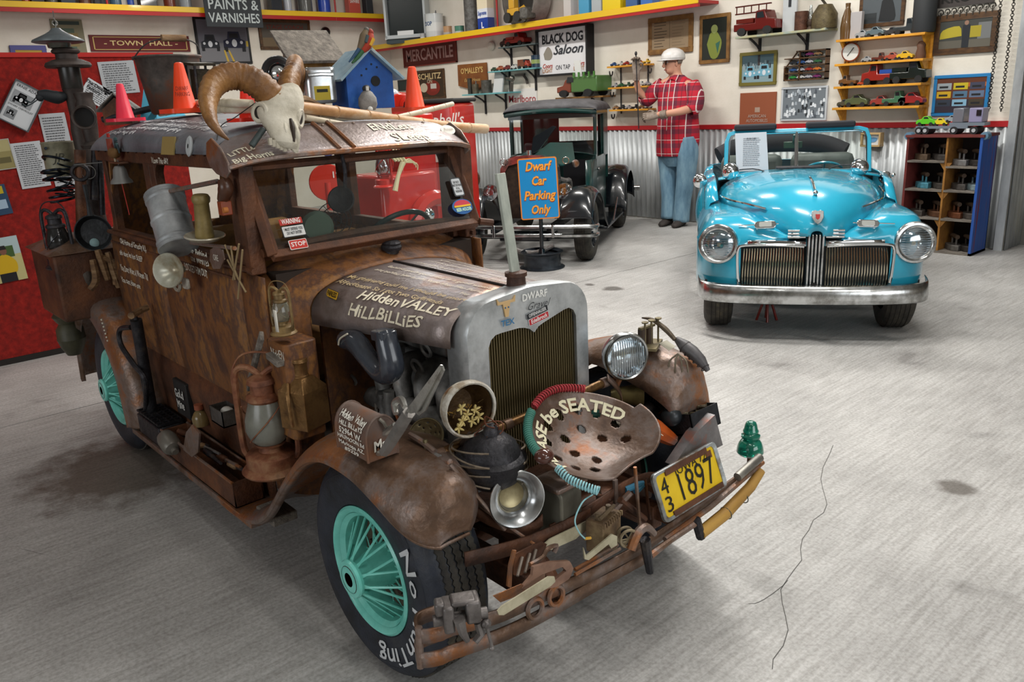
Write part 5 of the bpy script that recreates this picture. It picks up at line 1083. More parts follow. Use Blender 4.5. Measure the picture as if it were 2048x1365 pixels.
t=thing('hanging_ladle','black iron ladle hanging inside behind the windscreen','ladle',(-.72,.43,1.0));B().tube([G(683,310,.42),G(690,340,.42),G(690,375,.42)],.006,8,4).build('handle',IRON,t);B(M=frame(G(683,400,.42),(.7,-.6,.3))).lathe([(0,-.02),(.03,-.012),(.042,.008),(.038,.01),(.0,-.012)],20).build('bowl',IRON,t)
t=thing('round_headrest','green grey round cushion inside the car below the dash','cushion',G(635,455,.33));B(M=frame(G(635,455,.33),(1,-.4,.1))).lathe([(0,-.02),(.04,-.02),(.05,0),(.04,.02),(0,.022)],20).build('cushion',mat('cushion_green','#5d6e62',rough=.8),t)
t=thing('wire_basket_fan','black wire fan guard inside behind the windscreen','fan',G(665,440,.42));M=frame(G(668,440,.42),(1,-.3,.1))
for r_ in (.02,.04,.055): B('#222').ring(Mat(M) @ Vec((0,0,.02-.3*r_)),Vec(M.col[2].xyz),r_,.0015,24,5).build('guard_ring',MT,t)
for k in range(12): B('#222',M).tube([(0,0,.02),(.03*cos(k*.52),.03*sin(k*.52),.012),(.055*cos(k*.52),.055*sin(k*.52),0)],.001,4).build('guard_wire',MT,t)
# stickers on the glass
q=wsc(.185,.80)+Vec((.006,-.003,.003));gu=Vec((WBm[0]-WT[0],0,WBm[1]-WT[1])).normalized()*-1
p_=plate('warning_sticker',None,wf,'WARNING',wsc(.20,.66)+Vec((.012,0,.004)),(0,1,0),gu,.07,.018,'#b5342c','#f2e9e4',.02)
p_=plate('warning_sticker',None,wf,'I MUST DEFEND YOU\nDO NOT ENTER!',wsc(.20,.77)+Vec((.012,0,.004)),(0,1,0),gu,.07,.034,'#d8d8d6','#222',.012,'#333333')
p_=plate('stop_sticker',None,wf,'STOP',wsc(.20,.92)+Vec((.014,0,.004)),(0,1,0),gu,.055,.028,'#c8352a','#f2e9e4',.018,'#f0e8e2')
p_=plate('notice_sticker',None,wf,'SEAT BELTS\nMUST BE WORN\nBY ALL\nPASSENGERS',wsc(.815,.52)+Vec((.012,0,.004)),(0,1,0),gu,.042,.065,'#c9cdd0','#333',.011,'#44474a')
M=frame(wsc(.81,.78)+Vec((.012,0,.004)),gu.cross(Vec((0,1,0)))*-1,(0,1,0));b=B('#2a5f9c',M);b.prism([(.042*cos(a),.026*sin(a)) for a in [2*pi*i/28 for i in range(28)]],Mat(),0,.002);b.k('#c23a4a').prism([(.034*cos(a),.003+.020*sin(a)) for a in [pi*i/12 for i in range(13)]],Mat(),.001,.003);b.k('#e0b42a').prism([(-.034,-.001),(.034,-.001),(.034,.005),(-.034,.005)],Mat(),.001,.0035);p_=b.build('oval_sticker',MT,wf)
text('BEER HOLDER',wsc(.81,.815)+Vec((.016,0,.004)),(0,1,0),gu,.016,'lettering','#bfe8d0',p_,w=.062,bold=.03)
B().box(-.01,.01,0,.01,0,.01)
# ------------------------------------------------------------------ on the roof of the rusty car
BONE=mat('bleached_bone',rough=.7,noise=[(.3,'#9c9482'),(.5,'#c4bdac'),(.7,'#d6d0c1')],scale=12,bump=.3,bscale=50)
HORNM=mat('ram_horn',rough=.5,noise=[(.3,'#4a2c14'),(.5,'#7d5428'),(.65,'#9a7040'),(.8,'#8c7a62')],scale=7,bump=.35,bscale=60)
def K(px,py,x=-.64): return P(px,py,'x',x)
def KS(p): return K(p[0],p[1],-.64+.075*min(1,max(0,(p[1]-225)/60)))
sk=thing('ram_skull','bleached ram skull with great curled brown horns on the visor','skull',K(560,250))
# skull: stations down the face
st=[((585,165),10,10),((576,183),28,24),((562,204),44,32),((556,226),44,34),((558,248),34,30),((565,268),28,25),((572,286),24,18),((578,300),15,9)]
# photo-scale half widths -> metres
k_=(K(600,225)-K(560,225)).length/40
ax_=(K(578,296)-K(585,168)).normalized();fwd=Vec((1,-.15,.25));fwd=(fwd-ax_*fwd.dot(ax_)).normalized();sd=ax_.cross(fwd)
rings=[]
for (p,w_,d_) in st:
    c=KS(p);rings.append([c+sd*(w_*k_*cos(a)*(1 if abs(cos(a)) > .3 else 1))+fwd*(d_*k_*(sin(a) if sin(a) > 0 else sin(a)*.5)) for a in [2*pi*i/20 for i in range(20)]])
B().loft(rings,True,True,True).build('cranium',BONE,sk,sub=1)
for s in (-1,1):
    c=K(556,232)+sd*(s*36*k_)+fwd*(14*k_)
    B(M=frame(c,sd*s+fwd*.7)).ring((0,0,0),(0,0,1),15*k_,4.5*k_,22,8).build('eye_socket',BONE,sk)
    B('#1d140d',frame(c,sd*s+fwd*.7)).lathe([(0,1.5*k_),(13*k_,2*k_)],18).build('eye_hollow',MT,sk)
    B().tube([KS((570,246))+sd*s*9*k_+fwd*24*k_,KS((577,268))+sd*s*10*k_+fwd*20*k_,KS((585,302))+sd*s*7*k_+fwd*6*k_],[5*k_,6*k_,2*k_],8,4).build('nasal_bone',BONE,sk)
    b=B()
    for j in range(5): b.cbox(KS((560+j*5,286+j*3))+sd*s*(18-j*2)*k_+fwd*2*k_,(6*k_,6*k_,12*k_))
    b.build('teeth',BONE,sk)
B('#2a1c12').tube([KS((572,240))+fwd*30*k_,KS((577,258))+fwd*27*k_,KS((583,284))+fwd*16*k_],[3*k_,5*k_,2*k_],8,4).build('nose_cavity',MT,sk)
def horn(name,pix,rad,par,dx=0):
    pts=cr([K(a,b,x) for a,b,x in pix],10);n=len(pts);m_=16;rs=[];ref=Vec((0,.3,1));dist=0
    for i,p in enumerate(pts):
        t=(pts[min(i+1,n-1)]-pts[max(i-1,0)]).normalized();ref=(ref-t*ref.dot(t)).normalized();b_=t.cross(ref);u=i/(n-1)*(len(rad)-1);q=min(int(u),len(rad)-2);R_2=rad[q]+(rad[q+1]-rad[q])*(u-q);R_2 *= 1+.075*sin(i*2.4)*(1-.7*i/n)
        rs.append([p+(ref*cos(a)+b_*sin(a)*.8)*R_2*k_ for a in [2*pi*j/m_ for j in range(m_)]])
    B().loft(rs,True,True,True).build(name,HORNM,par,ang=80)
horn('horn',[(548,200,-.64),(515,168,-.65),(470,152,-.67),(432,165,-.66),(416,200,-.62),(422,240,-.56),(440,265,-.53),(458,280,-.52)],[27,26,24,22,18,12,7,1.5],sk)
horn('horn',[(570,200,-.66),(578,165,-.70),(588,140,-.76),(590,130,-.86),(600,150,-1.0),(620,190,-1.05),(650,208,-1.0)],[24,24,21,20,16,10,2],sk)
B('#2a2622').tube([K(545,228,-.6),K(570,222,-.59),K(590,216,-.6)],.0015,5,4).build('wire',MT,sk)
B('#4a5658').cyl(K(503,292,-.6),K(527,258,-.6),.009).build('stick_peg',OLD,sk)
t=thing('tie_wire','thin black wire looping down the roof side by horn','wire',K(450,260,-.8));B('#2a2622').tube([K(512,205,-.7),K(470,235,-.75),G(440,255,.12),G(432,300,.08)],.0015,5,5).build('wire',MT,t)
# bamboo poles
BAM=mat('bamboo_pale',rough=.55,noise=[(.3,'#a3957c'),(.5,'#cbbfa8'),(.7,'#ddd5c4')],scale=14,stretch=(1,.5,1));BAM2=mat('bamboo_brown',rough=.5,noise=[(.3,'#8a5f38'),(.45,'#b88a5c'),(.6,'#d0b89a'),(.75,'#b98c5e')],scale=10,stretch=(1,.4,1))
def bamboo(label,pts,r,m,seg=.11,name='bamboo_pole'):
    pts=cr([Vec(p) for p in pts],8);t=thing(name,label,'pole',pts[0],group=None)
    B().tube(pts,r,10).build('cane',m,t);d=0
    for i in range(1,len(pts)):
        d+=(pts[i]-pts[i-1]).length
        if d > seg: d=0;B().ring(pts[i],pts[i]-pts[i-1],r*.97,r*.16,12,5).build('node',m,t)
    return t
bamboo('thick tan bamboo pole sticking out past the far roof edge',[K(600,215,-.72),K(720,230,-.80),K(830,245,-.86),K(910,254,-.90),K(972,258,-.93)],.018,BAM2,.12)
bamboo('pale bamboo pole running back over roof from the skull',[K(505,208,-.80),K(440,206,-.95),G(380,208,.46),G(330,218,.5),G(290,232,.5)],.0125,BAM,.10)
bamboo('second pale bamboo pole lying just below the first',[K(510,220,-.82),K(440,219,-.95),G(385,218,.42),G(320,228,.44)],.011,BAM,.09)
bamboo('thin pale branch rising from bamboo past the orange cone',[K(790,236,-.85),K(850,222,-.9),K(905,208,-.95)],.009,BAM,.06)
bamboo('slim bamboo cane lying below the thick tan pole',[K(610,235,-.72),K(690,250,-.74),K(770,262,-.76)],.0095,BAM,.08)
bamboo('slender whitish cane under the blue birdhouse',[K(640,232,-.78),K(720,242,-.8),K(800,250,-.82),K(845,250,-.84)],.008,BAM,.08)
t=thing('driftwood_root','knotty brown driftwood root behind the ram skull','root',K(640,215,-.8));B().tube([K(590,240,-.78),K(640,245,-.8),K(700,250,-.8)],[.02,.026,.012],9,4).build('root',OLDW,t)
B().tube([K(575,205,-.85),K(610,200,-.9),K(640,212,-.9)],[.012,.014,.008],8,4).build('branch',OLDW,t)
# cones
def cone(label,c,h,col,lean=(0,0,1),letters=None):
    t=thing('traffic_cone',label,'cone',c);M=frame(c,lean) @ Mat.Scale(h,4)
    B(col,M).lathe([(.25,.08),(.235,.10),(.10,.93),(.085,.985),(.05,1.0),(0,1.0)],24).build('cone',mat('cone_plastic',vc=True,rough=.4),t)
    B(col,M).prism(rrect(.86,.86,.12),Mat(),0,.09).build('base',mat('cone_plastic',vc=True),t)
    if letters: text(letters,Vec(c)+Vec((.24*h,-.10*h,.42*h)),(.4,.9,0),(-.2,.1,1),h*.12,'lettering','#5a1c10',t,w=h*.28)
    return t
cone('small pink traffic cone at the rear near corner of roof',G(252,243,.15)+Vec((0,0,0)),.135,'#e8354e')
cone('orange traffic cone with dark lettering halfway along the roof',G(372,226,.30),.175,'#f0481c',letters='DWARF\nPARKING')
cone('orange red traffic cone partly hidden behind the ram skull',K(500,243,-.85),.125,'#f0301c')
cone('bright orange cone standing beside the blue birdhouse',K(830,222,-1.15),.165,'#f4502c')
# birdhouses
def house(name,label,M,w_,d_,h_,wallm,roofm,ov=.02,rise=.06,par=None):
    t=thing(name,label,'birdhouse',M.translation.copy())
    B(M=M).prism([(-w_/2,0),(w_/2,0),(w_/2,h_),(0,h_+rise),(-w_/2,h_)],Mat(((0,0,1,0),(1,0,0,0),(0,1,0,0),(0,0,0,1))),-d_/2,d_/2).build('box',wallm,t,bevel=.001)
    for s in (-1,1):
        e=Vec((0,s*(w_/2+ov),h_-ov*rise/(w_/2)));r_=Vec((0,0,h_+rise));n=Vec((0,s*rise,w_/2)).normalized()*.009
        X=d_/2+ov;b=B(M=M);pts=[Vec((-X,0,0))+r_,Vec((X,0,0))+r_,Vec((X,0,0))+e,Vec((-X,0,0))+e];b.add(pts+[p+n for p in pts],[(0,1,2,3),(7,6,5,4),(0,4,5,1),(1,5,6,2),(2,6,7,3),(3,7,4,0)]);b.build('roof_board',roofm,t,bevel=.001)
    return t
BLUEP=mat('blue_house_paint',rough=.6,noise=[(.3,'#153f7e'),(.6,'#1d57a8'),(.8,'#4c86c4')],scale=9,bump=.2)
BLUER=mat('worn_blue_roof',rough=.7,noise=[(.3,'#5c7f94'),(.5,'#8aa4b2'),(.7,'#a8a9a4')],scale=7)
bc=K(728,218,-1.0);M=Mat.Translation(bc) @ Mat.Rotation(radians(-6),4,'Z')
bh=house('blue_birdhouse','blue wooden birdhouse with round hole on the car roof',M,.175,.135,.115,BLUEP,BLUER,.028,.075)
B('#0a0a0c',M).cyl((.0675,.02,.09),(.0705,.02,.09),.017,n=20).build('entrance_hole',MT,bh)
for y_,z_ in ((-.01,.13),(.03,.135),(.01,.145),(-.03,.11)): B('#0c1626',M).cyl((.0675,y_,z_),(.0695,y_,z_),.0035,n=8).build('nail_hole',MT,bh)
# stone bird in front, dark pot on shoulder
t=thing('stone_bird','grey stone penguin figure before the blue birdhouse door','figurine',K(737,222,-.88));c=K(737,222,-.88);SG=mat('grey_stone',rough=.8,noise=[(.3,'#6d6a68'),(.6,'#96938f')],scale=20,bump=.4)
B(M=Mat.Translation(c)).lathe([(0,0),(.024,.002),(.032,.02),(.03,.042),(.018,.06),(.010,.066),(0,.068)],20).build('body',SG,t);B('#2a2c30').sph(c+Vec((0,.0,.072)),(.014,.014,.012),12,8).build('head',MT,t);B('#c9c6c0').cbox(c+Vec((.012,-.004,.072)),(.004,.010,.014)).build('face',MT,t)
B('#cfcfca').sph(c+Vec((.028,-.01,.005)),(.008,.010,.010),8,6).build('foot',MT,t)
# parrots on the roof of the blue house
t=thing('carved_parrots','red and green carved parrot perched atop the blue birdhouse','figurine',K(725,110,-1.0));c0=K(738,70,-.98)
def bird(par,a,h_,cols,s=1):
    p=[K(*q,-.91) for q in a];B(cols[0]).tube(p[:4],[.010*s,.018*s,.016*s,.009*s],10,4).build('bird_body',MT,par)
    B(cols[1]).tube(p[3:],[.009*s,.007*s,.003*s],8,4).build('bird_tail',MT,par);B(cols[2]).sph(p[0],.012*s,10,8).build('bird_head',MT,par);B(cols[3]).tube([p[1]+Vec((.01,.006,0)),p[2]+Vec((.014,.006,0))],[.010*s,.006*s],8).build('wing',MT,par)
bird(t,[(740,65),(738,78),(732,92),(724,102),(715,115),(704,126)],1,['#9c3018','#2f5a38','#8a2a1a','#c99a2a'],1.05); 
t2=thing('carved_parrot','slender blue tailed carved bird behind the red parrot','figurine',K(728,60,-.99));bird(t2,[(733,60),(728,72),(724,86),(718,98),(708,112),(698,124)],1,['#6a5a44','#2a4a68','#5a5650','#3c4c50'],.8)
# brown wooden birdhouse behind
wc_=K(632,208,-1.35);M=Mat.Translation(wc_) @ Mat.Rotation(radians(168),4,'Z')
t=thing('brown_birdhouse','plain brown wooden birdhouse with slanted grey lid behind skull','birdhouse',wc_)
B(M=M).prism([(-.075,0),(.075,0),(.075,.24),(-.075,.155)],Mat(((1,0,0,0),(0,0,1,0),(0,1,0,0),(0,0,0,1))),-.085,.085).build('box',mat('brown_planks',rough=.75,noise=[(.3,'#4f3414'),(.5,'#7d5a26'),(.7,'#936c34')],scale=8,stretch=(1,4,.5)),t,bevel=.002)
B(M=M @ Mat.Translation((0,0,.2)) @ Mat.Rotation(-.52,4,'Y')).box(-.12,.13,-.105,.115,0,.012).build('lid',GREYW,t,bevel=.002)
# tin bucket, frame box and small roofed birdhouse at rear
bkt=G(350,216,.50);bkt.z=1.385;t=thing('old_bucket','large dark bucket with wooden bail grip on the rear roof','bucket',bkt)
BKT=mat('bucket_tin',rough=.55,metal=.3,noise=[(.3,'#2c2826'),(.5,'#57504b'),(.62,'#6e4634'),(.8,'#6f6a64')],scale=8)
hb_=(G(352,125,.52)-G(352,213,.52)).length*1.0;rb_=(G(405,125,.52)-G(300,125,.52)).length/2
hb_=.235;rb_=.145
def bk(z): return hb_*z
B(M=Mat.Translation(bkt)).lathe([(0,.0),(rb_*.62,0),(rb_*.68,.01),(rb_*.82,bk(.6)),(rb_*.92,bk(1)),(rb_*.95,bk(1)+.005),(rb_*.9,bk(1)),(rb_*.66,.02),(0,.02)],32).build('pail',BKT,t)
B(M=Mat.Translation(bkt)).ring((0,0,bk(1)),(0,0,1),rb_*.94,.006,36,6).build('rim',BKT,t)
B('#3c3a38').tube([bkt+Vec((.0,-rb_,bk(1)-.01)),bkt+Vec((.08,-rb_*.7,bk(1)+.05)),bkt+Vec((.11,0,bk(1)+.07)),bkt+Vec((.08,rb_*.7,bk(1)+.05)),bkt+Vec((0,rb_,bk(1)-.01))],.003,6,6).build('bail',MT,t);B().cyl(bkt+Vec((.11,-.05,bk(1)+.069)),bkt+Vec((.11,.05,bk(1)+.069)),.014).build('grip',OLDW,t)
c=G(405,180,.50);t=thing('frame_box','narrow dark wire framed box leaning by the bucket','lantern box',c);M=Mat.Translation(c) @ Mat.Rotation(.1,4,'Y')
for x_ in (-.045,.045):
    for y_ in (-.04,.04): B(M=M).box(x_-.004,x_+.004,y_-.004,y_+.004,-.09,.10).build('corner_bar',IRON,t)
B('#3a3424',M).box(-.045,.045,-.04,.04,-.09,-.08).box(-.05,.05,-.045,.045,.095,.105).box(-.035,.04,-.03,.03,-.08,.08).build('casing',OLD,t)
c=G(243,245,.38);M=Mat.Translation(Vec((c.x,c.y,1.35))) @ Mat.Rotation(radians(-30),4,'Z');t=thing('shed_birdhouse','small rusty birdhouse with corrugated grey roof behind the pink cone','birdhouse',M.translation.copy())
B(M=M).prism([(-.06,0),(.06,0),(.06,.07),(0,.12),(-.06,.07)],Mat(((0,0,1,0),(1,0,0,0),(0,1,0,0),(0,0,0,1))),-.055,.055).build('box',RUSTD,t)
for s in (-1,1): B(M=M).sheet([[(-.075+.15*i/30,s*y_,z_+.004*cos(i*1.25)) for i in range(31)] for y_,z_ in ((0,.135),(.085,.062))]).build('corrugated_roof',mat('zinc_grey',rough=.6,metal=.3,noise=[(.3,'#5c5b58'),(.6,'#8a8884')],scale=9),t,solid=.002)
t=thing('paper_tent','light blue folded card pyramid behind the shed birdhouse','card',G(290,222,.6));b=B('#4fa6c4');a_=[G(290,152,.50),G(312,213,.50),G(272,213,.42)];a_[1].z=a_[2].z=1.34;b.add([a_[0],a_[1],a_[2],Vec((a_[1].x-.1,.7,1.34))],[(0,1,2),(0,1,3),(0,2,3),(1,2,3)]);b.build('card',MT,t)
t=thing('black_pipe','dark roof pipe running between pink cone and bucket','pipe',G(290,225,.4));B().cyl(G(205,240,.3),G(315,214,.5),.014).build('pipe',IRON,t)
# meter, spare lamp, helmet shape
mc=K(643,210,-1.0);t=thing('electric_meter','glass and steel electric meter with yellow label by the blue birdhouse','meter',mc);M=frame(mc+Vec((0,0,.005)),(0,0,1),(1,-.35,0));W2=(K(670,190,-1.0)-K(616,190,-1.0)).length
B(M=M).prism(rrect(.09,W2,.02),Mat(),0,.115).build('case',mat('meter_chrome',rough=.25,metal=.7,noise=[(.4,'#8f9294'),(.6,'#c9cdd0')],scale=5),t,bevel=.01)
B('#b3a033',M).box(.0455,.047,-.026,.026,.01,.055).build('label',MT,t);B('#22251c',M).box(.047,.0475,-.018,.018,.035,.045).build('label_print',MT,t);B(M=M).tube([(.046,-W2*.4,.09),(.05,0,.092),(.046,W2*.4,.09)],.006,6).build('band',CHD,t)
lc=K(556,145,-1.05);t=thing('spare_lamp','chrome and black round lamp between the ram horns','lamp',lc);M=frame(lc,(1,-.7,.1));B(M=M).ring((0,0,0),(0,0,1),.042,.012,28,8).build('tyre',mat('black_ring','#17181a',rough=.4),t);B('#9aa0a6',M).lathe([(0,.01),(.016,.008),(.03,-.004),(.034,0)],20).build('hubcap',CH,t)
hc2=K(612,165,-1.15);t=thing('white_hard_shell','pale dome shaped cover behind the electric meter','cover',hc2);B('#b9b4ac',Mat.Translation(hc2+Vec((0,0,-.03)))).lathe([(.06,-.02),(.058,.01),(.045,.035),(.02,.048),(0,.05)],20).build('dome',MT,t)
# red toy truck on far side of the roof
tc_=K(800,215,-1.3);t=thing('red_toy_truck','red and white toy truck on the far roof edge','toy',tc_);M=Mat.Translation(tc_) @ Mat.Rotation(-.3,4,'Z') @ Mat.Scale(1.15,4)
B('#c43020',M).loft([[(-.03,y,z) for y,z in ((-.06,0),(.07,0),(.07,.03),(.04,.05),(-.02,.055),(-.06,.04))],[(.04,y,z) for y,z in ((-.06,0),(.07,0),(.07,.02),(.04,.04),(-.02,.045),(-.06,.03))]],True,True,True).build('body',GL,t,bevel=.004)
B('#b9c4cc',M).sph((0,-.035,.045),(.035,.035,.022),14,8).build('hood',GL,t);B('#c43020',M).ring((.035,.02,.005),(1,0,0),.03,.008,20,6,0,pi).build('arch',GL,t);B('#1b1a1a',M).cyl((.025,.02,.005),(.04,.02,.005),.02).build('tyre',MT,t)
# ------------------------------------------------------------------ stacked on the tail of the car
def K2(px,py,x=-2.2): return P(px,py,'x',x)
t=thing('street_lamp_head','old street lamp head with wide enamel shade, tallest at the rear','lamp',K2(120,250));c=K2(118,90);M=Mat.Translation(c);kk=(K2(160,90)-K2(118,90)).length/42
def L2(pr): return [(r*kk,z*kk) for r,z in pr]
ENM=mat('grey_enamel',rough=.4,metal=.3,noise=[(.3,'#3c4348'),(.6,'#5f676b')],scale=8)
B(M=M).lathe(L2([(0,34),(8,34),(14,28),(24,22),(50,10),(52,6),(46,4),(20,8),(0,10)]),32).build('shade',ENM,t)
B(M=M).lathe(L2([(24,4),(22,-6),(14,-8),(0,-8)]),24).build('glass',mat('smoky_glass','#5a5a50',rough=.2,trans=.5),t)
B('#8a8a86',M).tube([(0,0,34*kk),(4*kk,2*kk,46*kk),(-2*kk,0,55*kk),(3*kk,0,68*kk)],.002,6).ring((0,0,44*kk),(1,0,0),5*kk,1.4*kk,14,5).build('chain',ME,t)
t=thing('gas_lamp','brown gas lamp with stepped caps below the street lamp shade','lamp',K2(135,240));c=K2(134,118);M=Mat.Translation(c)
GLM=mat('gas_lamp_brown',rough=.55,metal=.3,noise=[(.3,'#1f1b19'),(.55,'#3f3632'),(.8,'#57504a')],scale=12)
B(M=M).lathe(L2([(0,30),(6,29),(16,22),(26,20),(29,16),(27,12),(22,10),(22,0),(30,-2),(44,-8),(47,-14),(44,-18),(28,-14),(24,-18)]),30).build('cap',GLM,t)
B(M=M).lathe(L2([(22,-16),(22,-60),(20,-64),(0,-64)]),20).build('chimney',mat('dark_chimney','#2a2825',rough=.3,trans=.2),t);B(M=M).lathe(L2([(22,-62),(18,-75),(16,-120),(20,-150),(17,-240),(20,-380),(16,-500)]),16).build('column',GLM,t)
t=thing('brass_trumpet_lamp','dark round carbide lamp facing forward beside the column','lamp',K2(168,240,-2.05));c=K2(168,235,-1.98);M=frame(c,(1,-.45,0));k3=(K2(200,235,-2.05)-K2(168,235,-2.05)).length/32
B(M=M).lathe([(r*k3,z*k3) for r,z in ((10,-45),(18,-30),(22,-8),(25,0),(24,4),(20,2),(19,-10),(0,-30))],26).build('bell',GLM,t);B('#0c0a09',M).lathe([(19*k3,-9*k3),(0,-12*k3)],20).build('opening',MT,t)
B(M=Mat.Translation(c-Vec((34*k3,-16*k3,0)))).lathe([(r*k3,z*k3) for r,z in ((0,-66),(22,-64),(24,-58),(14,-50),(16,-30),(20,25),(16,35),(20,50),(0,52))],20).build('body',GLM,t)
t=thing('old_electric_tool','black glove shaped tool with leads hanging off the lamp column','tool',K2(100,195));B('#1c2024').tube([K2(75,188),K2(92,190),K2(115,195),K2(135,190)],[.012,.022,.026,.012],10,4).sph(K2(80,195),.016,8,6).build('body',MT,t)
for a in (((72,195),(62,205),(50,200)),((75,200),(55,212),(44,208))): B('#1c2a30').tube([K2(*q) for q in a],[.002,.002,.006],6,3).build('lead',MT,t)
t=thing('cream_crock','old cream painted tin with dark lettering below the lamp column','tin',K2(112,310));c=K2(120,315,-2.3);B('#8f8a72',Mat.Translation(c+Vec((0,0,-.075)))).lathe([(0,0),(.062,0),(.064,.005),(.062,.01),(.062,.13),(.064,.135),(.06,.14),(0,.14)],24).build('body',mat('cream_tin',rough=.5,noise=[(.35,'#5f5b4a'),(.5,'#86826c'),(.75,'#9a967e')],scale=8),t)
text('JR',c+Vec((.068,-.02,.0)),(.3,.9,0),(0,0,1),.05,'lettering','#3a382c',t,shear=.3)
t=thing('coil_spring','loose bundle of heavy black bed springs at the rear','spring',K2(105,350));B('#1f242b').coil([K2(118,305,-2.25),K2(110,340,-2.25),K2(122,380,-2.25),K2(128,400,-2.25)],.05,.0055,5.5,18,7).build('coil',ME,t)
B('#20262c').coil([K2(135,330,-2.2),K2(130,390,-2.2)],.035,.004,4,16,6).build('coil',ME,t)
t=thing('wire_hoop','thin wire hook loop hanging from the roof rail rear end','wire',K2(180,345,-2.1));B('#6a6a68').ring(K2(177,345,-2.1),(1,0,0),.026,.002,20,5).tube([K2(148,330,-2.1),K2(205,325,-2.0)],.002,5).build('loop',MT,t)
lantern('barn_lantern','dark barn lantern with smoked globe hanging at the rear end',K2(128,535,-2.15),.27,IRON,mat('smoked_globe','#2c2c2b',rough=.12,trans=.35),rz=.6)
t=thing('frying_pan','black cast iron frying pan hanging on the rear corner','pan',K2(190,465,-2.02));c=K2(190,465,-2.02);M=frame(c,(1,-.55,.05),(0,0,1));k4=(K2(222,465,-2.02)-K2(190,465,-2.02)).length/32*1.1
B(M=M).lathe([(0,0),(26*k4,0),(33*k4,11*k4),(35*k4,11*k4),(29*k4,-3*k4),(0,-3*k4)],32).build('pan',mat('cast_iron',rough=.45,metal=.4,noise=[(.4,'#17181a'),(.7,'#2e3033')],scale=14,bump=.3),t)
B(M=M).tube([(33*k4,0,8*k4),(60*k4,0,9*k4),(92*k4,0,9*k4)],[7*k4,4*k4,6*k4],8,4).build('handle',mat('cast_iron'),t);B('#7f9a9c',M).lathe([(0,6*k4),(7*k4,3*k4),(9*k4,1*k4)],14,Mat.Translation((-20*k4,4*k4,0))).build('tea_light',MT,t)
t=thing('rusty_tank','large rusty rectangular tank mounted behind the rear body','tank',K2(110,620,-2.4));q0=K2(62,490,-2.42);zt_=q0.z;zb_=K2(90,620,-2.42).z
B().box(-2.44,-2.06,-.12,.55,zb_,zt_-.01).build('body',RUSTD,t,bevel=.01);B().loft([[(-2.46,-.14,zt_-.01),(-2.04,-.14,zt_-.01),(-2.04,.57,zt_-.01),(-2.46,.57,zt_-.01)],[(-2.35,-.03,zt_+.04),(-2.12,-.03,zt_+.04),(-2.12,.45,zt_+.04),(-2.35,.45,zt_+.04)]],True,True,True).build('lid',RUSTG,t,bevel=.003)
t=thing('olive_milk_can','olive green milk can hanging under the tank behind rear wheel','can',K2(143,660,-2.4));c=K2(148,700,-2.4);B(M=Mat.Translation(c)).lathe([(0,-.02),(.03,-.02),(.05,.02),(.058,.05),(.06,.055),(.058,.06),(.056,.1),(.04,.125),(.05,.14),(.062,.16),(.045,.185),(0,.19)],24).build('body',mat('olive_can',rough=.5,noise=[(.3,'#2e2d22'),(.6,'#4f4c39')],scale=8),t)
t=thing('leather_straps','brown leather harness straps dangling under the frying pan','strap',K2(205,540,-2.0))
for a in (((195,500),(205,530),(215,560)),((215,505),(225,540),(238,575)),((185,520),(192,560),(180,580)),((205,515),(228,530),(232,570))): B().tube([K2(*q,-1.99) for q in a],[.012,.016,.012],6,4).build('strap',OLDW,t)
t=thing('grey_bottle','grey brown jug hanging beside straps above rear fender','jug',K2(175,555,-2.1));B('#57504a',Mat.Translation(K2(176,575,-2.1))).lathe([(0,0),(.04,0),(.045,.06),(.03,.1),(.012,.12),(0,.12)],18).build('body',OLD,t)
t=thing('scrap_wheel','rusty crank gear and pipes packed between column and body','gear',K2(180,400,-2.05))
for a in (((160,300),(165,520),.022),((190,300),(188,400),.014),((172,380),(182,455),.010),((200,310),(205,430),.012)): B().cyl(K2(*a[0],-2.12),K2(*a[1],-2.12),a[2]).build('pipe',random.choice([RUSTD,IRON]),t)
B().ring(K2(160,345,-2.1),(1,-.4,0),.03,.008,20,6).build('gear_ring',IRON,t)
# ------------------------------------------------------------------ turquoise convertible
def local(o,ang):
    a=radians(ang);return Mat(((cos(a),-sin(a),0,o[0]),(sin(a),cos(a),0,o[1]),(0,0,1,0),(0,0,0,1)))
def LP(M,px,py,ax,val):
    Mi=M.inverted();c=Mi @ CAM;d=(Mi.to_3x3() @ (_cx*((px-1024)/FPX)-_cy*((py-682.5)/FPX)+_fw));i='xyz'.index(ax);return c+d*((val-c[i])/d[i])
TM=local((-.89+.016,3.56+.012),-54.4)
TQ=mat('turquoise_paint','#279fbc',rough=.22,coat=.8,noise=[(.3,'#2093b2'),(.7,'#2ba6c4')],scale=2)
tq=thing('turquoise_convertible','glossy turquoise antique convertible with chrome grille near back wall','car',(-.9,3.6,0))
def TB_(c='#888888'): return B(c,TM)
def xf(y): a=abs(y)/.625;return .425-.10*a**2.2-.27*a**12
def zt(y):
    a=abs(y)
    if a < .16: return .62
    if a < .38: t=(a-.16)/.22;return .62+.072*(t*t*(3-2*t))
    if a < .52: return .692-.012*((a-.38)/.14)
    return .68-.16*((a-.52)/.105)**2
ys=[-.625,-.62,-.605,-.58,-.55,-.52,-.48,-.44,-.40,-.385,-.34,-.28,-.22,-.16,-.11,-.05,0];ys=ys+[-y for y in ys[-2::-1]]
zf=[.262,.285,.31,.37,.45,.50,.545]
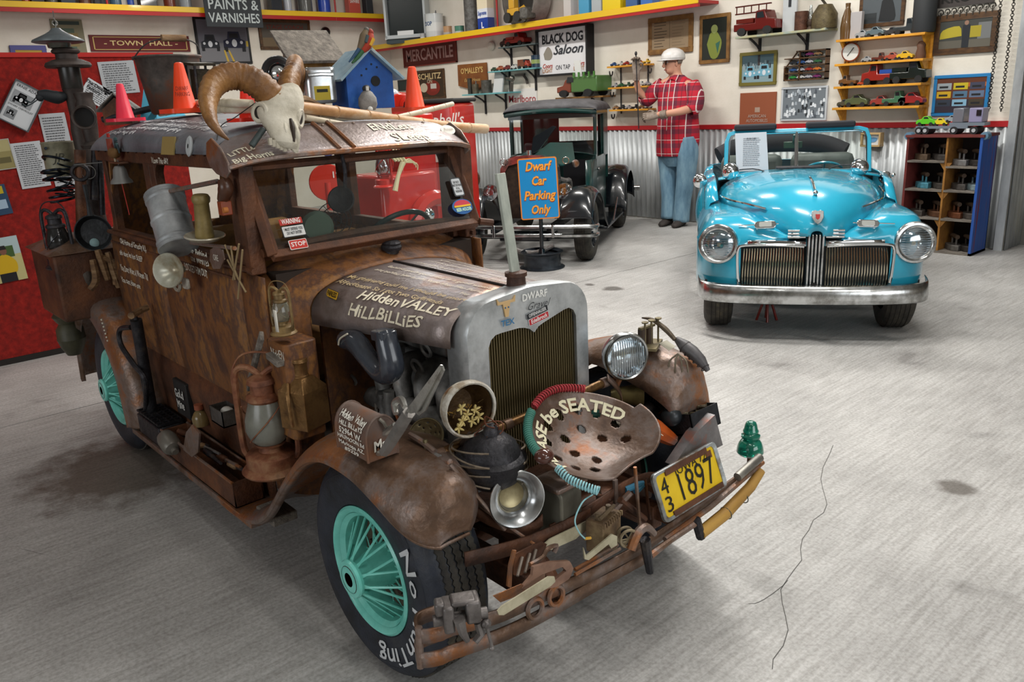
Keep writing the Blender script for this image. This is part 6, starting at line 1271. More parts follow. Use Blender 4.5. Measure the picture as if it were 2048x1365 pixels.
def prof(y):
    X=xf(y);Z=zt(y);out=[(X-.05,.262),(X-.015,.285)]+[(X+.006*sin(pi*(z-.28)/.3),z) for z in zf[2:]]
    d=Z-.545
    out+=[(X-.010-.03*(t**1.5),.545+d*sin(t*pi/2)) if False else (X-.13*(1-cos(t*pi/2)),.545+d*sin(t*pi/2)) for t in (.25,.5,.75,1)]
    out+=[(X-.13-s,Z+(.004 if s < .3 else -.02*(s-.3))) for s in (.1,.25,.45,.7,.95)]
    return out
pf=[prof(y) for y in ys];n_=len(pf[0]);vs_=[(x,y,z) for y,p in zip(ys,pf) for x,z in p];fs=[]
for i in range(len(ys)-1):
    for j in range(n_-1):
        yc_=(ys[i]+ys[i+1])/2
        if abs(yc_) < .385 and 2 <= j < 6: continue
        fs.append((i*n_+j,i*n_+j+1,(i+1)*n_+j+1,(i+1)*n_+j))
b=TB_();b.add(vs_,fs);b.build('front_fenders',TQ,tq,solid=.004,ang=60)
TB_('#0d1a20').box(.30,.36,-.40,.40,.29,.56).build('grille_cavity',mat('grille_dark','#0c151a',rough=.5),tq)
# hood
HS=[(-.66,.50,.860,.66),(-.5,.49,.868,.64),(-.3,.455,.872,.62),(-.1,.41,.868,.61),(.08,.35,.855,.60),(.2,.29,.835,.60),(.30,.22,.80,.60),(.37,.155,.755,.60),(.42,.10,.71,.60),(.445,.055,.665,.60),(.452,.03,.63,.60)]
def hs(x,w,zt_,zs,n=22): return [(x,-w*cos(pi*i/n),zs+(zt_-zs)*max(0,sin(pi*i/n))**.62) for i in range(n+1)]
TB_().sheet([hs(*q) for q in HS]).build('hood',TQ,tq,solid=.004,ang=70)
# scuttle, body, doors, deck
def bs(x,w,z0,z1,r=.07): return [(x,-w,z0),(x,-w-.0,z1-r),(x,-w+.02,z1-.02),(x,-w+.07,z1)]
for s in (-1,1):
    def m3(r): return [(x,s*abs(y) if True else y,z) for x,y,z in r]
    TB_().sheet([m3(bs(x,w,.25,z)) for x,w,z in ((-.40,.57,.70),(-.62,.585,.80),(-.8,.59,.815))]).build('cowl_side',TQ,tq,solid=.004,ang=60)
    TB_().sheet([m3(bs(x,w,.25,z)) for x,w,z in ((-.805,.59,.815),(-1.1,.60,.81),(-1.42,.60,.81))]).build('door',TQ,tq,solid=.004,ang=60)
    TB_().sheet([m3(bs(x,w,.25,z)) for x,w,z in ((-1.425,.60,.81),(-1.8,.595,.81),(-2.2,.56,.76),(-2.5,.48,.66))]).build('rear_quarter',TQ,tq,solid=.004,ang=60)
    TB_().lathe([(0,-.28),(.10,-.26),(.19,-.15),(.22,0),(.19,.16),(.10,.27),(0,.29)],20,Mat.Translation((-1.95,s*.56,.42)) @ Mat.Rotation(pi/2,4,'Y') @ Mat.Diagonal((1.1,.45,1.25,1))).build('rear_fender',TQ,tq)
TB_().sheet([[(x,y,z+.03*(1-(y/.6)**2)) for y in (-.55,-.3,0,.3,.55)] for x,z in ((-1.85,.80),(-2.2,.77),(-2.5,.66),(-2.62,.45))]).build('deck_lid',TQ,tq,solid=.004)
TB_().sheet([[(x,y,z+.05*(1-(y/.5)**2)) for y in (-.50,-.3,0,.3,.50)] for x,z in ((-.64,.80),(-.72,.81),(-.82,.80))]).build('cowl_top',TQ,tq,solid=.004)
# windscreen
def wq(y,s): return Vec((-.78-.10*s+.02-.06*(abs(y)/.45)**2*0,y,.82+.285*s))
out=[(-.465,0),(-.462,.75),(-.44,.95),(-.39,1.0),(.39,1.0),(.44,.95),(.462,.75),(.465,0)];ins=[(-.435,.06),(-.43,.75),(-.42,.86),(-.385,.905),(.385,.905),(.42,.86),(.43,.75),(.435,.06)]
a_=[wq(*p) for p in out];i_=[wq(*p) for p in ins];o2=[p+Vec((.022,0,.004)) for p in a_];i2=[p+Vec((.022,0,.004)) for p in i_]
b=TB_();n8=8
for r0,r1 in ((o2,i2),(a_,o2),(i2,i_)): b.loft([r0,r1],True)
b.build('windscreen_frame',TQ,tq,bevel=.004)
b=TB_();b.tube([p+Vec((.024,0,.004)) for p in i_]+[i_[0]+Vec((.024,0,.004))],.006,6);b.build('chrome_bead',CH,tq)
TB_().tube([wq(0,.04)+Vec((.02,0,0)),wq(0,.93)+Vec((.02,0,0))],.012,8).build('centre_bar',CH,tq)
for y0,y1 in ((-.43,-.008),(.008,.43)):
    TB_().add([wq(y0,.05),wq(y1,.05),wq(y1,.9),wq(y0,.9)],[(0,1,2,3)]).build('windscreen_glass',mat('green_glass','#cfe8de') if False else GLD,tq)
# soft top pieces above the frame
DK=mat('dark_canvas','#23242a',rough=.8)
for y0,y1 in ((-.40,-.13),(.06,.36)): TB_().box(-.90,-.80,y0,y1,1.105,1.145).build('soft_top_edge',DK,tq,bevel=.012)
# placard, mirror, wheel, dash, seats
pl_=[LP(TM,*q,'x',-.76) for q in ((1470,267),(1533,264),(1537,340),(1473,343))]
t=thing('windscreen_placard','white typed placard behind the windscreen of turquoise convertible','placard',TM @ pl_[0]);B('#c9ccd2',TM).add(pl_+[p-Vec((.003,0,0)) for p in pl_],[(0,1,2,3),(7,6,5,4),(0,4,5,1),(1,5,6,2),(2,6,7,3),(3,7,4,0)]).build('card',MT,t)
ey=((pl_[0]-pl_[3])).normalized();exx=(pl_[1]-pl_[0]).normalized();cc=sum(pl_,Vec())/4;b=B(M=TM @ frame(cc,exx.cross(ey),exx));lines(b,Mat(),.13,.20,15,'#8b8e94');b.build('print',MT,t,flat=True)
text('OUR CAR',TM @ (cc+ey*.085+exx.cross(ey)*.003),TM.to_3x3() @ exx,TM.to_3x3() @ ey,.018,'print','#444850',t,w=.06)
mq_=LP(TM,1586,290,'x',-.86);TB_('#39544a').cbox(mq_,(.02,.12,.045)).build('rear_mirror',GL,tq,bevel=.006);TB_('#39544a').cyl(mq_,mq_+Vec((.04,0,.07)),.008).build('mirror_stem',GL,tq)
sw=LP(TM,1645,337,'x',-1.0);M=TM @ frame(sw+Vec((0,0,-.02)),(-.55,0,.85));B(M=M).ring((0,0,0),(0,0,1),.125,.009,36,8).build('steering_wheel',TQ,tq);B(M=M).tube([(-.12,0,0),(0,0,-.02),(.12,0,0)],.007,6).build('wheel_spoke',TQ,tq)
TB_('#1b2226').box(-.95,-.84,-.5,.5,.70,.80).build('dashboard',GL,tq,bevel=.02)
ST=mat('grey_green_leather',rough=.5,noise=[(.3,'#3c4443'),(.6,'#59615f')],scale=9)
for y in (-.25,.25): TB_().box(-1.52,-1.40,y-.22,y+.22,.40,.90).build('seat_back',ST,tq,bevel=.05)
TB_().box(-1.5,-1.05,-.46,.46,.38,.50).build('seat_cushion',ST,tq,bevel=.04)
TB_().tube([(-1.95,-.48,.86),(-2.0,-.3,.93),(-2.0,0,.95),(-2.0,.3,.93),(-1.95,.48,.86)],.075,10,4).build('folded_top',DK,tq)
TB_('#2b3133').box(-2.3,-.7,-.55,.55,.24,.28).build('floor_pan',MT,tq)
# chrome: grille
CHG=mat('grille_chrome','#c9c2ae',rough=.18,metal=1)
for s in (-1,1):
    for k in range(23):
        y=s*(.060+k*.0142);zt2=.535-.012*(abs(y)/.4)**2;X=xf(y)
        TB_().tube([(X-.005,y*1.0,.318),(X+.014,y*1.0,.40),(X+.010,y*.995,.47),(X-.008,y*.985,zt2)],.0032,5).build('grille_bar',CHG,tq)
    fr=[(.058,.545),(.20,.552),(.36,.548),(.398,.530),(.402,.48),(.395,.36),(.385,.312)]
    TB_().tube([(xf(y)+.008,s*y,z) for y,z in fr],.009,8,3).build('grille_surround',CH,tq)
    TB_().sheet([[(xf(y)+.012,s*y,.545),(xf(y)+.004,s*y,.570),(xf(y)-.02,s*y,.585)] for y in (.05,.12,.2,.28,.35)]).build('grille_brow',CH,tq,solid=.004)
    for k in range(3): TB_().box(.405,.43,min(s*.05,s*.145),max(s*.05,s*.145),.588+.017*k,.600+.017*k).build('brow_bar',CH,tq,bevel=.003)
    # parking lamp
    c=Vec((xf(.26)-.02,s*.26+.0,.655));M=TM @ frame(c,(1,s*.1,.55),(0,1,0));B(M=M).prism(rrect(.115,.042,.02),Mat(),-.02,.012).build('parking_lamp',CH,tq,bevel=.004);B('#9a9c98',M).prism(rrect(.065,.028,.006),Mat(),.01,.016).build('lamp_lens',GL,tq)
    TB_().tube([(xf(.2)-.045,s*.19,.66),(xf(.3)-.03,s*.33,.655),(xf(.38)-.03,s*.40,.65)],.003,5).build('lamp_trim',CH,tq)
    # headlamp
    c=Vec((.368,s*.507,.548));M=TM @ frame(c,(1,s*.18,.06))
    B(M=M).lathe([(.105,-.06),(.112,-.02),(.112,.0),(.106,.010),(.095,.012),(.090,.006),(.082,.004),(.082,-.004)],40).build('headlamp_rim',CHD,tq)
    B(M=M).lathe([(.082,.0),(.06,-.03),(.03,-.045),(0,-.05)],32).build('reflector',CH,tq);B('#fff3cf',M).sph((0,-.004,-.02),.012,8,6).build('bulb',GL,tq)
    b=B(M=M);b.lathe([(.083,.004),(.06,.016),(.03,.022),(0,.024)],32);b.build('headlamp_glass',GLL,tq)
    b=B(M=M)
    for i in range(13):
        yy=-.072+i*.012;h_=sqrt(max(0,.078**2-yy*yy));b.box(-h_,h_,yy-.0008,yy+.0008,.016*(1-(yy/.085)**2),.018*(1-(yy/.085)**2)+.004)
    b.build('lens_ribs',GLL,tq,kind='stuff')
    # wheels
    for cx in (0.03,-1.95):
        M=TM @ Mat(((1,0,0,cx),(0,0,-s,s*.575),(0,1,0,.265),(0,0,0,1)))
        wv=bpy.data.objects.new('wheel',None);COL.objects.link(wv);wv.parent=tq;wv['_o']=tq['_o']
        B(M=M).lathe([(.16,.01),(.19,-.004),(.225,0),(.25,.012),(.262,.03),(.265,.05),(.265,.13),(.25,.155),(.2,.165),(.16,.15)],48).build('tyre',TRD,wv)
        for k in range(5):
            B('#15110c',M).ring((0,0,.04+k*.024),(0,0,1),.2645,.0022,48,5).build('tread_groove',MT,wv)
        B(M=M).lathe([(0,.02),(.07,.012),(.09,.03),(.15,.03),(.165,.012)],30).build('hub_cap',CHD,wv)
# centre bars
for k in range(5):
    y=-.036+k*.018;TB_().box(.425,.452,y-.0055,y+.0055,.31,.61).build('centre_grille_bar',CHD,tq,bevel=.003)
TB_('#1a2a30').box(.40,.43,-.045,.045,.30,.60).build('centre_recess',MT,tq)
TB_('#0c0c0c').cyl((.455,0,.335),(.460,0,.335),.013,n=16).build('crank_hole',MT,tq);TB_().box(.43,.458,-.036,.036,.285,.315).build('centre_foot',TQ,tq,bevel=.004)
TB_().box(.36,.42,-.40,.40,.270,.292).build('lower_sill',TQ,tq,bevel=.006)
# bumper
bp=[(.20,.615),(.33,.60),(.41,.54),(.455,.40),(.475,.2),(.48,0)];bp=bp+[(x,-y) for x,y in bp[-2::-1]]
rows=[]
for p in cr([Vec((x,y,0)) for x,y in bp],4): rows.append([(p.x+dx,p.y*(1+dx*.2),z) for dx,z in ((-.012,.228),(.006,.236),(.012,.262),(.008,.300),(-.002,.325),(-.016,.336))])
TB_().sheet(rows).build('bumper',CHD,tq,solid=.004,ang=60)
for y in (-.45,-.2,.22,.46): TB_().sph((.488-.10*(y/.6)**2,y,.285),.008,8,6).build('bumper_bolt',CH,tq)
# badges, trims, ornament
M=TM @ frame((.448,0,.705),(1,0,.5),(0,1,0));B('#8a9296',M).prism([(-.03,.03),(-.012,.036),(0,.03),(.012,.036),(.03,.03),(.03,-.005),(.016,-.03),(0,-.042),(-.016,-.03),(-.03,-.005)],Mat(),-.02,.006).build('crest',CHD,tq,bevel=.002);B('#9a2a2a',M).prism([(-.012,.012),(.012,.012),(.01,-.01),(0,-.018),(-.01,-.01)],Mat(),.006,.008).build('crest_shield',GL,tq)
TB_().tube([(.0,0,.872),(.15,0,.858),(.27,0,.825)],[.005,.007,.008],8,3).build('hood_ornament',CH,tq);TB_().sph((.30,0,.815),(.018,.014,.014),10,8).build('ornament_tip',CH,tq)
for s in (-1,1):
    TB_().tube([(-.66,s*.505,.735),(-.4,s*.485,.725),(-.1,s*.42,.73),(.1,s*.345,.735),(.25,s*.25,.725)],.006,6,4).build('hood_trim',CH,tq)
TB_().box(-.66,-.56,-.14,.14,.868,.880).build('vent',IRON,tq,bevel=.003)
for a in (((1455,343),(1505,338),(1535,345)),((1640,350),(1672,332),(1712,330))): TB_().tube([LP(TM,*q,'x',-.68) for q in a],.004,5,3).build('wiper',IRON,tq)
for nm,px,py,r,x in (('spot_lamp',1461,343,.055,-.50),('spot_lamp',1719,335,.055,-.56)):
    c=LP(TM,px,py,'x',x);TB_().sph(c,r,18,12).build(nm,CH,tq);TB_().cyl(c,c+Vec((-.10,0,-.04)),.010).build('lamp_arm',CH,tq)
c=LP(TM,1400,362,'x',-.70);TB_().sph(c,(.025,.048,.048),16,10).build('side_mirror',CH,tq);TB_().tube([c,c+Vec((-.03,.05,-.03)),c+Vec((-.08,.08,-.08))],.005,6).build('mirror_arm',CH,tq)
c=LP(TM,1770,355,'x',-.85);TB_().sph(c,(.02,.04,.042),16,10).build('side_mirror',CH,tq);TB_().sph(c+Vec((0,.05,.015)),.014,8,6).build('mirror_knob',CH,tq);TB_().tube([c+Vec((0,0,-.03)),c+Vec((.02,-.03,-.09)),LP(TM,1740,391,'x',-.7)],.004,6,4).build('mirror_arm',CH,tq)
t=thing('jack_stand','red jack stand under the front of turquoise convertible','jack stand',TM @ Vec((-.05,-.2,0)))
for dy in (-.06,.06): B('#8a2a22',TM).cyl((-.05,-.2+dy,0.0),(-.05,-.2,.2),.008).build('leg',GL,t)
for dx in (-.06,.06): B('#8a2a22',TM).cyl((-.05+dx,-.2,0.0),(-.05,-.2,.2),.008).build('leg',GL,t)
# ------------------------------------------------------------------ dark green dwarf truck
GM=local((-3.81+.02,3.99+.03),-57)
DG=mat('dark_green_paint',rough=.3,coat=.5,noise=[(.3,'#0f2a28'),(.7,'#17403c')],scale=4);BKP=mat('black_paint','#11161b',rough=.25,coat=.6)
tk=thing('green_dwarf_truck','dark green antique pickup with raised hood before corrugated wall','truck',(-4.3,5.0,0))
def GB(c='#888888'): return B(c,GM)
for s in (-1,1):
    for cx in (0,-1.85):
        M=GM @ Mat(((1,0,0,cx),(0,0,-s,s*.60),(0,1,0,.27),(0,0,0,1)))
        wv=bpy.data.objects.new('wheel',None);COL.objects.link(wv);wv.parent=tk;wv['_o']=tk['_o']
        B(M=M).lathe([(.16,.01),(.2,.0),(.24,.008),(.262,.025),(.27,.05),(.27,.11),(.255,.14),(.2,.15),(.16,.14)],44).build('tyre',TRD,wv)
        for k in range(4): B('#15110c',M).ring((0,0,.045+k*.022),(0,0,1),.269,.002,44,5).build('tread_groove',MT,wv)
        B(M=M).lathe([(.165,.012),(.155,.01),(.145,.04),(.15,.1),(.165,.14)],36).build('rim',BKP,wv)
        for k in range(12): B(M=M).cyl((.03*cos(k*.5236),.03*sin(k*.5236),.01),(.15*cos(k*.5236),.15*sin(k*.5236),.06),.006,n=6).build('spoke',BKP,wv)
        B(M=M).lathe([(0,-.02),(.03,-.018),(.04,0),(.045,.06)],16).build('hub',CHD,wv)
    pts=[(-.55,.20,.02),(-.42,.30,.04),(-.30,.45,.05),(-.12,.56,.06),(.04,.575,.07),(.18,.52,.08),(.26,.44,.06),(.29,.39,.01)]
    P0=cr([Vec(p) for p in pts],4);rows=[]
    for p in P0: rows.append([GM @ Vec((p.x,s*(.63-q),p.y+h*p.z)) for q,h in ((-.0,-.02),(0,0),(.02,.5),(.06,.85),(.12,1),(.2,.9),(.26,.5),(.3,.2))])
    B().sheet(rows).build('front_fender',BKP,tk,solid=.004,ang=70)
    pts=[(-2.18,.28,.05),(-2.1,.48,.06),(-1.9,.60,.07),(-1.65,.55,.07),(-1.55,.40,.06),(-1.5,.22,.04)]
    P0=cr([Vec(p) for p in pts],4);rows=[]
    for p in P0: rows.append([GM @ Vec((p.x,s*(.66-q),p.y+h*p.z)) for q,h in ((0,-.02),(0,0),(.02,.5),(.06,.85),(.14,1),(.24,.9))])
    B().sheet(rows).build('rear_fender',BKP,tk,solid=.004,ang=70)
    GB().box(-1.52,-.5,min(s*.42,s*.63),max(s*.42,s*.63),.19,.21).build('running_board',BKP,tk,bevel=.004)
    GB().cyl((-.9,s*.62,.205),(-1.3,s*.60,.38),.01).build('chrome_rail',CHD,tk)
    # headlamp
    c=Vec((.12,s*.33+.03,.61));M=GM @ frame(c,(1,0,0));B(M=M).lathe([(0,-.09),(.035,-.085),(.065,-.04),(.073,0),(.07,.008),(.066,.004)],28).build('headlamp',CHD,tk);B(M=M).lathe([(.066,0),(.045,-.02),(0,-.035)],24).build('reflector',CH,tk);b=B(M=M);b.lathe([(.067,.004),(.04,.014),(0,.018)],24);b.build('headlamp_glass',GLL,tk)
    GB().tube([c+Vec((-.04,0,-.06)),(.06,s*.25+.02,.40)],.010,8).build('lamp_stem',BKP,tk)
# radiator shell and core
sh2=[(y,z) for y,z in [(-.24,.36),(-.245,.70),(-.235,.80),(-.19,.875),(-.10,.905),(.02,.91),(.14,.905),(.23,.875),(.275,.80),(.285,.70),(.28,.36)]]
in2=[(y,z) for y,z in [(-.20,.36),(-.205,.70),(-.195,.77),(-.16,.825),(-.08,.845),(.02,.848),(.12,.845),(.2,.825),(.235,.77),(.245,.70),(.24,.36)]]
GB().sheet([[(-.10,y,z) for y,z in sh2],[(-.005,y,z) for y,z in sh2],[(.0,y,z) for y,z in in2],[(-.03,y,z) for y,z in in2]]).build('radiator_shell',CHD,tk,solid=.003)
GB().box(-.06,-.03,-.21,.25,.36,.85).build('radiator_core',mat('dark_core',rough=.6,noise=[(.3,'#1c1612'),(.6,'#3b2e24')],scale=30),tk)
GB().cyl((-.05,.02,.90),(-.05,.02,.95),.02).build('radiator_cap',CHD,tk)
for y in (-.20,.36): GB().ring((.02,y+.0,.86),(1,0,0),.028,.004,16,6).build('lamp_ring',CHD,tk)
# bumper, two bars
for z in (.335,.262): GB().tube([(.20,-.60,z),(.30,-.58,z),(.33,-.3,z),(.335,.05,z),(.33,.4,z),(.30,.64,z),(.20,.66,z)],.017,6,4).build('bumper_bar',CHD,tk)
for y in (-.22,.30): GB().box(.325,.35,y-.012,y+.012,.245,.355).build('bumper_clamp',CHD,tk,bevel=.004)
GB().box(-.10,.25,-.2,.25,.2,.24).build('front_apron',BKP,tk,bevel=.01);GB().cyl((0,-.52,.2),(0,.52,.2),.02).build('axle',BKP,tk)
for y in (-.25,.25): GB().box(-2.2,.25,y-.025,y+.025,.27,.33).build('frame_rail',BKP,tk)
GB().tube([(.32,-.1,.18),(.33,.0,.13),(.33,.15,.12),(.32,.3,.18)],.02,8,4).build('front_spring',OLD,tk)
# hood: far half closed, near half raised, engine with green cylinders
def hk(x,a): return Vec((x,.02-.27*cos(a)*(1+(-x)*.12),.68+(.235+.02*(-x))*max(0,sin(a))**.7))
GB().sheet([[hk(x,pi*i/20) for i in range(11)] for x in (-.08,-.3,-.5,-.72)]).build('hood_half',DG,tk,solid=.004)
hp=[LP(GM,*q,'x',x) for q,x in (((1062,310),-.08),((1066,275),-.1),((1105,252),-.3),((1112,254),-.35),((1078,300),-.12))]
GB().add(hp+[p-Vec((.03,0,0)) for p in hp],[(0,1,2,3,4),(9,8,7,6,5)]+[(i,(i+1) % 5,5+(i+1) % 5,5+i) for i in range(5)]).build('raised_hood_side',BKP,tk)
hp=[LP(GM,*q,'x',x) for q,x in (((1065,312),-.15),((1100,285),-.4),((1145,285),-.6),((1150,320),-.5),((1125,330),-.3))]
GB().add(hp+[p-Vec((0,0,.01)) for p in hp],[(0,1,2,3,4),(9,8,7,6,5)]+[(i,(i+1) % 5,5+(i+1) % 5,5+i) for i in range(5)]).build('raised_hood_half',DG,tk)
GB().box(-.62,-.12,-.12,.20,.45,.78).build('engine_block',DG,tk,bevel=.01)
for k in range(5): GB('#8fa09c').cyl((-.15-.10*k,.2,.80),(-.15-.10*k,.2,.84),.014).build('spark_plug',ME,tk)
GB().tube([(-.15,.24,.70),(-.3,.28,.66),(-.5,.28,.64),(-.62,.26,.55)],.022,8,4).build('manifold',OLD,tk)
c=LP(GM,1151,327,'x',-.35);GB().lathe([(0,-.03),(.03,-.02),(.035,0),(0,.004)],18,frame(c,(1,0,0))).build('cowl_lamp',CHD,tk)
# cab
CB=[(-.38,.40)]
for x0,x1,nm in ((-.72,-.94,'cowl'),):
    for s in (-1,1): GB().sheet([[(x,.03+s*w_,z) for z in (.30,.55,.80)] for x,w_ in ((x0,.36),(x1,.43))]).build('cowl_side',DG,tk,solid=.005)
    GB().sheet([[(x,.03+w_*t,z+.02*(1-t*t)) for t in (-1,-.5,0,.5,1)] for x,w_,z in ((-.70,.30,.88),(-.80,.38,.86),(-.94,.43,.82))]).build('cowl_top',DG,tk,solid=.005)
for s in (-1,1):
    y=.03+s*.43
    GB().box(-1.46,-.94,min(y,y-s*.02),max(y,y-s*.02),.28,.82).build('door',DG,tk,bevel=.004)
    for x in (-.94,-1.36): GB().box(x-.05,x+.0,min(y,y-s*.03),max(y,y-s*.03),.80,1.24).build('window_post',DG,tk,bevel=.003)
    GB().box(-1.55,-.93,min(y+s*.003,y-s*.03),max(y+s*.003,y-s*.03),1.21,1.26).build('roof_rail',DG,tk,bevel=.004)
    GB().box(-1.6,-1.36,min(y,y-s*.02),max(y,y-s*.02),.8,1.24).build('rear_panel',DG,tk)
    GB().sph((-.98,y+s*.01,.70),.014,8,6).build('door_handle',CHD,tk)
GB().box(-.945,-.905,-.40,.46,.80,.84).build('windscreen_sill',DG,tk);GB().box(-.945,-.905,-.40,.46,1.19,1.25).build('windscreen_header',DG,tk)
GB().add([(-.93,-.38,.84),(-.93,.44,.84),(-.93,.44,1.19),(-.93,-.38,1.19)],[(0,1,2,3)]).build('windscreen_glass',GLD,tk)
GB().box(-1.62,-1.60,-.40,.46,.28,.90).build('cab_back',DG,tk);GB().box(-1.62,-1.60,-.40,-.05,.9,1.25).build('cab_back',DG,tk);GB().box(-1.62,-1.60,.36,.46,.9,1.25).build('cab_back',DG,tk)
def rf(x,t): a=pi*t;e=min(1,(x+1.68)/.15) if x < -1.5 else min(1,(-.82-x)/.14+.05);return Vec((x,.03-.455*cos(a),1.25+.115*max(0,sin(a))**.5*max(0,e)**.5))
GB().sheet([[rf(x,i/20) for i in range(21)] for x in (-1.675,-1.65,-1.55,-1.4,-1.2,-1.0,-.92,-.86,-.825)]).build('roof',mat('roof_canvas',rough=.7,noise=[(.3,'#2b2a2c'),(.6,'#4c4a4d'),(.8,'#6a686b')],scale=6),tk,solid=.005,ang=60)
GB().tube([(-.86,-.42,1.235),(-.83,-.2,1.255),(-.82,.03,1.262),(-.83,.26,1.255),(-.86,.48,1.235)],.022,8,3).build('visor',DG,tk)
GB('#17151b').box(-1.45,-1.3,-.36,.40,.45,.95).build('seat_back',MT,tk,bevel=.03)
GB().box(-2.4,-1.66,-.42,-.38,.35,.62).build('bed_side',DG,tk);GB().box(-2.4,-1.66,.44,.48,.35,.62).build('bed_side',DG,tk);GB().box(-2.4,-1.66,-.42,.48,.33,.36).build('bed_floor',DG,tk)
GB().cyl((-2.2,.72,.38),(-2.2,.60,.38),.03).build('tail_lamp',CHD,tk)
q0=P(1228,345,'y',5.9);t=thing('wooden_sign','small brown wooden lettered sign behind the truck bed','sign',q0);B('#a06a3c').box(q0.x-.16,q0.x+.14,q0.y-.01,q0.y+.01,q0.z-.08,q0.z+.07).build('board',MT,t);text('OLD TIMERS',q0+Vec((-.0,-.012,.04)),(1,0,0),(0,0,1),.05,'lettering','#6b3a1c',t,w=.25);text('PARKING',q0+Vec((-.0,-.012,-.02)),(1,0,0),(0,0,1),.045,'lettering','#6b3a1c',t,w=.2);B('#6b4a2c').cyl((q0.x,q0.y,0.0),(q0.x,q0.y,q0.z-.08),.015).build('post',MT,t)
# ------------------------------------------------------------------ parking sign on a wheel rim
base=P(1085,535,'z',0);t=thing('parking_sign','blue and orange parking sign on a post set in a black wheel rim','sign',base)
Mb=Mat.Translation(base)
B(M=Mb).lathe([(.03,.10),(.06,.125),(.10,.12),(.14,.10),(.165,.125),(.175,.135),(.17,.145),(.16,.14),(.14,.125)],36).build('rim_disc',CHD if False else mat('black_steel_rim',rough=.35,metal=.4,noise=[(.4,'#1c2127'),(.7,'#3b4148')],scale=8),t)
B(M=Mb).lathe([(.19,0),(.192,.008),(.172,.016),(.160,.02),(.155,.05),(.162,.07),(.155,.09),(.16,.12),(.178,.132),(.18,.14),(.165,.142)],40).build('wheel_rim',MATS['black_steel_rim'],t)
B(M=Mb).cyl((0,0,.01),(0,0,.72),.017).build('post',BKP,t);B(M=Mb).cyl((0,0,.10),(0,0,.16),.035,.025).build('collar',BKP,t)
sc_=[P(px,py,'y',base.y-.04) for px,py in ((1038,320),(1112,318),(1117,434),(1046,436))];cc=sum(sc_,Vec())/4
nrm=(CAM-cc);nrm.z=0;nrm.normalize();nrm=Vec((nrm.x*.9-.0,nrm.y,0)).normalized();exs=Vec((0,0,1)).cross(nrm);dist=(cc-CAM).length;wsn=78*((cc-CAM).dot(_fw))/FPX;hsn=118*((cc-CAM).dot(_fw))/FPX*1.03
M=frame(cc,nrm,exs) @ Mat.Rotation(.03,4,'Z')
B('#e08a3c',M).prism(rrect(wsn,hsn,.018),Mat(),0,.003).build('plate',GL,t);B('#1f8fd0',M).prism(rrect(wsn*.94,hsn*.96,.014),Mat(),.0025,.004).build('face',GL,t)
for k,s_ in enumerate(('Dwarf','Car','Parking','Only')):
    o=M @ Vec((0,hsn*(.36-.235*k),.005));wd=wsn*(.68,.38,.82,.5)[k]
    text(s_,o+Vec((0,0,-.003)),M.col[0].xyz,M.col[1].xyz,.102,'lettering','#8a2a12',t,w=wd*1.03,shear=.25,bold=.05);text(s_,o,M.col[0].xyz,M.col[1].xyz,.10,'lettering','#f5a63a',t,w=wd,shear=.25,bold=.025,th=.003)
# ------------------------------------------------------------------ figure in a plaid shirt
def plaid():
    m=bpy.data.materials.new('red_plaid');m.use_nodes=True;N=m.node_tree.nodes;L=m.node_tree.links;b=N['Principled BSDF'];b.inputs['Roughness'].default_value=.85
    tc=N.new('ShaderNodeTexCoord');sx=N.new('ShaderNodeSeparateXYZ');L.new(tc.outputs['Object'],sx.inputs[0])
    def band(src,per,ph,duty):
        a=N.new('ShaderNodeMath');a.operation='MULTIPLY_ADD';a.inputs[1].default_value=1/per;a.inputs[2].default_value=ph;L.new(src,a.inputs[0])
        f=N.new('ShaderNodeMath');f.operation='FRACT';L.new(a.outputs[0],f.inputs[0]);c=N.new('ShaderNodeMath');c.operation='LESS_THAN';c.inputs[1].default_value=duty;L.new(f.outputs[0],c.inputs[0]);return c.outputs[0]
    ad=N.new('ShaderNodeMath');ad.operation='SUBTRACT';L.new(sx.outputs[0],ad.inputs[0]);ad.inputs[1].default_value=.03
    col=N.new('ShaderNodeRGB');col.outputs[0].default_value=hx('#b3152c');cur=col.outputs[0]
    for src,per,ph,du,c,fac in ((ad.outputs[0],.13,.2,.34,'#3a2a3a',.55),(sx.outputs[2],.14,.1,.34,'#33263a',.55),(ad.outputs[0],.13,.2,.06,'#e8dcd8',.8),(sx.outputs[2],.14,.55,.05,'#d8c8c8',.7),(ad.outputs[0],.13,.62,.04,'#2a1a24',.7)):
        bd=band(src,per,ph,du);m_=N.new('ShaderNodeMath');m_.operation='MULTIPLY';m_.inputs[1].default_value=fac;L.new(bd,m_.inputs[0]);x=N.new('ShaderNodeMix');x.data_type='RGBA';L.new(m_.outputs[0],x.inputs[0]);L.new(cur,x.inputs[6]);x.inputs[7].default_value=hx(c);cur=x.outputs[2]
    L.new(cur,b.inputs['Base Color']);return m
def skin(name,verts,edges,radii,m,par,org,root=0,sub=2):
    me=bpy.data.meshes.new(name);o_=Vec(org);me.from_pydata([tuple(Vec(v)-o_) for v in verts],edges,[]);o=bpy.data.objects.new(name,me);COL.objects.link(o);o.parent=par
    me.materials.append(m);q=o.modifiers.new('skin','SKIN');q.use_smooth_shade=True
    for i,r in enumerate(radii): me.skin_vertices[0].data[i].radius=r if isinstance(r,tuple) else (r,r)
    for i in range(len(verts)): me.skin_vertices[0].data[i].use_root=(i == root)
    q=o.modifiers.new('sub','SUBSURF');q.levels=sub;q.render_levels=sub
    return o
mo=Vec((-3.96,6.24,0));man=thing('person','person figure in red plaid shirt, jeans and white hard hat holding a staff','person',mo)
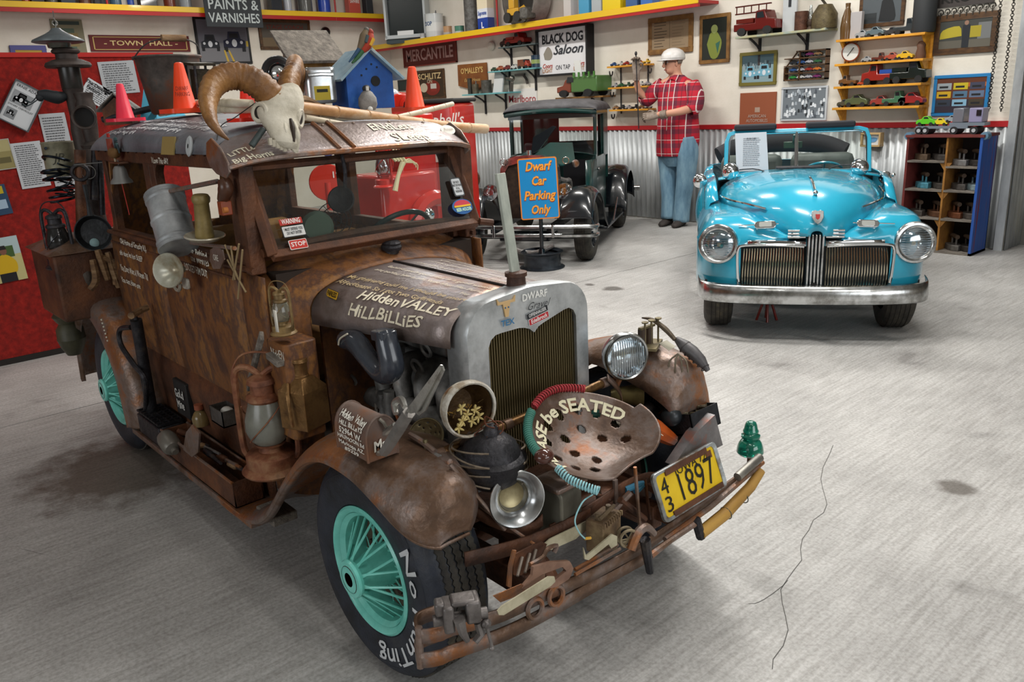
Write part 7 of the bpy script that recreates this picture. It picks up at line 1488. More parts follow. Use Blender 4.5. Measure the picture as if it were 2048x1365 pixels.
R_m=Vec((.97,.21,0)).normalized();Fm=Vec((.21,-.97,0)).normalized();FH=Vec((-.5,-.87,0)).normalized()   # R: towards viewer's right; F: facing viewer's left and front
def mm(px,py,d=0): return P(px,py,'y',6.24)+Fm*d
SK=mat('skin_tone','#c9937a',rough=.55)
body=[mm(1350,300,0),mm(1352,250,0),mm(1352,200,0),mm(1354,165,0),mm(1352,148,.0),mm(1350,135,.02),mm(1348,122,.02),
        mm(1322,172,.0),mm(1302,200,.10),mm(1293,178,.20),mm(1294,155,.24),
        mm(1388,175,.0),mm(1392,215,.04),mm(1376,222,.2),mm(1352,226,.26),mm(1336,228,.28),
        mm(1336,330,0),mm(1342,380,0),mm(1340,432,0),mm(1370,330,0),mm(1368,385,0),mm(1364,440,0)]
ed=[(0,1),(1,2),(2,3),(3,4),(4,5),(5,6),(3,7),(7,8),(8,9),(9,10),(3,11),(11,12),(12,13),(13,14),(14,15),(0,16),(16,17),(17,18),(0,19),(19,20),(20,21)]
rd=[.06,.06,.06,.05,.05,.075,.06,.07,.045,.035,.028,.07,.05,.042,.035,.03,.075,.05,.04,.075,.05,.04]
skin('body',body,ed,rd,SK,man,mo)
# head
hc3=mm(1348,126,.02);HM=frame(hc3,(0,0,1),FH)          # local x = facing
b=B(M=HM);rings=[]
for z,fx_,bx_,wy in ((-.115,.035,.03,.035),(-.105,.062,.04,.05),(-.08,.085,.055,.062),(-.045,.086,.075,.070),(-.01,.083,.09,.075),(.03,.082,.095,.077),(.07,.07,.09,.07),(.10,.04,.05,.045)):
    rings.append([((fx_ if cos(a) > 0 else bx_)*cos(a),wy*sin(a),z) for a in [2*pi*i/20 for i in range(20)]])
b.loft(rings,True,True,True);b.build('head',SK,man,sub=1)
B(M=HM).tube([(.080,0,.02),(.094,0,-.005),(.106,0,-.028),(.092,0,-.036)],[.010,.012,.017,.010],8,2).build('nose',SK,man)
B('#8f4a44',HM).tube([(.083,-.022,-.066),(.091,0,-.064),(.083,.022,-.066)],.0055,6,2).build('mouth',MT,man)
for s in (-1,1):
    B('#f0ece4',HM).sph((.074,s*.030,.008),(.010,.013,.009),10,8).build('eye',MT,man);B('#2a2018',HM).sph((.083,s*.030,.008),.0045,8,6).build('pupil',MT,man)
    B('#15130f',HM).ring((.090,s*.030,.006),(1,0,0),.019,.003,16,5).build('glasses_rim',MT,man);B('#15130f',HM).tube([(.088,s*.048,.008),(.03,s*.078,.010),(-.01,s*.08,.004)],.0025,5).build('glasses_arm',MT,man)
    B(M=HM).sph((-.005,s*.078,-.012),(.014,.009,.026),10,8).build('ear',SK,man);B('#8a7a68',HM).tube([(.082,s*.018,.030),(.080,s*.045,.030)],.004,6).build('eyebrow',MT,man)
B('#8d8378',HM).lathe([(.08,-.01),(.093,.02),(.09,.05)],24,a0=radians(100),a1=radians(260)).build('hair',MT,man,solid=.01)
HH=mat('hard_hat_white',rough=.35,noise=[(.4,'#c9c6c2'),(.7,'#dedbd8')],scale=12)
b=B(M=HM);rings=[]
for z,r in ((.035,.112),(.05,.113),(.085,.108),(.115,.088),(.135,.055),(.143,.02),(.144,.0)):
    rings.append([((r*1.08)*cos(a)-.0,r*sin(a),z) for a in [2*pi*i/28 for i in range(28)]])
b.loft(rings);b.build('hard_hat',HH,man,solid=.005)
B(M=HM).sheet([[(.112*cos(a),.108*sin(a),.038),((.118+.055*max(0,cos(a)))*cos(a),.116*sin(a),.026)] for a in [2*pi*i/28 for i in range(29)]]).build('hat_brim',HH,man,solid=.005)
# shirt
PL=plaid()
def ring_at(c,wr,wf,n=18,tw=0): return [c+R_m*(wr*cos(a))+Fm*(wf*sin(a)) for a in [2*pi*i/n for i in range(n)]]
rings=[ring_at(mm(1357,150,0),.055,.055),ring_at(mm(1357,157,0),.085,.07),ring_at(mm(1357,163),.17,.09),ring_at(mm(1356,176),.215,.115),ring_at(mm(1355,200),.225,.135),ring_at(mm(1356,225),.215,.15),ring_at(mm(1356,250),.225,.165),ring_at(mm(1356,270),.235,.16),ring_at(mm(1355,290),.235,.16),ring_at(mm(1353,304),.225,.155),ring_at(mm(1351,312),.21,.15)]
for k,r in enumerate(rings):
    if k > 3: rings[k]=[p+Fm*(.007*sin(7*i*2*pi/18+k)) for i,p in enumerate(r)]
B().loft(rings).build('shirt',PL,man,solid=.006,ang=80,sub=1)
B().tube([mm(1383,168,0),mm(1392,190,.01),mm(1393,212,.04),mm(1387,222,.10)],[.075,.085,.08,.062],14,4,cap=False).build('sleeve',PL,man,solid=.005)
B().tube([mm(1328,168,0),mm(1312,185,.05),mm(1302,200,.10),mm(1300,192,.14)],[.075,.08,.07,.058],14,4,cap=False).build('sleeve',PL,man,solid=.005)
for s in (-1,1): B().add([mm(1355,150,.055),mm(1355+s*9,150,.04),mm(1352+s*9,163,.09),mm(1352,158,.10)],[(0,1,2,3)]).build('collar',PL,man,solid=.006)
B('#d8ccc4').tube([mm(1350,160,.105),mm(1348,200,.145),mm(1348,250,.17),mm(1345,292,.15)],.004,5).build('placket',MT,man)
# jeans
JN=mat('faded_denim',rough=.85,noise=[(.3,'#4f6f86'),(.5,'#6c8ea4'),(.7,'#86a7b8')],scale=7,stretch=(2,2,.5))
def leg(pts,rr): B().tube([mm(*p) for p in pts],rr,18,5,cap=False).build('trouser_leg',JN,man,solid=.006,ang=80)
leg([(1338,282),(1335,310),(1336,350),(1338,395),(1338,436)],[.105,.10,.085,.078,.085]);leg([(1372,275),(1374,310),(1372,350),(1366,400),(1362,442)],[.115,.115,.095,.082,.085])
B().loft([ring_at(mm(1354,270),.20,.13),ring_at(mm(1354,300),.195,.125),ring_at(mm(1354,318),.19,.12),ring_at(mm(1354,332),.13,.09)],cap0=True,cap1=True).build('jeans_seat',JN,man)
B('#3a3532')
for px,py in ((1336,440),(1362,449)):
    c=mm(px,py-4,.0);c.z=.0;Mf=Mat(((Fm.x,R_m.x,0,c.x),(Fm.y,R_m.y,0,c.y),(0,0,1,0),(0,0,0,1)))
    B('#37312e',Mf).loft([[(x,w_*cos(a),.002+h_*(1+sin(a))/2) for a in [2*pi*i/12 for i in range(12)]] for x,w_,h_ in ((-.07,.03,.05),(-.05,.042,.09),(0,.045,.10),(.06,.048,.075),(.12,.048,.06),(.165,.035,.045),(.18,.01,.03))],True,True,True).build('shoe',MT,man)
# gloved hands
GLV=mat('work_glove',rough=.85,noise=[(.3,'#6b5a4c'),(.6,'#8e8176')],scale=20)
def hand(c,d,up,s,curl=1.0,sc=1.0):
    """glove with a palm, four fingers and a thumb; d = along fingers, up = back of the hand"""
    d=d.normalized();up=(up-d*up.dot(d)).normalized();r=d.cross(up)*s
    def q(x,y,z): return c+d*(x*sc)+r*(y*sc)+up*(z*sc)
    B().loft([[q(x,w_*cos(a),t_*sin(a)) for a in [2*pi*i/14 for i in range(14)]] for x,w_,t_ in ((-.10,.035,.03),(-.05,.034,.028),(0,.040,.022),(.04,.046,.021),(.075,.042,.018))],True,True,True).build('palm',GLV,man)
    for k,L_ in enumerate((.075,.085,.08,.06)):
        y=-.031+k*.0205;pts=[q(.06,y,0),q(.075+L_*.35,y,.002),q(.075+L_*(.35+.35*(1-curl*.6)),y,-.030*curl),q(.075+L_*(.35+.1*(1-curl)),y,-.055*curl)]
        B().tube(pts,[.0115,.011,.010,.008],8,4).build('finger',GLV,man)
    B().tube([q(.0,-.035,0),q(.03,-.062,-.006),q(.055,-.066,-.025),(q(.065,-.045,-.045))],[.013,.0125,.011,.009],8,4).build('thumb',GLV,man)
hand(mm(1296,140,.26),Vec((0,0,1)),-Fm-R_m*.2,1,1.1,1.05);hand(mm(1334,229,.30),-R_m+Fm*.4+Vec((0,0,-.1)),Fm+Vec((0,0,.5)),-1,1.0,1.0)
B().cyl(mm(1356,226,.26),mm(1346,228,.28),.045,.042,14).build('glove_cuff',GLV,man)
t=thing('walking_staff','thin dark staff standing upright held in the raised glove','staff',mm(1302,250,.3));B().cyl(mm(1304,255,.3),mm(1299,112,.3),.006).build('staff',IRON,t);B().sph(mm(1299,108,.3),(.014,.014,.022),8,6).build('tip',IRON,t)
# ------------------------------------------------------------------ wall shelves, signs and pictures
YEL=mat('yellow_enamel','#d9b021',rough=.3,coat=.4);REDP=mat('red_enamel','#a01a1a',rough=.4)
DKW=mat('dark_frame_wood',rough=.5,noise=[(.3,'#2e1d10'),(.6,'#55391c')],scale=12,stretch=(1,1,3));MDW=mat('mid_frame_wood',rough=.5,noise=[(.3,'#5a3a1c'),(.6,'#85602f')],scale=12);BKF=mat('black_frame','#17181a',rough=.4)
def wpic(name,label,cat,quad,fm,fw_,art=None,side='b',bg='#c9c4b8',depth=.02):
    """framed flat thing on a wall; quad = photo pixel corners tl, tr, br, bl"""
    ax,val=('y',WY) if side == 'b' else ('x',WX)
    p=[P(*q,ax,val) for q in quad];c=sum(p,Vec())/4;ex=Vec((1,0,0)) if side == 'b' else Vec((0,1,0));n=Vec((0,-1,0)) if side == 'b' else Vec((1,0,0))
    w_=((p[1]-p[0]).length+(p[2]-p[3]).length)/2;h_=((p[0]-p[3]).length+(p[1]-p[2]).length)/2;c+=n*(depth*.5+.001)
    M=frame(c,n,ex);t=thing(name,label,cat,c)
    B(bg,M).box(-w_/2+fw_*.5,w_/2-fw_*.5,-h_/2+fw_*.5,h_/2-fw_*.5,-depth/2,depth*.25).build('picture' if fw_ else 'board',MT,t)
    if fw_:
        b=B(M=M)
        for x0,x1,y0,y1 in ((-w_/2,w_/2,h_/2-fw_,h_/2),(-w_/2,w_/2,-h_/2,-h_/2+fw_),(-w_/2,-w_/2+fw_,-h_/2+fw_,h_/2-fw_),(w_/2-fw_,w_/2,-h_/2+fw_,h_/2-fw_)): b.box(x0,x1,y0,y1,-depth/2,depth*.55)
        b.build('frame',fm,t,bevel=.003)
    M2=M @ Mat.Translation((0,0,depth*.25))
    if art:
        b=B();art(b,M2,w_,h_,t)
        if b.v: b.build('print',MT,t,flat=True)
    return t,M2,w_,h_
def wt(s,M,x,y,size,c,t,w=None,**kw): return text(s,M @ Vec((x,y,.0)),M.col[0].xyz,M.col[1].xyz,size,'lettering',c,t,w=w,th=kw.pop('th',.005),**kw)
def artf(*rects): # rectangles (x0, y0, x1, y1, colour) in -.5 .. .5
    return lambda b,M,w,h,t: [rct(b,M,r[0]*w,r[1]*h,r[2]*w,r[3]*h,r[4],.0015+.0004*i) for i,r in enumerate(rects)]
def Q(x0,y0,x1,y1,s0=0,s1=0): return [(x0,y0),(x1,y0+s0),(x1,y1+s1),(x0,y1)]
t,M,w_,h_=wpic('mercantile_sign','brown wooden MERCANTILE sign below the yellow shelf','sign',[(806,97),(912,76),(917,122),(812,138)],None,0,bg='#5c1f18');wt('MERCANTILE',M,0,0,h_*.75,'#a88480',t,w_*.88,bold=.02)
b=B('#6e2c22',M);b.box(-w_/2,w_/2,h_/2-.02,h_/2,0,.008).box(-w_/2,w_/2,-h_/2,-h_/2+.02,0,.008).box(-w_/2,-w_/2+.02,-h_/2,h_/2,0,.008).box(w_/2-.02,w_/2,-h_/2,h_/2,0,.008);b.build('border',MT,t)
def a_sch(b,M,w,h,t):
    b.k('#7c2418').prism([(.08*w+.26*w*cos(a),-.12*h+.26*h*sin(a)) for a in [2*pi*i/24 for i in range(24)]],M,.001,.003);b.k('#c9bfa8').prism([(-.22*w+.13*w*cos(a),-.1*h+.16*h*sin(a)) for a in [2*pi*i/18 for i in range(18)]],M,.001,.0035)
    rct(b,M,.02*w,-.25*h,.22*w,.02*h,'#c9c4bc',.004);rct(b,M,.02*w,-.25*h,.22*w,-.15*h,'#8a2a20',.0045)
t,M,w_,h_=wpic('beer_sign','square dark framed SCHLITZ beer sign below the mercantile board','sign',[(832,143),(889,136),(893,196),(836,200)],DKW,.03,a_sch,bg='#3a2a1a');wt('SCHLITZ',M,0,h_*.27,h_*.28,'#d0b888',t,w_*.8,bold=.02);wt('ON',M,0,h_*.1,h_*.2,'#cfc4a8',t)
p=[P(*q,'y',WY-.01) for q in ((917,130),(974,125),(977,172),(955,182),(919,172))];t=thing('omalleys_sign',"brown wooden O'MALLEY'S sign with pointed lower edge",'sign',p[0]);b=B();b.add(p+[q-Vec((0,.02,0)) for q in p],[(0,1,2,3,4),(9,8,7,6,5)]+[(i,(i+1) % 5,5+(i+1) % 5,5+i) for i in range(5)]);b.build('board',mat('sign_brown',rough=.6,noise=[(.3,'#6b3a1c'),(.6,'#84501f')],scale=6),t)
c=(p[0]+p[1])/2;text("O'MALLEY'S",c+Vec((0,-.022,-.09)),(1,0,0),(0,0,1),.1,'lettering','#cfae6c',t,w=.48,bold=.02);text('Eating House',c+Vec((0,-.022,-.21)),(1,0,0),(0,0,1),.06,'lettering','#cfae6c',t,w=.34,shear=.3)
wpic('small_dark_frame','small dark framed picture near the wall corner','picture',[(797,162),(824,157),(826,180),(799,183)],BKF,.02,bg='#2c3634')
# black dog sign: light box
t,M,w_,h_=wpic('saloon_sign','white light box sign reading BLACK DOG Saloon','sign',[(1083,62),(1189,46),(1188,145),(1090,156)],BKF,.022,bg='#dcdcde',depth=.12)
wt('BLACK DOG',M,.0,h_*.27,h_*.26,'#23262c',t,w_*.80,bold=.03);wt('Saloon',M,w_*.1,h_*.03,h_*.27,'#2c3036',t,w_*.58,bold=.02,shear=.35);wt('ON TAP',M,0,-h_*.33,h_*.14,'#33363c',t,w_*.28)
for s in (-1,1): wt('Coors',M,s*w_*.31,-h_*.28,h_*.13,'#b0483c',t,w_*.2,shear=.3,bold=.02);wt('LIGHT',M,s*w_*.31,-h_*.38,h_*.12,'#b58a6a',t,w_*.2,bold=.02)
b=B('#8a8478',M);b.prism(pt2([(-w_*.38,-h_*.02),(-w_*.30,h_*.12),(-w_*.24,h_*.08),(-w_*.20,-h_*.05),(-w_*.25,-h_*.15),(-w_*.36,-h_*.14)],3),Mat(),.001,.003);b.build('dog_print',MT,t)
# wall shelves -------------------------------------------------------
def shelf(label,x0,y0,x1,y1,off,depth,th,m,brackets=(),name='wall_shelf',bm=None):
    a=P(x0,y0,'y',WY-off);b_=P(x1,y1,'y',WY-off);z=(a.z+b_.z)/2;t=thing(name,label,'shelf',(a.x,WY-depth/2,z))
    B().box(a.x,b_.x,WY-depth,WY,z-th,z).build('board',m,t,bevel=.002)
    for bx in brackets: q=P(bx,(y0+y1)/2,'y',WY);B().tube([(q.x,WY-.005,z-.26),(q.x,WY-.02,z-.12),(q.x,WY-depth*.85,z-th-.005)],.012,6,4).box(q.x-.012,q.x+.012,WY-.02,WY-.001,z-.27,z-th).build('bracket',bm or IRON,t)
    return a.x,b_.x,z
TSH=mat('teal_shelf',rough=.5,noise=[(.3,'#3c7a84'),(.6,'#6fb0b4'),(.8,'#8a9a8c')],scale=5)
def toycar(label,c,L_,col,kind=0,rz=0,group=None,name='toy_car',top=None,zs=1):
    """toy vehicle; local x = forward, resting at c"""
    t=thing(name,label,'toy',c,group=group);M=Mat.Translation(Vec(c)) @ Mat.Rotation(rz,4,'Z') @ Mat.Scale(L_,4) @ Mat.Diagonal((1,1,zs,1));W=.2
    if kind == 0: sec=[(-.5,.10),(-.5,.26),(-.40,.34),(-.22,.36),(-.12,.50),(.10,.52),(.22,.38),(.42,.32),(.5,.24),(.5,.10)]
    elif kind == 1: sec=[(-.5,.12),(-.5,.30),(.0,.30),(.02,.58),(.22,.60),(.28,.38),(.48,.34),(.5,.12)]
    else: sec=[(-.5,.12),(-.5,.55),(.12,.55),(.12,.12)]
    MY=Mat(((1,0,0,0),(0,0,1,0),(0,1,0,0),(0,0,0,1)))
    B(col,M).prism(sec,MY,-W,W).build('body',GL,t,bevel=L_*.02)
    if kind == 2: B(top or '#a03a2a',M).prism([(.14,.12),(.14,.48),(.28,.48),(.34,.32),(.5,.28),(.5,.12)],MY,-W*.9,W*.9).build('cab',GL,t,bevel=L_*.02)
    elif top: B(top,M).prism([(-.45,.31),(-.45,.42),(-.05,.42),(-.05,.31)],MY,-W*.9,W*.9).build('load',GL,t)
    for x in (-.3,.3):
        for s in (-1,1): B('#1a1a1a',M).cyl((x,s*W*.8,.10),(x,s*W*1.12,.10),.10,n=12).build('tyre',MT,t); 
    B('#1d2428',M).prism([(-.10,.38),(-.08,.47),(.09,.48),(.18,.38)] if kind == 0 else [(.05,.40),(.05,.54),(.19,.55),(.23,.40)],MY,-W*1.02,W*1.02).build('windows',GL,t)
    return t
def box_item(name,label,cat,c,w,d,h,col,txt=None,tc='#ffffff',m=None,rz=0):
    t=thing(name,label,cat,c);M=Mat.Translation(Vec(c)) @ Mat.Rotation(rz,4,'Z');B(col,M).box(-w/2,w/2,-d/2,d/2,0,h).build('box',m or GL,t,bevel=.004)
    if txt: text(txt,M @ Vec((0,-d/2-.002,h*.6)),M.to_3x3() @ Vec((1,0,0)),(0,0,1),h*.22,'lettering',tc,t,w=w*.75,bold=.02)
    return t
def can_item(label,c,r,h,cols,txt=None,tc='#1d3a7a',name='oil_can',cat='can',spout=False,m=None,face=(0,-1,0)):
    t=thing(name,label,cat,c);b=B(cols[0],Mat.Translation(Vec(c)))
    n=len(cols);b.lathe([(0,0),(r,0)]+[(r,.0)],20)
    for k,cc in enumerate(cols): b.k(cc).lathe([(r,h*k/n),(r,h*(k+1)/n)],20)
    b.lathe([(r,h),(r*1.03,h),(r*1.03,h+.006),(r*.9,h+.004),(0,h+.004)],20);b.build('body',m or GL,t)
    if spout: B('#5a5a5a',Mat.Translation(Vec(c))).cyl((r*.4,0,h),(r*.4,0,h+.05),.014,.006).build('spout',ME,t)
    if txt:
        f=Vec(face).normalized();ang=atan2(f.y,f.x)
        text(txt,0,0,0,r*.6,'lettering',tc,t,w=r*1.3,bold=.02,fn=lambda x,y: (c[0]+(r+.003)*cos(ang+x/r),c[1]+(r+.003)*sin(ang+x/r),c[2]+h*.62+y))
    return t
# long yellow-edged shelf, back wall
ZS=2.235;t=thing('yellow_edged_shelf','long shelf with bright yellow edge high on the back wall','shelf',(-6.5,WY-.16,ZS))
B('#6b5a48').box(-9.5,-3.6,WY-.33,WY,ZS-.03,ZS).build('board',REDP,t);B().box(-9.5,-3.6,WY-.345,WY-.33,ZS-.035,ZS+.03).build('front_edge',YEL,t,bevel=.004);B().box(-9.5,-3.6,WY-.34,WY-.31,ZS-.065,ZS-.035).build('lower_rail',REDP,t)
ZL=2.65;t=thing('yellow_edged_shelf','yellow edged shelf of cans above the town hall board','shelf',(WX+.16,2,ZL))
B().box(WX,WX+.33,-1.5,WY,ZL-.03,ZL).build('board',REDP,t);B().box(WX+.33,WX+.345,-1.5,WY-.0,ZL-.035,ZL+.03).build('front_edge',YEL,t,bevel=.004);B().box(WX+.31,WX+.34,-1.5,WY-.0,ZL-.08,ZL-.035).build('lower_rail',REDP,t)
def onb(px,off=.17): q=P(px,40,'y',WY-off);return Vec((q.x,WY-off,ZS))
def onl(px,off=.17): q=P(px,10,'x',WX+off);return Vec((WX+off,q.y,ZL))
for px in (660/1,1000,1365): q=onb(max(px,990),.33); 
for px in (995,1373): q=onb(px,.33);B().cyl(q+Vec((0,0,-.06)),q+Vec((0,0,1.2)),.012).build('post',REDP,t if False else bpy.data.objects['yellow_edged_shelf'])
for px in (215,670): q=onl(px,.33);B().cyl(q+Vec((0,0,-.08)),q+Vec((0,0,.8)),.012).build('post',REDP,t)
# monitor box
q=onb(818,.2);t=thing('old_television','white framed box television with dark screen on the yellow shelf','television',q+Vec((0,0,.005)));M=Mat.Translation(q) @ Mat.Rotation(radians(35),4,'Z');W2=.62
B('#b9bfc2',M).box(-W2/2,W2/2,-.18,.18,.06,.11).box(-W2/2,W2/2,-.18,.18,.62,.68).box(-W2/2,-W2/2+.035,-.18,.18,.06,.65).box(W2/2-.035,W2/2,-.18,.18,.06,.65).build('frame',GL,t,bevel=.006);B('#22292a',M).box(-W2/2+.03,W2/2-.03,-.10,.17,.1,.63).build('screen',GL,t);B('#3a4448',M).box(-W2/2,W2/2,-.15,.15,.0,.06).build('base',MT,t);B('#d9dbdc',M).box(-.12,.12,-.185,-.17,.10,.16).build('paper',MT,t)
can_item('round white COOP oil drum on the yellow shelf',onb(868,.17),.125,.33,['#c4c8c8','#d4d6d4','#c4c8c8'],'COOP','#2a4a78',spout=True)
can_item('small copper topped jar beside the white oil drum',onb(894,.2),.06,.14,['#a8a49a','#b08a64'],name='glass_jar',cat='jar')
can_item('green lidded glass jar next to the grey cylinder',onb(918,.2),.065,.12,['#b8bcb4','#4a7a68'],name='glass_jar',cat='jar')
can_item('small clear salt jar at the edge of yellow shelf',onb(843,.28),.035,.09,['#d0d0cc','#a8a8a8'],name='glass_jar',cat='jar')
can_item('tall plain grey metal cylinder on the yellow shelf',onb(945,.17),.105,.44,['#6b6c6c'],name='grey_cylinder',cat='cylinder',m=OLD)
q=onb(972,.2);t=thing('motor_oil_tin','cream and blue Supreme oil tin beside the grey cylinder','tin',q);B('#e0d4b8',Mat.Translation(q)).box(-.10,.10,-.06,.06,.28,.60).k('#d8dce4').box(-.10,.10,-.06,.06,.17,.28).k('#1d3f94').box(-.10,.10,-.06,.06,0,.17).build('tin',GL,t,bevel=.006);text('Supreme',q+Vec((0,-.062,.225)),(1,0,0),(0,0,1),.07,'lettering','#23479a',t,w=.17,shear=.2,bold=.02);text('L',q+Vec((0,-.062,.08)),(1,0,0),(0,0,1),.1,'lettering','#e0e4ee',t,bold=.03);B('#b03a2a').sph(q+Vec((0,-.055,.45)),(.03,.01,.03),10,6).build('red_mark',MT,t)
# big pipe end holding a yellow loader
q=onb(1052,.2);t=thing('stoneware_pipe','large open grey cylinder lying on the yellow shelf','cylinder',q);M=frame(q+Vec((0,-.12,.33)),(.1,1,0));B(M=M).lathe([(.325,0),(.33,.0),(.33,.25),(.30,.25),(.31,.0)],40).build('cylinder',mat('pipe_grey',rough=.5,noise=[(.3,'#6c6762'),(.6,'#938d86')],scale=5),t);B('#2a2622',M).lathe([(.30,.24),(0,.24)],30).build('back',MT,t)
t=thing('toy_loader','yellow toy wheel loader standing inside the large grey cylinder','toy',q);M=Mat.Translation(q+Vec((0,-.15,.04)))
B('#c99a35',M).box(-.12,.08,-.05,.05,.08,.16).box(-.10,.0,-.04,.04,.16,.28).build('body',GL,t,bevel=.008);B('#c99a35',M).tube([(.05,0,.14),(.13,0,.17),(.2,0,.1)],.018,6).build('arm',GL,t);B('#6b6b68',M).box(.13,.26,-.08,.08,.02,.15).build('bucket',OLD,t,bevel=.02)
for x in (-.1,.08): B('#22201e',M).cyl((x,-.075,.06),(x,-.03,.06),.06,n=16).build('tyre',MT,t)
for lb,px,w__,h__,cols in (('tall white and red printed tin beside the cylinder',1142,.09,.42,'#c9c4c0'),('light blue square tin along the yellow shelf',1175,.12,.38,'#4a9ac0'),('silver round tin with ridged side on yellow shelf',1200,.11,.36,'#a8b0b4'),('bright yellow box on the yellow shelf',1230,.20,.34,'#e0c416'),('dark blue box near the right post of shelf',1270,.12,.2,'#3a5a8a'),('medium blue tin furthest along the yellow shelf',1300,.12,.26,'#3a6ab0')):
    q=onb(px,.17);box_item('oil_tin',lb,'tin',q,w__*1.3,.12,h__,cols,*(('WIZARD','#b03028') if px == 1142 else (None,)))
random.seed(5)
for i,(px,col,h__,w__,k) in enumerate([(30,'#3a2c28',.3,.12,0),(52,'#8a2a22',.26,.09,1),(75,'#2c2a2c',.3,.12,0),(103,'#4a4640',.28,.13,1),(135,'#1f2a3a',.3,.14,0),(170,'#5a3a2a',.27,.12,1),(200,'#26282c',.3,.13,0),(232,'#3f5a6c',.28,.12,1),(262,'#2a4a9a',.22,.07,1),(295,'#23201e',.28,.18,0),(340,'#6a3020',.26,.13,1),(372,'#8a9094',.3,.13,1),(550,'#2c3038',.3,.14,0),(575,'#b8bcc4',.34,.1,1),(610,'#5a5a58',.3,.18,1),(648,'#2a4ab0',.3,.16,1),(705,'#c9584a',.3,.17,0),(735,'#3a3c40',.3,.10,0)]):
    q=onl(px,.17);lb='%s %s on the shelf above the partition, %s' % ({'#3a2c28': 'dark brown','#8a2a22': 'dark red','#2c2a2c': 'charcoal','#4a4640': 'olive grey','#1f2a3a': 'navy','#5a3a2a': 'brown','#26282c': 'black','#3f5a6c': 'slate blue','#2a4a9a': 'small blue','#23201e': 'wide black','#6a3020': 'rust red','#8a9094': 'silver','#2c3038': 'blue black','#b8bcc4': 'tall white','#5a5a58': 'wide grey','#2a4ab0': 'bright blue','#c9584a': 'orange and white','#3a3c40': 'thin grey'}[col],('box','can')[k],('beside a dark tin','beside a paler tin')[i % 2])
    if k: can_item(lb,q,w__*.55,h__,[col],face=(1,0,0),name='shelf_can')
    else: t=thing('shelf_box',lb,'box',q);B(col,Mat.Translation(q)).box(-.06,.06,-w__*.55,w__*.55,0,h__).build('box',GL,t,bevel=.004);(text('SAPHIRE',q+Vec((.063,0,h__*.65)),(0,1,0),(0,0,1),.06,'lettering','#e8e4e0',t,w=.15,bold=.02) if px == 705 else None)
# toy shelves
x0,x1,z=shelf('dark grey bracket shelf with the red toy tractor',1003,95,1077,86,.1,.16,.015,mat('slate_shelf','#4a5858',rough=.6),(1023,1070));toycar('red toy truck with dark cab on the slate shelf',(x0*.55+x1*.45,WY-.09,z),.36,'#8a2018',1,0,top='#a02a1c',zs=.7);toycar('small dark toy tractor on the slate shelf',(x0+.10,WY-.09,z),.2,'#3a1c18',0)
x0,x1,z=shelf('light blue bracket shelf carrying several tiny toys',982,143,1080,135,.12,.18,.015,TSH,(1020,1072))
for k,(lb,f,L_,c,kd) in enumerate((('tiny dark green toy car at shelf end',.06,.10,'#23402c',0),('tiny orange toy car beside dark green one',.2,.12,'#9a4a2a',0),('tiny dark red toy car in middle of teal shelf',.35,.12,'#6a1c1c',0),('tiny white toy car on the light blue shelf',.5,.13,'#b8b8b4',0),('brown toy van near the blue tin',.7,.2,'#6b3a24',2))): toycar(lb,(x0+(x1-x0)*f,WY-.11,z),L_,c,kd)
can_item('small dark blue tin at the end of the light blue shelf',(x1-.09,WY-.10,z),.06,.14,['#23384a','#8a9a5a','#23384a'])
q=P(1047,150,'y',WY-.03);t=thing('toy_pistol','grey toy pistol hanging below the light blue shelf','toy',q);B('#5a5a5a').box(q.x-.16,q.x+.02,q.y-.012,q.y+.012,q.z-.01,q.z+.02).build('barrel',ME,t);B('#3a3430').tube([q+Vec((.0,0,0)),q+Vec((.05,0,-.05)),q+Vec((.07,0,-.11))],.018,6).build('grip',MT,t)
x0,x1,z=shelf('teal bracket shelf holding small tools and white scale',933,190,1028,182,.14,.22,.018,TSH,(971,1012))
t=thing('kitchen_scale','small white card standing on the teal shelf','card',(x0*.3+x1*.7,WY-.12,z));B('#c4c6c6',Mat.Translation((x0*.35+x1*.65,WY-.12,z)) @ Mat.Rotation(-.2,4,'X')).box(-.09,.09,-.01,.01,0,.28).build('card',MT,t)
can_item('dull grey tin on the teal shelf',(x0*.58+x1*.42,WY-.12,z),.07,.16,['#5c5c58'],m=OLD);can_item('small brass oiler on the teal shelf near its end',(x0*.82+x1*.18,WY-.12,z),.045,.12,['#6b6656'],m=OLD,spout=True);can_item('dark pump bottle standing at teal shelf end',(x0*.94+x1*.06,WY-.12,z),.03,.2,['#4a4a44'],m=OLD)
t=thing('grinder','small steel hand grinder clamped at teal shelf end','grinder',(x1-.05,WY-.14,z));B('#77746c').tube([(x1-.05,WY-.14,z+.0),(x1-.04,WY-.14,z+.14),(x1-.11,WY-.16,z+.16)],.022,8,3).sph((x1-.03,WY-.14,z+.16),.04,10,8).build('body',ME,t)
B('#8a8674').cyl((x0,WY-.12,z-.06),(x0+.25,WY-.12,z-.06),.05,n=16)
t,M,w_,h_=wpic('cigarette_sign','white Marlboro sign below the teal shelf','sign',[(1018,180),(1075,175),(1075,215),(1019,222)],None,0,bg='#d8d6d2');wt('Marlboro',M,0,-.0,h_*.5,'#a0303a',t,w_*.94,bold=.005)
q=P(984,92,'y',WY-.01);tag(B('#cfc9bd',frame(q,(0,-1,0))).lathe([(.06,0),(.06,.02),(.045,.035),(0,.036)],20).build('smoke_detector',MT),'small round white detector on the wall above shelves','detector')
q=P(651,64,'x',WX+.02);tag(B('#16171a').sph(q,.07,16,12).build('black_ball',GL),'shiny black ball ornament beside the office sign','ornament')
x0,x1,z=shelf('wooden shelf under the green toy stake truck',1120,195,1215,191,.14,.22,.02,MDW,(1205,));xm=(x0+x1)/2
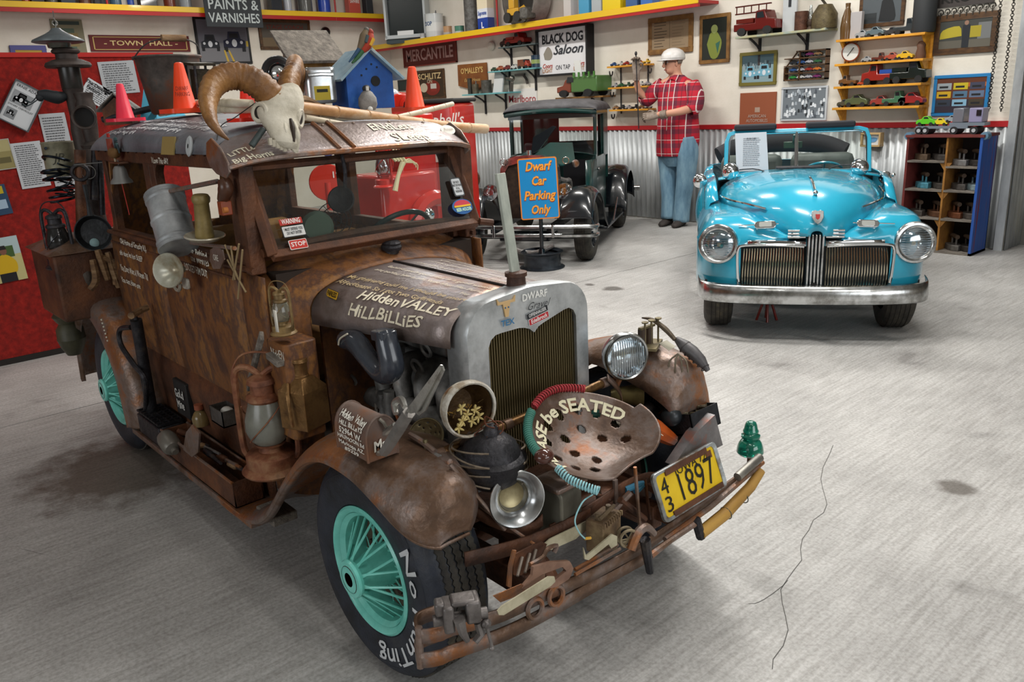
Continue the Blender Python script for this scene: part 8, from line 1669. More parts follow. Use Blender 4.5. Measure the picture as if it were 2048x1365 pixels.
t=toycar('large green toy stake truck with a rust red cab',(xm,WY-.13,z),.66,'#4a6e3a',2,pi,top='#7a3a28',zs=.62);B('#dfe0dc',Mat.Translation((xm+.05,WY-.25,z+.20)) @ Mat.Rotation(.15,4,'X')).box(-.05,.05,-.004,.004,0,.2).build('price_card',MT,t)
for k in range(5): B('#467a36').box(xm-.02+k*.08,xm-.0+k*.08,WY-.285,WY-.27,z+.21,z+.27).build('stake',GL,t)
# three tier toy rack
t=thing('toy_rack','three tier hanging rack with looped iron ends','rack',P(1262,217,'y',WY-.08));zz=[]
for k,(ya,xa,xb) in enumerate(((131,1222,1300),(174,1224,1302),(219,1226,1304))):
    a=P(xa,ya,'y',WY-.08);b_=P(xb,ya-2,'y',WY-.08);z=(a.z+b_.z)/2;zz.append((a.x,b_.x,z));B().box(a.x,b_.x,WY-.15,WY-.01,z-.018,z).build('shelf_board',PINE,t)
    for e_ in (a.x,b_.x): B().ring((e_,WY-.08,z-.05),(1,.4,0),.05,.008,18,6,pi,2*pi,(0,1,0)).build('iron_loop',IRON,t)
for s in (.15,.85): B().cyl((zz[0][0]*(1-s)+zz[0][1]*s,WY-.01,zz[2][2]-.05),(zz[0][0]*(1-s)+zz[0][1]*s,WY-.01,zz[0][2]),.008).build('upright',IRON,t)
cn={'#b8b8b4': 'white','#8a2a20': 'red','#2a4a7a': 'blue','#c9a43a': 'yellow','#2f5a3a': 'green','#22252a': 'black','#8a6a4a': 'tan','#9a9aa0': 'silver','#3d5240': 'army green','#b86a2a': 'orange','#6b2a5a': 'purple'}
tiers=[['#2a4a7a','#b8b8b4','#8a2a20','#9a9aa0','#b86a2a','#c9a43a'],['#9a9aa0','#2f5a3a','#3d5240','#22252a','#b8b8b4','#9a9aa0'],['#8a6a4a','#22252a','#9a9aa0','#22252a','#8a6a4a','#b8b8b4']]
seq=['at the near end','second along','third along','fourth along','fifth along','at the far end'];tn=['top','middle','bottom']
for k,row in enumerate(tiers):
    for j,c in enumerate(row): toycar('tiny %s toy car %s of the rack %s tier' % (cn[c],seq[j],tn[k]),(zz[k][0]+(zz[k][1]-zz[k][0])*(j+.5)/6,WY-.08,zz[k][2]),.085,c,(j+k) % 2,1.1,'toys on the three tier rack')
# pictures
def a_cert(b,M,w,h,t):
    rct(b,M,-w*.42,-h*.42,w*.42,h*.42,'#8a765c',.0012);rct(b,M,-w*.01,-h*.38,w*.0,h*.40,'#6b5a44',.0016);b.k('#4a3c2c')
    for i in range(9):
        for s in (-1,1): rct(b,M,w*(.05 if s > 0 else -.36),h*(.34-.08*i),w*(.05 if s > 0 else -.36)+w*random.uniform(.18,.3),h*(.36-.08*i),'#4a3c2c' if s < 0 else '#7a6850',.0018)
wpic('framed_certificate','brown old certificate in wide wooden frame behind hard hat','picture',[(1296,36),(1388,28),(1386,104),(1301,110)],MDW,.05,a_cert,bg='#9a8468')
def a_port(b,M,w,h,t):
    rct(b,M,-w*.4,-h*.42,w*.4,h*.42,'#171c14',.0012);b.k('#6f7a30').prism(pt2([(-w*.15,h*.1),(0,h*.18),(w*.15,h*.08),(w*.25,-h*.1),(w*.12,-h*.38),(-w*.1,-h*.38),(-w*.24,-h*.1)],3),M,.001,.003);b.k('#8f9a5a').prism([(w*.0+w*.11*cos(a),h*.2+h*.09*sin(a)) for a in [2*pi*i/14 for i in range(14)]],M,.001,.0034);b.k('#2a5a4a').prism([(w*.05,-h*.1),(w*.2,-h*.05),(w*.12,-h*.3)],M,.001,.0038)
wpic('dark_portrait','dark green portrait in a carved brown frame','picture',[(1400,30),(1461,27),(1461,125),(1402,128)],MDW,.035,a_port,bg='#171c14')
def a_cars(bgc,c1):
    def f(b,M,w,h,t):
        rct(b,M,-w*.44,-h*.42,w*.44,h*.42,bgc,.0012);rct(b,M,-w*.44,h*.1,w*.44,h*.42,'#3a5058',.0016);random.seed(3)
        for i in range(12): rct(b,M,w*(-.4+.065*i),h*.0,w*(-.36+.065*i),h*random.uniform(.12,.25),random.choice(['#22282c','#8a9498','#4a3c34','#5a6c74']),.002)
        oldcar(b,M,-w*.2,-h*.12,w*.36,c1);oldcar(b,M,w*.18,-h*.1,w*.4,c1)
    return f
wpic('teal_cars_picture','framed photo of pale blue old cars, olive wood frame','picture',[(1481,105),(1556,101),(1553,170),(1481,172)],mat('olive_wood','#6b6228',rough=.5),.03,a_cars('#7c949a','#6aa0b4'),bg='#90a4a4')
def a_crowd(b,M,w,h,t):
    random.seed(9);rct(b,M,-w*.47,-h*.45,w*.47,h*.45,'#6b7278',.0012)
    for i in range(90):
        x,y=random.uniform(-.44,.42)*w,random.uniform(-.42,.38)*h;b.k(random.choice(['#d8dce0','#22262a','#9aa2aa','#4a5058','#c4c8cc']));b.prism([(x,y),(x+w*.05,y),(x+w*.045,y+h*.08),(x+w*.025,y+h*.11),(x+w*.005,y+h*.08)],M,.001,.002+.00002*i)
wpic('crowd_photograph','black and white crowd photograph in a thin white frame','picture',[(1564,174),(1657,172),(1655,241),(1565,242)],mat('white_frame','#b8bcc0',rough=.5),.018,a_crowd,bg='#8a9096')
t,M,w_,h_=wpic('leather_banner','rust brown leather banner with faint emblem and letters','banner',[(1481,186),(1555,184),(1551,250),(1482,251)],None,0,artf((-.07,-.1,.07,.05,'#a08878')),bg='#8a4a2e');wt('AMERICAN',M,0,-h_*.22,h_*.14,'#a8958a',t,w_*.5);wt('AUTOMOBILES',M,0,-h_*.36,h_*.14,'#a8958a',t,w_*.6)
# small compartment box
p=[P(*q,'y',WY-.03) for q in ((1580,108),(1601,98),(1656,97),(1655,158),(1571,161),(1571,120))];t=thing('compartment_box','wooden compartment box with a slanted corner and tiny cars','display box',p[4]);x0,x1,z0,z1=p[4].x,p[3].x,p[3].z,p[2].z
b=B();b.box(x0,x1,WY-.07,WY-.005,z0,z0+.012).box(x0+.12,x1,WY-.07,WY-.005,z1-.012,z1).box(x1-.012,x1,WY-.07,WY-.005,z0,z1).box(x0,x0+.012,WY-.07,WY-.005,z0,z1-.14);b.tube([(x0+.006,WY-.04,z1-.14),(x0+.12,WY-.04,z1-.006)],.008,4);b.box((x0+x1)/2-.06,(x0+x1)/2-.05,WY-.07,WY-.005,z0,z1); 
for k in range(1,4): b.box(x0,x1,WY-.07,WY-.005,z0+(z1-z0)*k*.25-.005,z0+(z1-z0)*k*.25+.004)
b.build('case',DKW,t)
cl5=[['#2f7a3a','#b8b8b4','#9a9aa0','#6b2a5a'],['#2a4a7a','#9a9aa0','#8a2a20','#b86a2a'],['#22252a','#2a4a7a','#9a9aa0','#2f5a3a'],['#8a2a20','#22252a','#6b2a5a','#8a6a4a']];cn['#2f7a3a']='bright green'
for k in range(4):
    for j in range(4):
        if k == 3 and j == 0: continue
        toycar('tiny %s toy car in the compartment box, %s row' % (cn[cl5[k][j]],['lowest','second','third','uppermost'][k]),(x0+.06+(x1-x0-.1)*(j+.3)/4,WY-.04,z0+(z1-z0)*k*.25+.013),.075,cl5[k][j],0,0.1,'toys in the compartment box')
# high shelf with fire engine
x0,x1,z=shelf('weathered high shelf carrying a red fire engine and lamps',1480,70,1660,60,.14,.22,.02,mat('weathered_shelf',rough=.7,noise=[(.3,'#7c9094'),(.5,'#a8a278'),(.7,'#8c9c98')],scale=5),(1522,1617),'high_shelf')
def fx(px): return P(px,60,'y',WY-.12).x
t=toycar('dark red toy fire engine with ladder on the high shelf',((fx(1480)+fx(1560))/2,WY-.12,z),.46,'#5c1410',1,0,top='#5c1a12',name='toy_fire_engine',zs=.8); 
for k in range(5): B('#4a1a14').cyl((fx(1482)+.08*k,WY-.2,z+.20),(fx(1482)+.08*k,WY-.2,z+.27),.006,n=6).build('ladder_rung',GL,t)
B('#4a1a14').box(fx(1480),fx(1480)+.38,WY-.21,WY-.19,z+.26,z+.272).box(fx(1480),fx(1480)+.38,WY-.21,WY-.19,z+.195,z+.207).build('ladder_rail',GL,t)
t=thing('thermometer','tall white enamel thermometer standing on the high shelf','thermometer',(fx(1575),WY-.1,z));B('#b4b8ba').box(fx(1563),fx(1590),WY-.11,WY-.09,z,z+.46).build('plate',MT,t);B('#22252a').box(fx(1574),fx(1579),WY-.115,WY-.11,z+.22,z+.42).build('tube',MT,t)
can_item('rust brown tin on the high shelf',(fx(1602),WY-.12,z),.06,.16,['#5a3a2a'],m=OLD);t=thing('oil_lamp','small glass oil lamp on the high shelf','lamp',(fx(1620),WY-.12,z));B('#4a3c30',Mat.Translation((fx(1620),WY-.12,z))).lathe([(.0,0),(.035,0),(.02,.03),(.03,.06),(.02,.09),(0,.09)],14).build('base',OLD,t);B('#c8ccc8',Mat.Translation((fx(1620),WY-.12,z))).lathe([(.015,.09),(.024,.12),(.014,.17),(.011,.21)],14).build('chimney',GLL,t)
t=thing('brass_can','dull brass oil can with long spout on the high shelf','can',(fx(1648),WY-.12,z));B('#5c5236',Mat.Translation((fx(1648),WY-.12,z))).lathe([(0,0),(.11,0),(.11,.12),(.06,.2),(.0,.2)],18).build('body',OLD,t);B('#3c362a',Mat.Translation((fx(1648),WY-.12,z))).tube([(.02,0,.18),(-.08,0,.30),(-.16,0,.42)],.012,6).build('spout',OLD,t)
# four tier golden pine shelf
TI=[(1672,1850,78,66),(1669,1846,127,118),(1667,1842,173,166),(1664,1838,216,211)]
ps=thing('pine_wall_shelf','four tier golden pine wall shelf with curved side brackets','shelf',P(1755,212,'y',WY-.12));PZ=[]
for xa,xb,ya,yb in TI:
    a=P(xa,ya,'y',WY-.2);b_=P(xb,yb,'y',WY-.2);z=(a.z+b_.z)/2;PZ.append((a.x,b_.x,z));B().box(a.x,b_.x+.0,WY-.2,WY-.0,z-.02,z).build('shelf_board',PINE,ps,bevel=.002)
for e_ in (0,1):
    for k,(a,b_,z) in enumerate(PZ):
        x=(a+.03,b_-.03)[e_];zb=PZ[k+1][2] if k < 3 else z-.20
        B().prism([(WY-.005,z-.02),(WY-.17,z-.02),(WY-.14,z-.05),(WY-.10,z-.09),(WY-.05,z-.16),(WY-.04,zb),(WY-.005,zb)],Mat(((0,0,1,0),(1,0,0,0),(0,1,0,0),(0,0,0,1))),x-.01,x+.01).build('side_bracket',PINE,ps)
    B().box((PZ[0][0],PZ[0][1]-.02)[e_],(PZ[0][0]+.02,PZ[0][1])[e_],WY-.03,WY,PZ[3][2]-.2,PZ[0][2]+.02).build('side_rail',PINE,ps)
def on(k,f): a,b_,z=PZ[k];return (a+(b_-a)*f,WY-.11,z)
t=thing('alarm_clock','round white faced alarm clock on the pine shelf','clock',on(1,.13));c=Vec(on(1,.13))+Vec((0,0,.095));B(M=frame(c,(.1,-1,0))).lathe([(0,-.04),(.07,-.04),(.08,-.01),(.08,.01),(.072,.014),(.07,.01)],28).build('case',mat('copper_case','#8a4a34',rough=.3,metal=.6),t);B('#c9ccc8',frame(c,(.1,-1,0))).lathe([(.072,.008),(0,.009)],28).build('dial',MT,t);B('#1a1a1a').cyl(c+Vec((0,-.012,0)),c+Vec((.03,-.015,.035)),.003,n=6).cyl(c+Vec((0,-.012,0)),c+Vec((-.025,-.015,-.03)),.003,n=6).build('hands',MT,t)
for s in (-1,1): B('#6a5a50').sph(c+Vec((s*.04,0,.085)),(.02,.02,.014),10,6).cyl(c+Vec((s*.04,0,-.07)),c+Vec((s*.05,0,-.095)),.006).build('bell',ME,t)
for k,f,L_,c,kd,tp,lb in ((1,.33,.12,'#8a9094',0,None,'small grey toy car beside the alarm clock'),(1,.47,.15,'#5a2c22',1,None,'brown and cream toy truck on clock tier'),(1,.62,.16,'#9a4a3a',0,None,'red roofed toy bus beside the yellow roofed one'),(1,.76,.17,'#c9a42a',0,None,'yellow roofed toy bus on the clock tier'),
    (2,.12,.2,'#6b4a2a',1,None,'brown toy truck at the end of second pine tier'),(2,.29,.1,'#b04a2a',0,None,'orange toy car on the second pine tier'),(2,.49,.36,'#8a241c',1,'#2a4a94','red toy lorry with blue barrel load'),(2,.83,.38,'#14201c',1,'#14201c','long black toy flatbed truck on second tier'),
    (3,.10,.17,'#4a4a3c',0,None,'dark grey toy car at the lowest tier end'),(3,.25,.26,'#4f5a3c',0,None,'army green toy tank on the lowest pine tier'),(3,.41,.12,'#3a3834',0,None,'little black toy racer on the lowest tier'),(3,.53,.22,'#8a3a34',0,None,'dull red toy roadster on the lowest tier'),(3,.69,.26,'#3f6a50',1,None,'green toy pickup on the lowest tier'),(3,.87,.26,'#8a2a2a',0,None,'red toy coupe last on the lowest tier'),
    (0,.26,.16,'#8f9498',0,None,'silver toy car beside tall bottle on top tier'),(0,.41,.2,'#5a6a70',0,None,'grey toy racer on the pine shelf top'),(0,.6,.16,'#3a3a3c',0,None,'black toy car on the pine shelf top'),(0,.76,.26,'#33383a',1,None,'dark toy truck on the pine shelf top')): toycar(lb,on(k,f),L_*.8,c,kd,pi if k == 2 and f < .6 else 0,None,top=tp)
t=thing('owl_figure','small brown owl figure at the end of clock tier','figurine',on(1,.92));B('#5a3c2a',Mat.Translation(on(1,.92))).lathe([(0,0),(.035,0),(.04,.04),(.03,.08),(.035,.11),(.02,.135),(0,.14)],14).build('body',MT,t)
t=thing('brown_bottle','tall slim brown bottle at the end of top tier','bottle',on(0,.06));B('#5a4020',Mat.Translation(on(0,.06))).lathe([(0,0),(.05,0),(.055,.1),(.045,.18),(.02,.26),(.022,.30),(0,.30)],16).build('body',GL,t)
box_item('cigar_tin','white and red striped small tin on the top tier','tin',on(0,.18),.10,.05,.22,'#a8a4a4')
t=thing('black_bottle','large dark bottle at the end of the pine shelf top','bottle',on(0,.93));B('#26282a',Mat.Translation(on(0,.93))).lathe([(0,0),(.085,0),(.09,.02),(.09,.30),(.06,.36),(.035,.40),(.04,.43),(0,.43)],20).build('body',MT,t)
def a_bw(b,M,w,h,t): rct(b,M,-w*.42,-h*.42,w*.42,h*.42,'#4c5256',.0012);b.k('#1c1e20').prism(pt2([(-w*.05,-h*.35),(w*.3,-h*.35),(w*.26,h*.1),(w*.15,h*.35),(w*.0,h*.2)],3),M,.001,.003);rct(b,M,-w*.4,-h*.4,-w*.1,-h*.1,'#2c3032',.0028)
wpic('dark_photograph','dark framed old photograph above the golden pine shelf','picture',[(1721,-14),(1813,-24),(1810,48),(1720,58)],DKW,.03,a_bw,bg='#8b9698')
def a_yc(b,M,w,h,t): rct(b,M,-w*.45,-h*.42,w*.45,h*.42,'#3a3c38',.0012);rct(b,M,-w*.45,-h*.42,w*.45,-h*.15,'#5a564c',.0016);b.k('#a89a2a').prism(pt2([(-w*.4,-h*.1),(-w*.36,h*.12),(-w*.1,h*.2),(-w*.05,-h*.05)],3),M,.001,.0028);rct(b,M,w*.08,-h*.1,w*.25,h*.18,'#9a8c24',.003);rct(b,M,-w*.04,-h*.34,w*.07,h*.22,'#1e2228',.0034);b.k('#8a6a58').prism([(w*.015+w*.035*cos(a),h*.27+h*.06*sin(a)) for a in [2*pi*i/12 for i in range(12)]],M,.001,.0036);rct(b,M,w*.2,-h*.15,w*.4,h*.25,'#6a6c6c',.0026)
wpic('yellow_car_picture','wood framed picture of a person between yellow cars','picture',[(1871,35),(2002,18),(1992,103),(1868,112)],DKW,.045,a_yc,bg='#3a3c38')
def a_nine(b,M,w,h,t):
    rct(b,M,-w*.46,-h*.45,w*.46,h*.45,'#5a2c16',.0012);rct(b,M,-w*.46,-h*.45,w*.46,-h*.1,'#2c2430',.0014);rct(b,M,-w*.1,h*.2,w*.46,h*.3,'#a85a1c',.0016);cs=[['#8f989c','#b8a41c','#3a3c50'],['#c09a1c','#4a6a84','#5a6a84'],['#2a3240','#7aa4bc','#3c3426']]
    for i in range(3):
        for j in range(3): x0_=w*(-.43+.295*j);y0_=h*(-.26+.2*(2-i));rct(b,M,x0_,y0_,x0_+w*.26,y0_+h*.16,cs[i][j],.0022);rct(b,M,x0_+w*.04,y0_+h*.04,x0_+w*.2,y0_+h*.09,'#16181c',.0026)
wpic('blue_framed_poster','bright blue framed poster with rows of car pictures','picture',[(1871,152),(1984,145),(1974,230),(1864,233)],mat('blue_frame','#2a78b0',rough=.3),.025,a_nine,bg='#a8a8ac')
t,M,w_,h_=wpic('plate_sign','dark lettered plate high in the corner by the post','sign',[(1876,-14),(1992,-30),(1990,4),(1878,17)],None,0,bg='#3c3634');wt('KKO 06',M,0,-h_*.0,h_*.75,'#15130f',t,w_*.85,bold=.02)
t=thing('key_row','row of small metal keys hanging under the dark plate','keys',P(1930,25,'y',WY-.02));b=B('#5a5852')
for k in range(9): q=P(1882+k*13,26-k*2,'y',WY-.02);b.ring(q,(0,1,0),.02,.005,10,5).cyl(q,q+Vec((0,0,-.05)),.006,n=6)
b.build('keys',ME,t)
# chain loops by the post
for nm_,xx,lb in (('hanging_chain',2002,'long hanging chain beside the blue framed poster'),('hanging_chain',2028,'second chain loop hanging against the corner post')):
    a=P(xx,0,'y',WY-.06);t=thing(nm_,lb,'chain',a);b=B('#4a4844');z=1.12;k=0
    while z < 2.5: b.ring((a.x-(2.0-z)*.0,WY-.06,z),((1,0,0),(0,1,0))[k % 2],.0115,.0032,10,4);z+=.019;k+=1
    b.build('links',ME,t,kind='stuff')
def a_bc(b,M,w,h,t): b.k('#5a8cb4').prism(pt2([(-w*.25,-h*.1),(0,h*.15),(w*.28,h*.1),(w*.2,-h*.15),(-w*.05,-h*.2)],3),M,.001,.003)
wpic('small_blue_picture','small white picture of a blue car on corrugated wall','picture',[(1731,265),(1771,264),(1769,293),(1731,292)],mat('gilt_frame','#b89a6a',rough=.4),.015,a_bc,bg='#c4c8ca',depth=.09)
# ------------------------------------------------------------------ left wall things
t,M,w_,h_=wpic('town_hall_sign','long dark red TOWN HALL sign with gold border','sign',[(175,76),(374,67),(380,99),(185,108)],None,0,side='l',bg='#571214',depth=.03)
wt('- TOWN  HALL -',M,0,0,h_*.42,'#c9b27c',t,w_*.74,bold=.012);b=B('#b39a5c',M)
for x0,x1,y0,y1 in ((-w_*.46,w_*.46,h_*.36,h_*.40),(-w_*.46,w_*.46,-h_*.40,-h_*.36),(-w_*.47,-w_*.46,-h_*.38,h_*.38),(w_*.46,w_*.47,-h_*.38,h_*.38)): b.box(x0,x1,y0,y1,.001,.004)
b.build('gold_border',MT,t)
def a_night(b,M,w,h,t): rct(b,M,-w*.47,-h*.46,w*.47,h*.46,'#5f5f68',.0012);rct(b,M,-w*.47,-h*.46,w*.47,-h*.05,'#6e6e72',.0016);oldcar(b,M,w*.2,-h*.02,w*.42,'#1c2036');oldcar(b,M,-w*.25,-h*.05,w*.34,'#20242c');b.k('#b89a3c').prism([(-w*.02,-h*.2),(w*.01,-h*.2),(w*.06,-h*.45),(w*.02,-h*.45)],M,.001,.0042);b.prism([(w*.06,-h*.2),(w*.09,-h*.2),(w*.17,-h*.45),(w*.13,-h*.45)],M,.001,.0042);rct(b,M,w*.42,-h*.12,w*.46,0,'#b8a03c',.003)
wpic('night_road_picture','black framed picture of two old cars on a road','picture',[(385,37),(493,33),(503,125),(398,132)],BKF,.03,a_night,side='l',bg='#5f5f68')
q=P(468,28,'x',WX+.42);t=thing('paints_sign','black hanging sign reading PAINTS & VARNISHES','sign',q);M=frame(q,(1,0,0),(0,1,0));k5=(P(525,28,'x',WX+.42)-P(412,28,'x',WX+.42)).length
B('#2b2f33',M).box(-k5/2,k5/2,-.16,.36,-.01,.01).build('board',MT,t,bevel=.004);wt('PAINTS &',M,0,.105,.17,'#b4bcbc',t,k5*.88,bold=.012,th=.013);wt('VARNISHES',M,0,-.055,.16,'#b4bcbc',t,k5*.9,bold=.012,th=.013)
t,M,w_,h_=wpic('office_sign','dark framed stage coach OFFICE sign with red letters','sign',[(514,42),(618,37),(622,97),(522,103)],DKW,.04,artf((-.46,-.46,.46,-.1,'#6a5a44')),side='l',bg='#4f4a42');wt('STAGE COACH',M,0,h_*.24,h_*.2,'#7c2a20',t,w_*.7);wt('OFFICE',M,w_*.1,-h_*.02,h_*.22,'#8a2f20',t,w_*.34)
wpic('purple_framed_photo','purple framed yellow photo peeking above red partition','picture',[(20,92),(92,90),(96,130),(24,132)],mat('purple_frame','#4a4a84',rough=.5),.05,artf((-.4,-.4,.4,.4,'#a88a3a'),(-.3,-.4,.3,.0,'#4a3a24')),side='l',bg='#a88a3a')
wpic('green_poster','tall faded green poster behind the street lamp head','poster',[(102,40),(160,38),(180,128),(112,130)],None,0,artf((-.3,-.3,.2,.3,'#4a5a4c'),(0,-.1,.3,.2,'#7a6a44'),(-.4,.38,.4,.46,'#2c3a34')),side='l',bg='#74705a')
# ------------------------------------------------------------------ red trucks behind the rusty car
RG=mat('red_gloss',rough=.3,coat=.5,noise=[(.3,'#a81e18'),(.7,'#c42a20')],scale=3)
t=thing('red_delivery_truck','red Campbells delivery truck behind the rusty car','truck',(-4.2,3.3,0));cm=local((-4.0,2.75),-57)
def CB_(c='#888888'): return B(c,cm)
a=LP(cm,915,320,'y',.48); 
# body box: corners from the photo, on a vertical side that faces the camera
p0=P(722,200,'z',1.27) if False else None
fa=Vec((-4.55,2.55,0));fb=Vec((-3.84,3.0,0));fb=P(912,300,'y',2.9);fb.z=0;fa=Vec((fb.x-.42,fb.y-.27,0));dx=(fb-fa).normalized();dn=Vec((-dx.y,dx.x,0));L_=(fb-fa).length
Mc=Mat(((dx.x,dn.x,0,fa.x),(dx.y,dn.y,0,fa.y),(0,0,1,0),(0,0,0,1)))
zt5=P(905,205,'y',fb.y).z;zb5=P(912,300,'y',fb.y).z
B(M=Mc).box(0,L_,0,.5,.42,zt5).build('box_body',RG,t,bevel=.03);B('#22201f',Mc).box(-.01,L_+.01,-.01,.52,zt5,zt5+.03).build('roof',MT,t,bevel=.012)
text("Campbell's",Mc @ Vec((L_*.72,-.006,zt5-.12)),dx,(0,0,1),.12,'lettering','#e6dcd6',t,w=.42,shear=.25,bold=.01);B('#e2ccc8',Mc).box(L_*.5,L_-.04,-.006,.0,zt5-.42,zt5-.20).build('white_panel',MT,t)
B(M=Mc).cyl((.2,-.02,.26),(.2,.1,.26),.24,n=28).build('tyre',RB,t);B(M=Mc).cyl((.2,-.025,.26),(.2,-.02,.26),.13,n=24).build('hub',CHD,t);B(M=Mc).ring((.2,.02,.26),(0,1,0),.28,.05,24,8,0,pi,(1,0,0)).build('mudguard',RG,t)
B(M=Mc).box(.02,L_-.04,.5,.62,.42,.8).build('tail_step',RG,t,bevel=.02)
q=P(925,312,'y',3.4);t=thing('gas_pump_panel','white metal panel with an orange disc behind the windscreen edge','panel',q);Mq=frame(q,(.5,-.86,0));B('#b4b4ac',Mq).prism(rrect(.14,.20,.03),Mat(),-.02,.02).build('panel',GL,t);B('#c98a22',Mq).lathe([(.045,.021),(0,.023)],20).build('disc',MT,t);B('#8a8a86').cyl(Vec((q.x,q.y,0)),q,.02).build('post',ME,t)
q=P(940,358,'y',3.3);t=thing('old_wheel_gear','rusty handwheel standing beyond the far windscreen corner','wheel',q);B().ring(q,(.6,-.8,0),.075,.01,24,6).build('rim',RUSTD,t);[B().cyl(q,q+Vec((.06*cos(a)*.8,.06*cos(a)*.6,.07*sin(a))),.005,n=6).build('spoke',RUSTD,t) for a in [k*pi/3 for k in range(6)]];B().cyl(Vec((q.x,q.y,0)),q,.012).build('stand',RUSTD,t)
# seen through the windscreen: red lantern, skeleton arm, gauge sign
q=P(768,330,'x',-2.6);lantern('red_lantern','bright red hurricane lantern seen through the windscreen',q+Vec((0,0,-.13)),.30,mat('lantern_red','#c8281e',rough=.3),GLL)
B('#b02a20').cyl(Vec((q.x,q.y,0)),q+Vec((0,0,-.13)),.03)
t=thing('red_cabinet','red metal cabinet and fender seen through the windscreen','cabinet',(-2.9,2.3,0));a=P(762,360,'x',-2.65);b_=P(868,300,'x',-2.75)
B().box(-3.0,-2.66,a.y,a.y+.42,.3,a.z+.02).build('cabinet',RG,t,bevel=.02);B().box(-3.1,-2.8,b_.y-.22,b_.y+.05,.2,1.32).build('door_panel',RG,t,bevel=.01);B().ring((-2.62,a.y+.36,.66),(1,0,0),.15,.05,20,8,0,pi,(0,1,0)).build('mudguard',RG,t);B('#b8bcc0').sph((-2.6,a.y+.28,.72),.05,12,8).build('lamp',CH,t);B().box(-3.0,-2.7,a.y,a.y+.42,0,.3).build('plinth',BKF,t)
BN=mat('cream_bone','#d9cfa8',rough=.6);t=thing('toy_skeleton','cream coloured skeleton arm and ribs seen through the windscreen','skeleton',P(800,320,'x',-2.5))
def k6(px,py): return P(px,py,'x',-2.5)
B().tube([k6(806,325),k6(797,350),k6(790,382)],[.018,.012,.016],8,4).build('forearm',BN,t)
for k in range(4): B().tube([k6(806,325),k6(818+k*5,318+k*3),k6(826+k*3,325+k*5)],.004,5,3).build('finger',BN,t)
for k in range(4): B().tube([k6(788+k*6,300),k6(783+k*7,312),k6(792+k*6,322)],.009,6,4).build('rib',BN,t)
q=P(655,365,'x',-2.7);t=thing('red_gauge','round red disc sign marked 19 seen through the windscreen','sign',q);Mq=frame(q,(.9,-.45,0));B('#c23428',Mq).lathe([(0,.01),(.10,.008),(.105,0),(.10,-.01),(0,-.01)],28).build('disc',GL,t);text('19',Mq @ Vec((.05,.04,.012)),Mq.col[0].xyz,Mq.col[1].xyz,.05,'lettering','#f0e4e0',t,bold=.02);B('#2a4a94',Mq).sph((.02,.17,0),.03,10,8).build('blue_knob',GL,t);B('#c23428').cyl(Vec((q.x,q.y,0)),q,.02).build('stand',GL,t)
# ------------------------------------------------------------------ open crate shelf with flat irons
x0,x1,z1=-1.455,-.875,.93;ya,yb=6.15,6.46
cr_t=thing('open_crate_shelf','painted wooden crate shelf holding old flat irons','shelf',(-1.17,6.3,0))
DR=mat('dark_red_wood',rough=.7,noise=[(.3,'#4a1a18'),(.6,'#6b2a26')],scale=6);BLS=mat('blue_striped_wood',rough=.6,noise=[(.40,'#1d4a94'),(.55,'#24519c'),(.60,'#6a2a40')],scale=9,stretch=(3,3,.1));CW=mat('crate_wood',rough=.75,noise=[(.3,'#6b451c'),(.6,'#9a6a2c')],scale=8)
B().box(x0,x0+.018,ya,yb,0,z1).build('side_board',DR,cr_t);B().box(x1-.02,x1,ya,yb,0,z1).build('side_board',BLS,cr_t);B().box(x0-.01,x1+.01,ya-.01,yb,z1,z1+.02).build('top_board',DR,cr_t);B('#2a1c14').box(x0,x1,yb-.012,yb,0,z1).build('back_board',MT,cr_t);B().box(x0,x1,ya,yb,0,.02).build('bottom_board',GREYW,cr_t)
xm=(x0+x1)/2;B().box(xm+.02,xm+.035,ya+.005,yb,.0,z1).build('divider',CW,cr_t)
LV=[.27,.50,.73]
for z in LV:
    B().box(x0+.018,xm+.02,ya-.004,yb,z,z+.015).build('shelf_board',GREYW,cr_t);B().box(xm+.035,x1-.02,ya-.004,yb,z-(.04 if z > .7 else 0),z+.015-(.04 if z > .7 else 0)).build('shelf_board',GREYW,cr_t)
    for s in (-1,1): B().prism([(0,0),(.04,0),(.0,-.06)],Mat(((s,0,0,xm+.0275+s*.0075),(0,0,1,0),(0,1,0,z),(0,0,0,1))),ya+.01,ya+.02).build('corner_brace',CW,cr_t)
for e_ in (x0,x1): B().cyl((e_,ya+.01,z1+.01),(e_,ya+.08,z1+.01),.03).build('corner_cap',mat('pale_blue_cap','#5a7c94',rough=.6),cr_t)
def iron(label,c,s=1,col='#4a4644',upright=False,rz=0,hcol='#3a2a1c'):
    t=thing('flat_iron',label,'iron',c);M=Mat.Translation(Vec(c)) @ Mat.Rotation(rz,4,'Z') @ Mat.Scale(s,4)
    B(col,M).prism([(-.06,-.035),(.0,-.04),(.04,-.03),(.075,0),(.04,.03),(.0,.04),(-.06,.035)],Mat(),0,.035).build('sole',OLD,t,bevel=.004)
    [B(col,M).cyl((x_,0,.03),(x_,0,.08),.006).build('post',OLD,t) for x_ in (-.04,.03)];B(hcol,M).cyl((-.055,0,.083),(.045,0,.083),.013).build('handle',MT,t)
wh_=[('top',.745,.705),('second',.515,.515),('third',.285,.285),('bottom',.02,.02)]
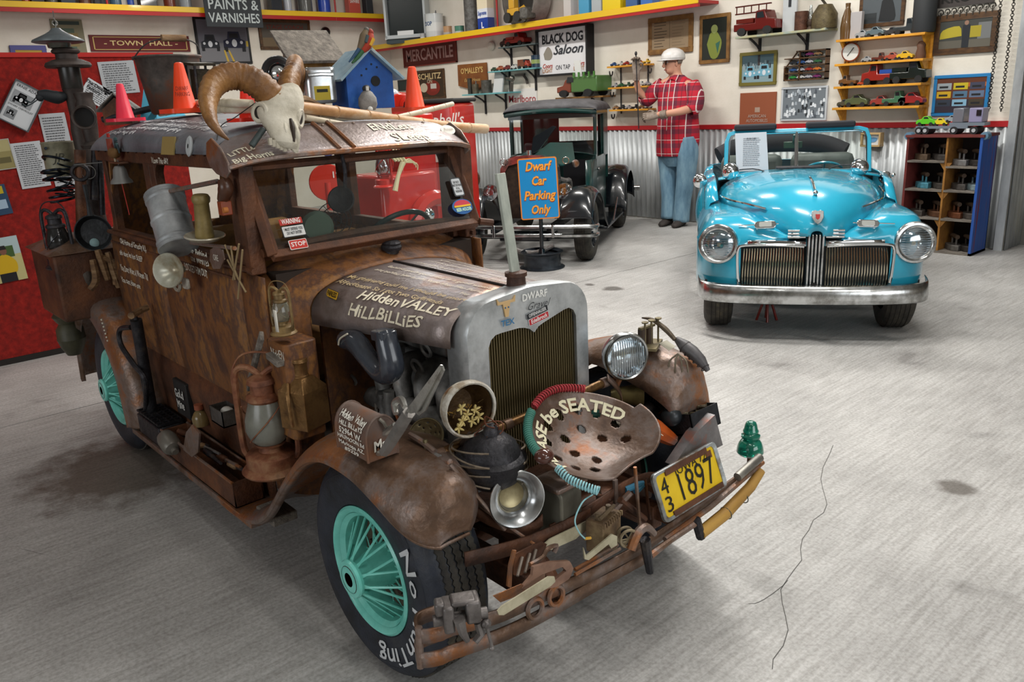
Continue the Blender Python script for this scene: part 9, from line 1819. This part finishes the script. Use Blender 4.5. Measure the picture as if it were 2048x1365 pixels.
irons=[(0,0,.25,'#6b5a4a','brown flat iron in top bay, dark red side'),(0,0,.75,'#4a4644','dark flat iron beside the brown one in top bay'),(0,1,.3,'#8a8a8c','chrome topped flat iron in top bay, blue side'),(0,1,.78,'#3c3836','black flat iron deep in top bay, blue side'),(1,0,.35,'#5aa0b8','pale blue enamel iron in the second bay'),(1,0,.8,'#4c4844','dark flat iron beside the pale blue iron'),(1,1,.35,'#5a5654','grey flat iron in second bay, blue side'),(1,1,.8,'#8fa4ac','small silver iron in second bay, blue side'),(2,0,.25,'#5c5854','low grey flat iron in the third bay'),(2,0,.75,'#6b4a34','rust brown iron with high handle in third bay'),(2,1,.3,'#7a4a30','copper toned iron in third bay, blue side'),(2,1,.75,'#5a5450','grey iron beside copper one in third bay'),(3,1,.35,'#6a6866','grey flat iron on the crate floor'),(3,1,.8,'#3c3836','black flat iron on the crate floor by blue side')]
for lv,sd_,f_,c,lb in irons:
    xa,xb=(x0+.02,xm+.02) if sd_ == 0 else (xm+.035,x1-.02);iron(lb,(xa+(xb-xa)*f_,ya+.12,wh_[lv][1+sd_]),1.35,c,rz=-.9)
# toy transporter on the crate
t=thing('toy_transporter','grey and lilac toy car transporter lorry on crate shelf','toy',(-1.17,6.28,z1+.02));zt6=z1+.02
B('#6f7a84').box(-1.42,-1.02,6.21,6.33,zt6+.045,zt6+.065).box(-1.16,-.90,6.21,6.33,zt6+.065,zt6+.09).build('trailer_deck',GL,t);B('#8a86a4').box(-1.02,-.92,6.21,6.33,zt6+.09,zt6+.20).build('cab',GL,t,bevel=.006);B('#6a6c74').box(-1.14,-1.06,6.21,6.33,zt6+.09,zt6+.20).build('rear_cab',GL,t,bevel=.006)
B('#1c1c20').box(-.965,-.93,6.205,6.335,zt6+.14,zt6+.185).build('windows',GL,t)
for x in (-1.39,-1.34,-1.12,-.97): B('#1a1a1c').cyl((x,6.20,zt6+.03),(x,6.34,zt6+.03),.03,n=16).build('wheel_pair',MT,t);B('#a8acb0').cyl((x,6.195,zt6+.03),(x,6.2,zt6+.03),.015,n=12).build('hub',GL,t)
toycar('green and white toy racing car on the transporter',(-1.36,6.27,zt6+.065),.15,'#5ab82a',0,0,name='toy_racing_car');toycar('yellow toy car nose of the transporter load',(-1.25,6.27,zt6+.065),.12,'#d8c02a',0,0);toycar('silver toy car on the ramp of transporter',(-1.16,6.27,zt6+.09),.11,'#8f989c',0,0)
# through the opening beyond the post
t=thing('tractor','large black tractor tyre with yellow hub beyond the post','tractor',(.1,8.3,0));B(M=frame((-.32,8.2,.62),(-.7,-.7,0))).lathe([(.33,-.12),(.5,-.14),(.60,-.10),(.62,0),(.60,.10),(.5,.14),(.33,.12)],48).build('tyre',RB,t);B('#d8c818',frame((-.32,8.2,.62),(-.7,-.7,0))).lathe([(0,.02),(.2,.0),(.33,.10)],36).build('hub',GL,t);B('#a82018').box(-.1,.9,8.1,8.9,.9,1.9).build('body',GL,t,bevel=.03);B('#d8b018').box(-.5,.2,8.1,8.5,1.05,1.35).build('mudguard',GL,t,bevel=.03)
tag(B('#c9b43a').box(-.7,2.5,6.85,6.93,0,.002).build('floor_stripe',MT,kind='structure'),kind='structure')
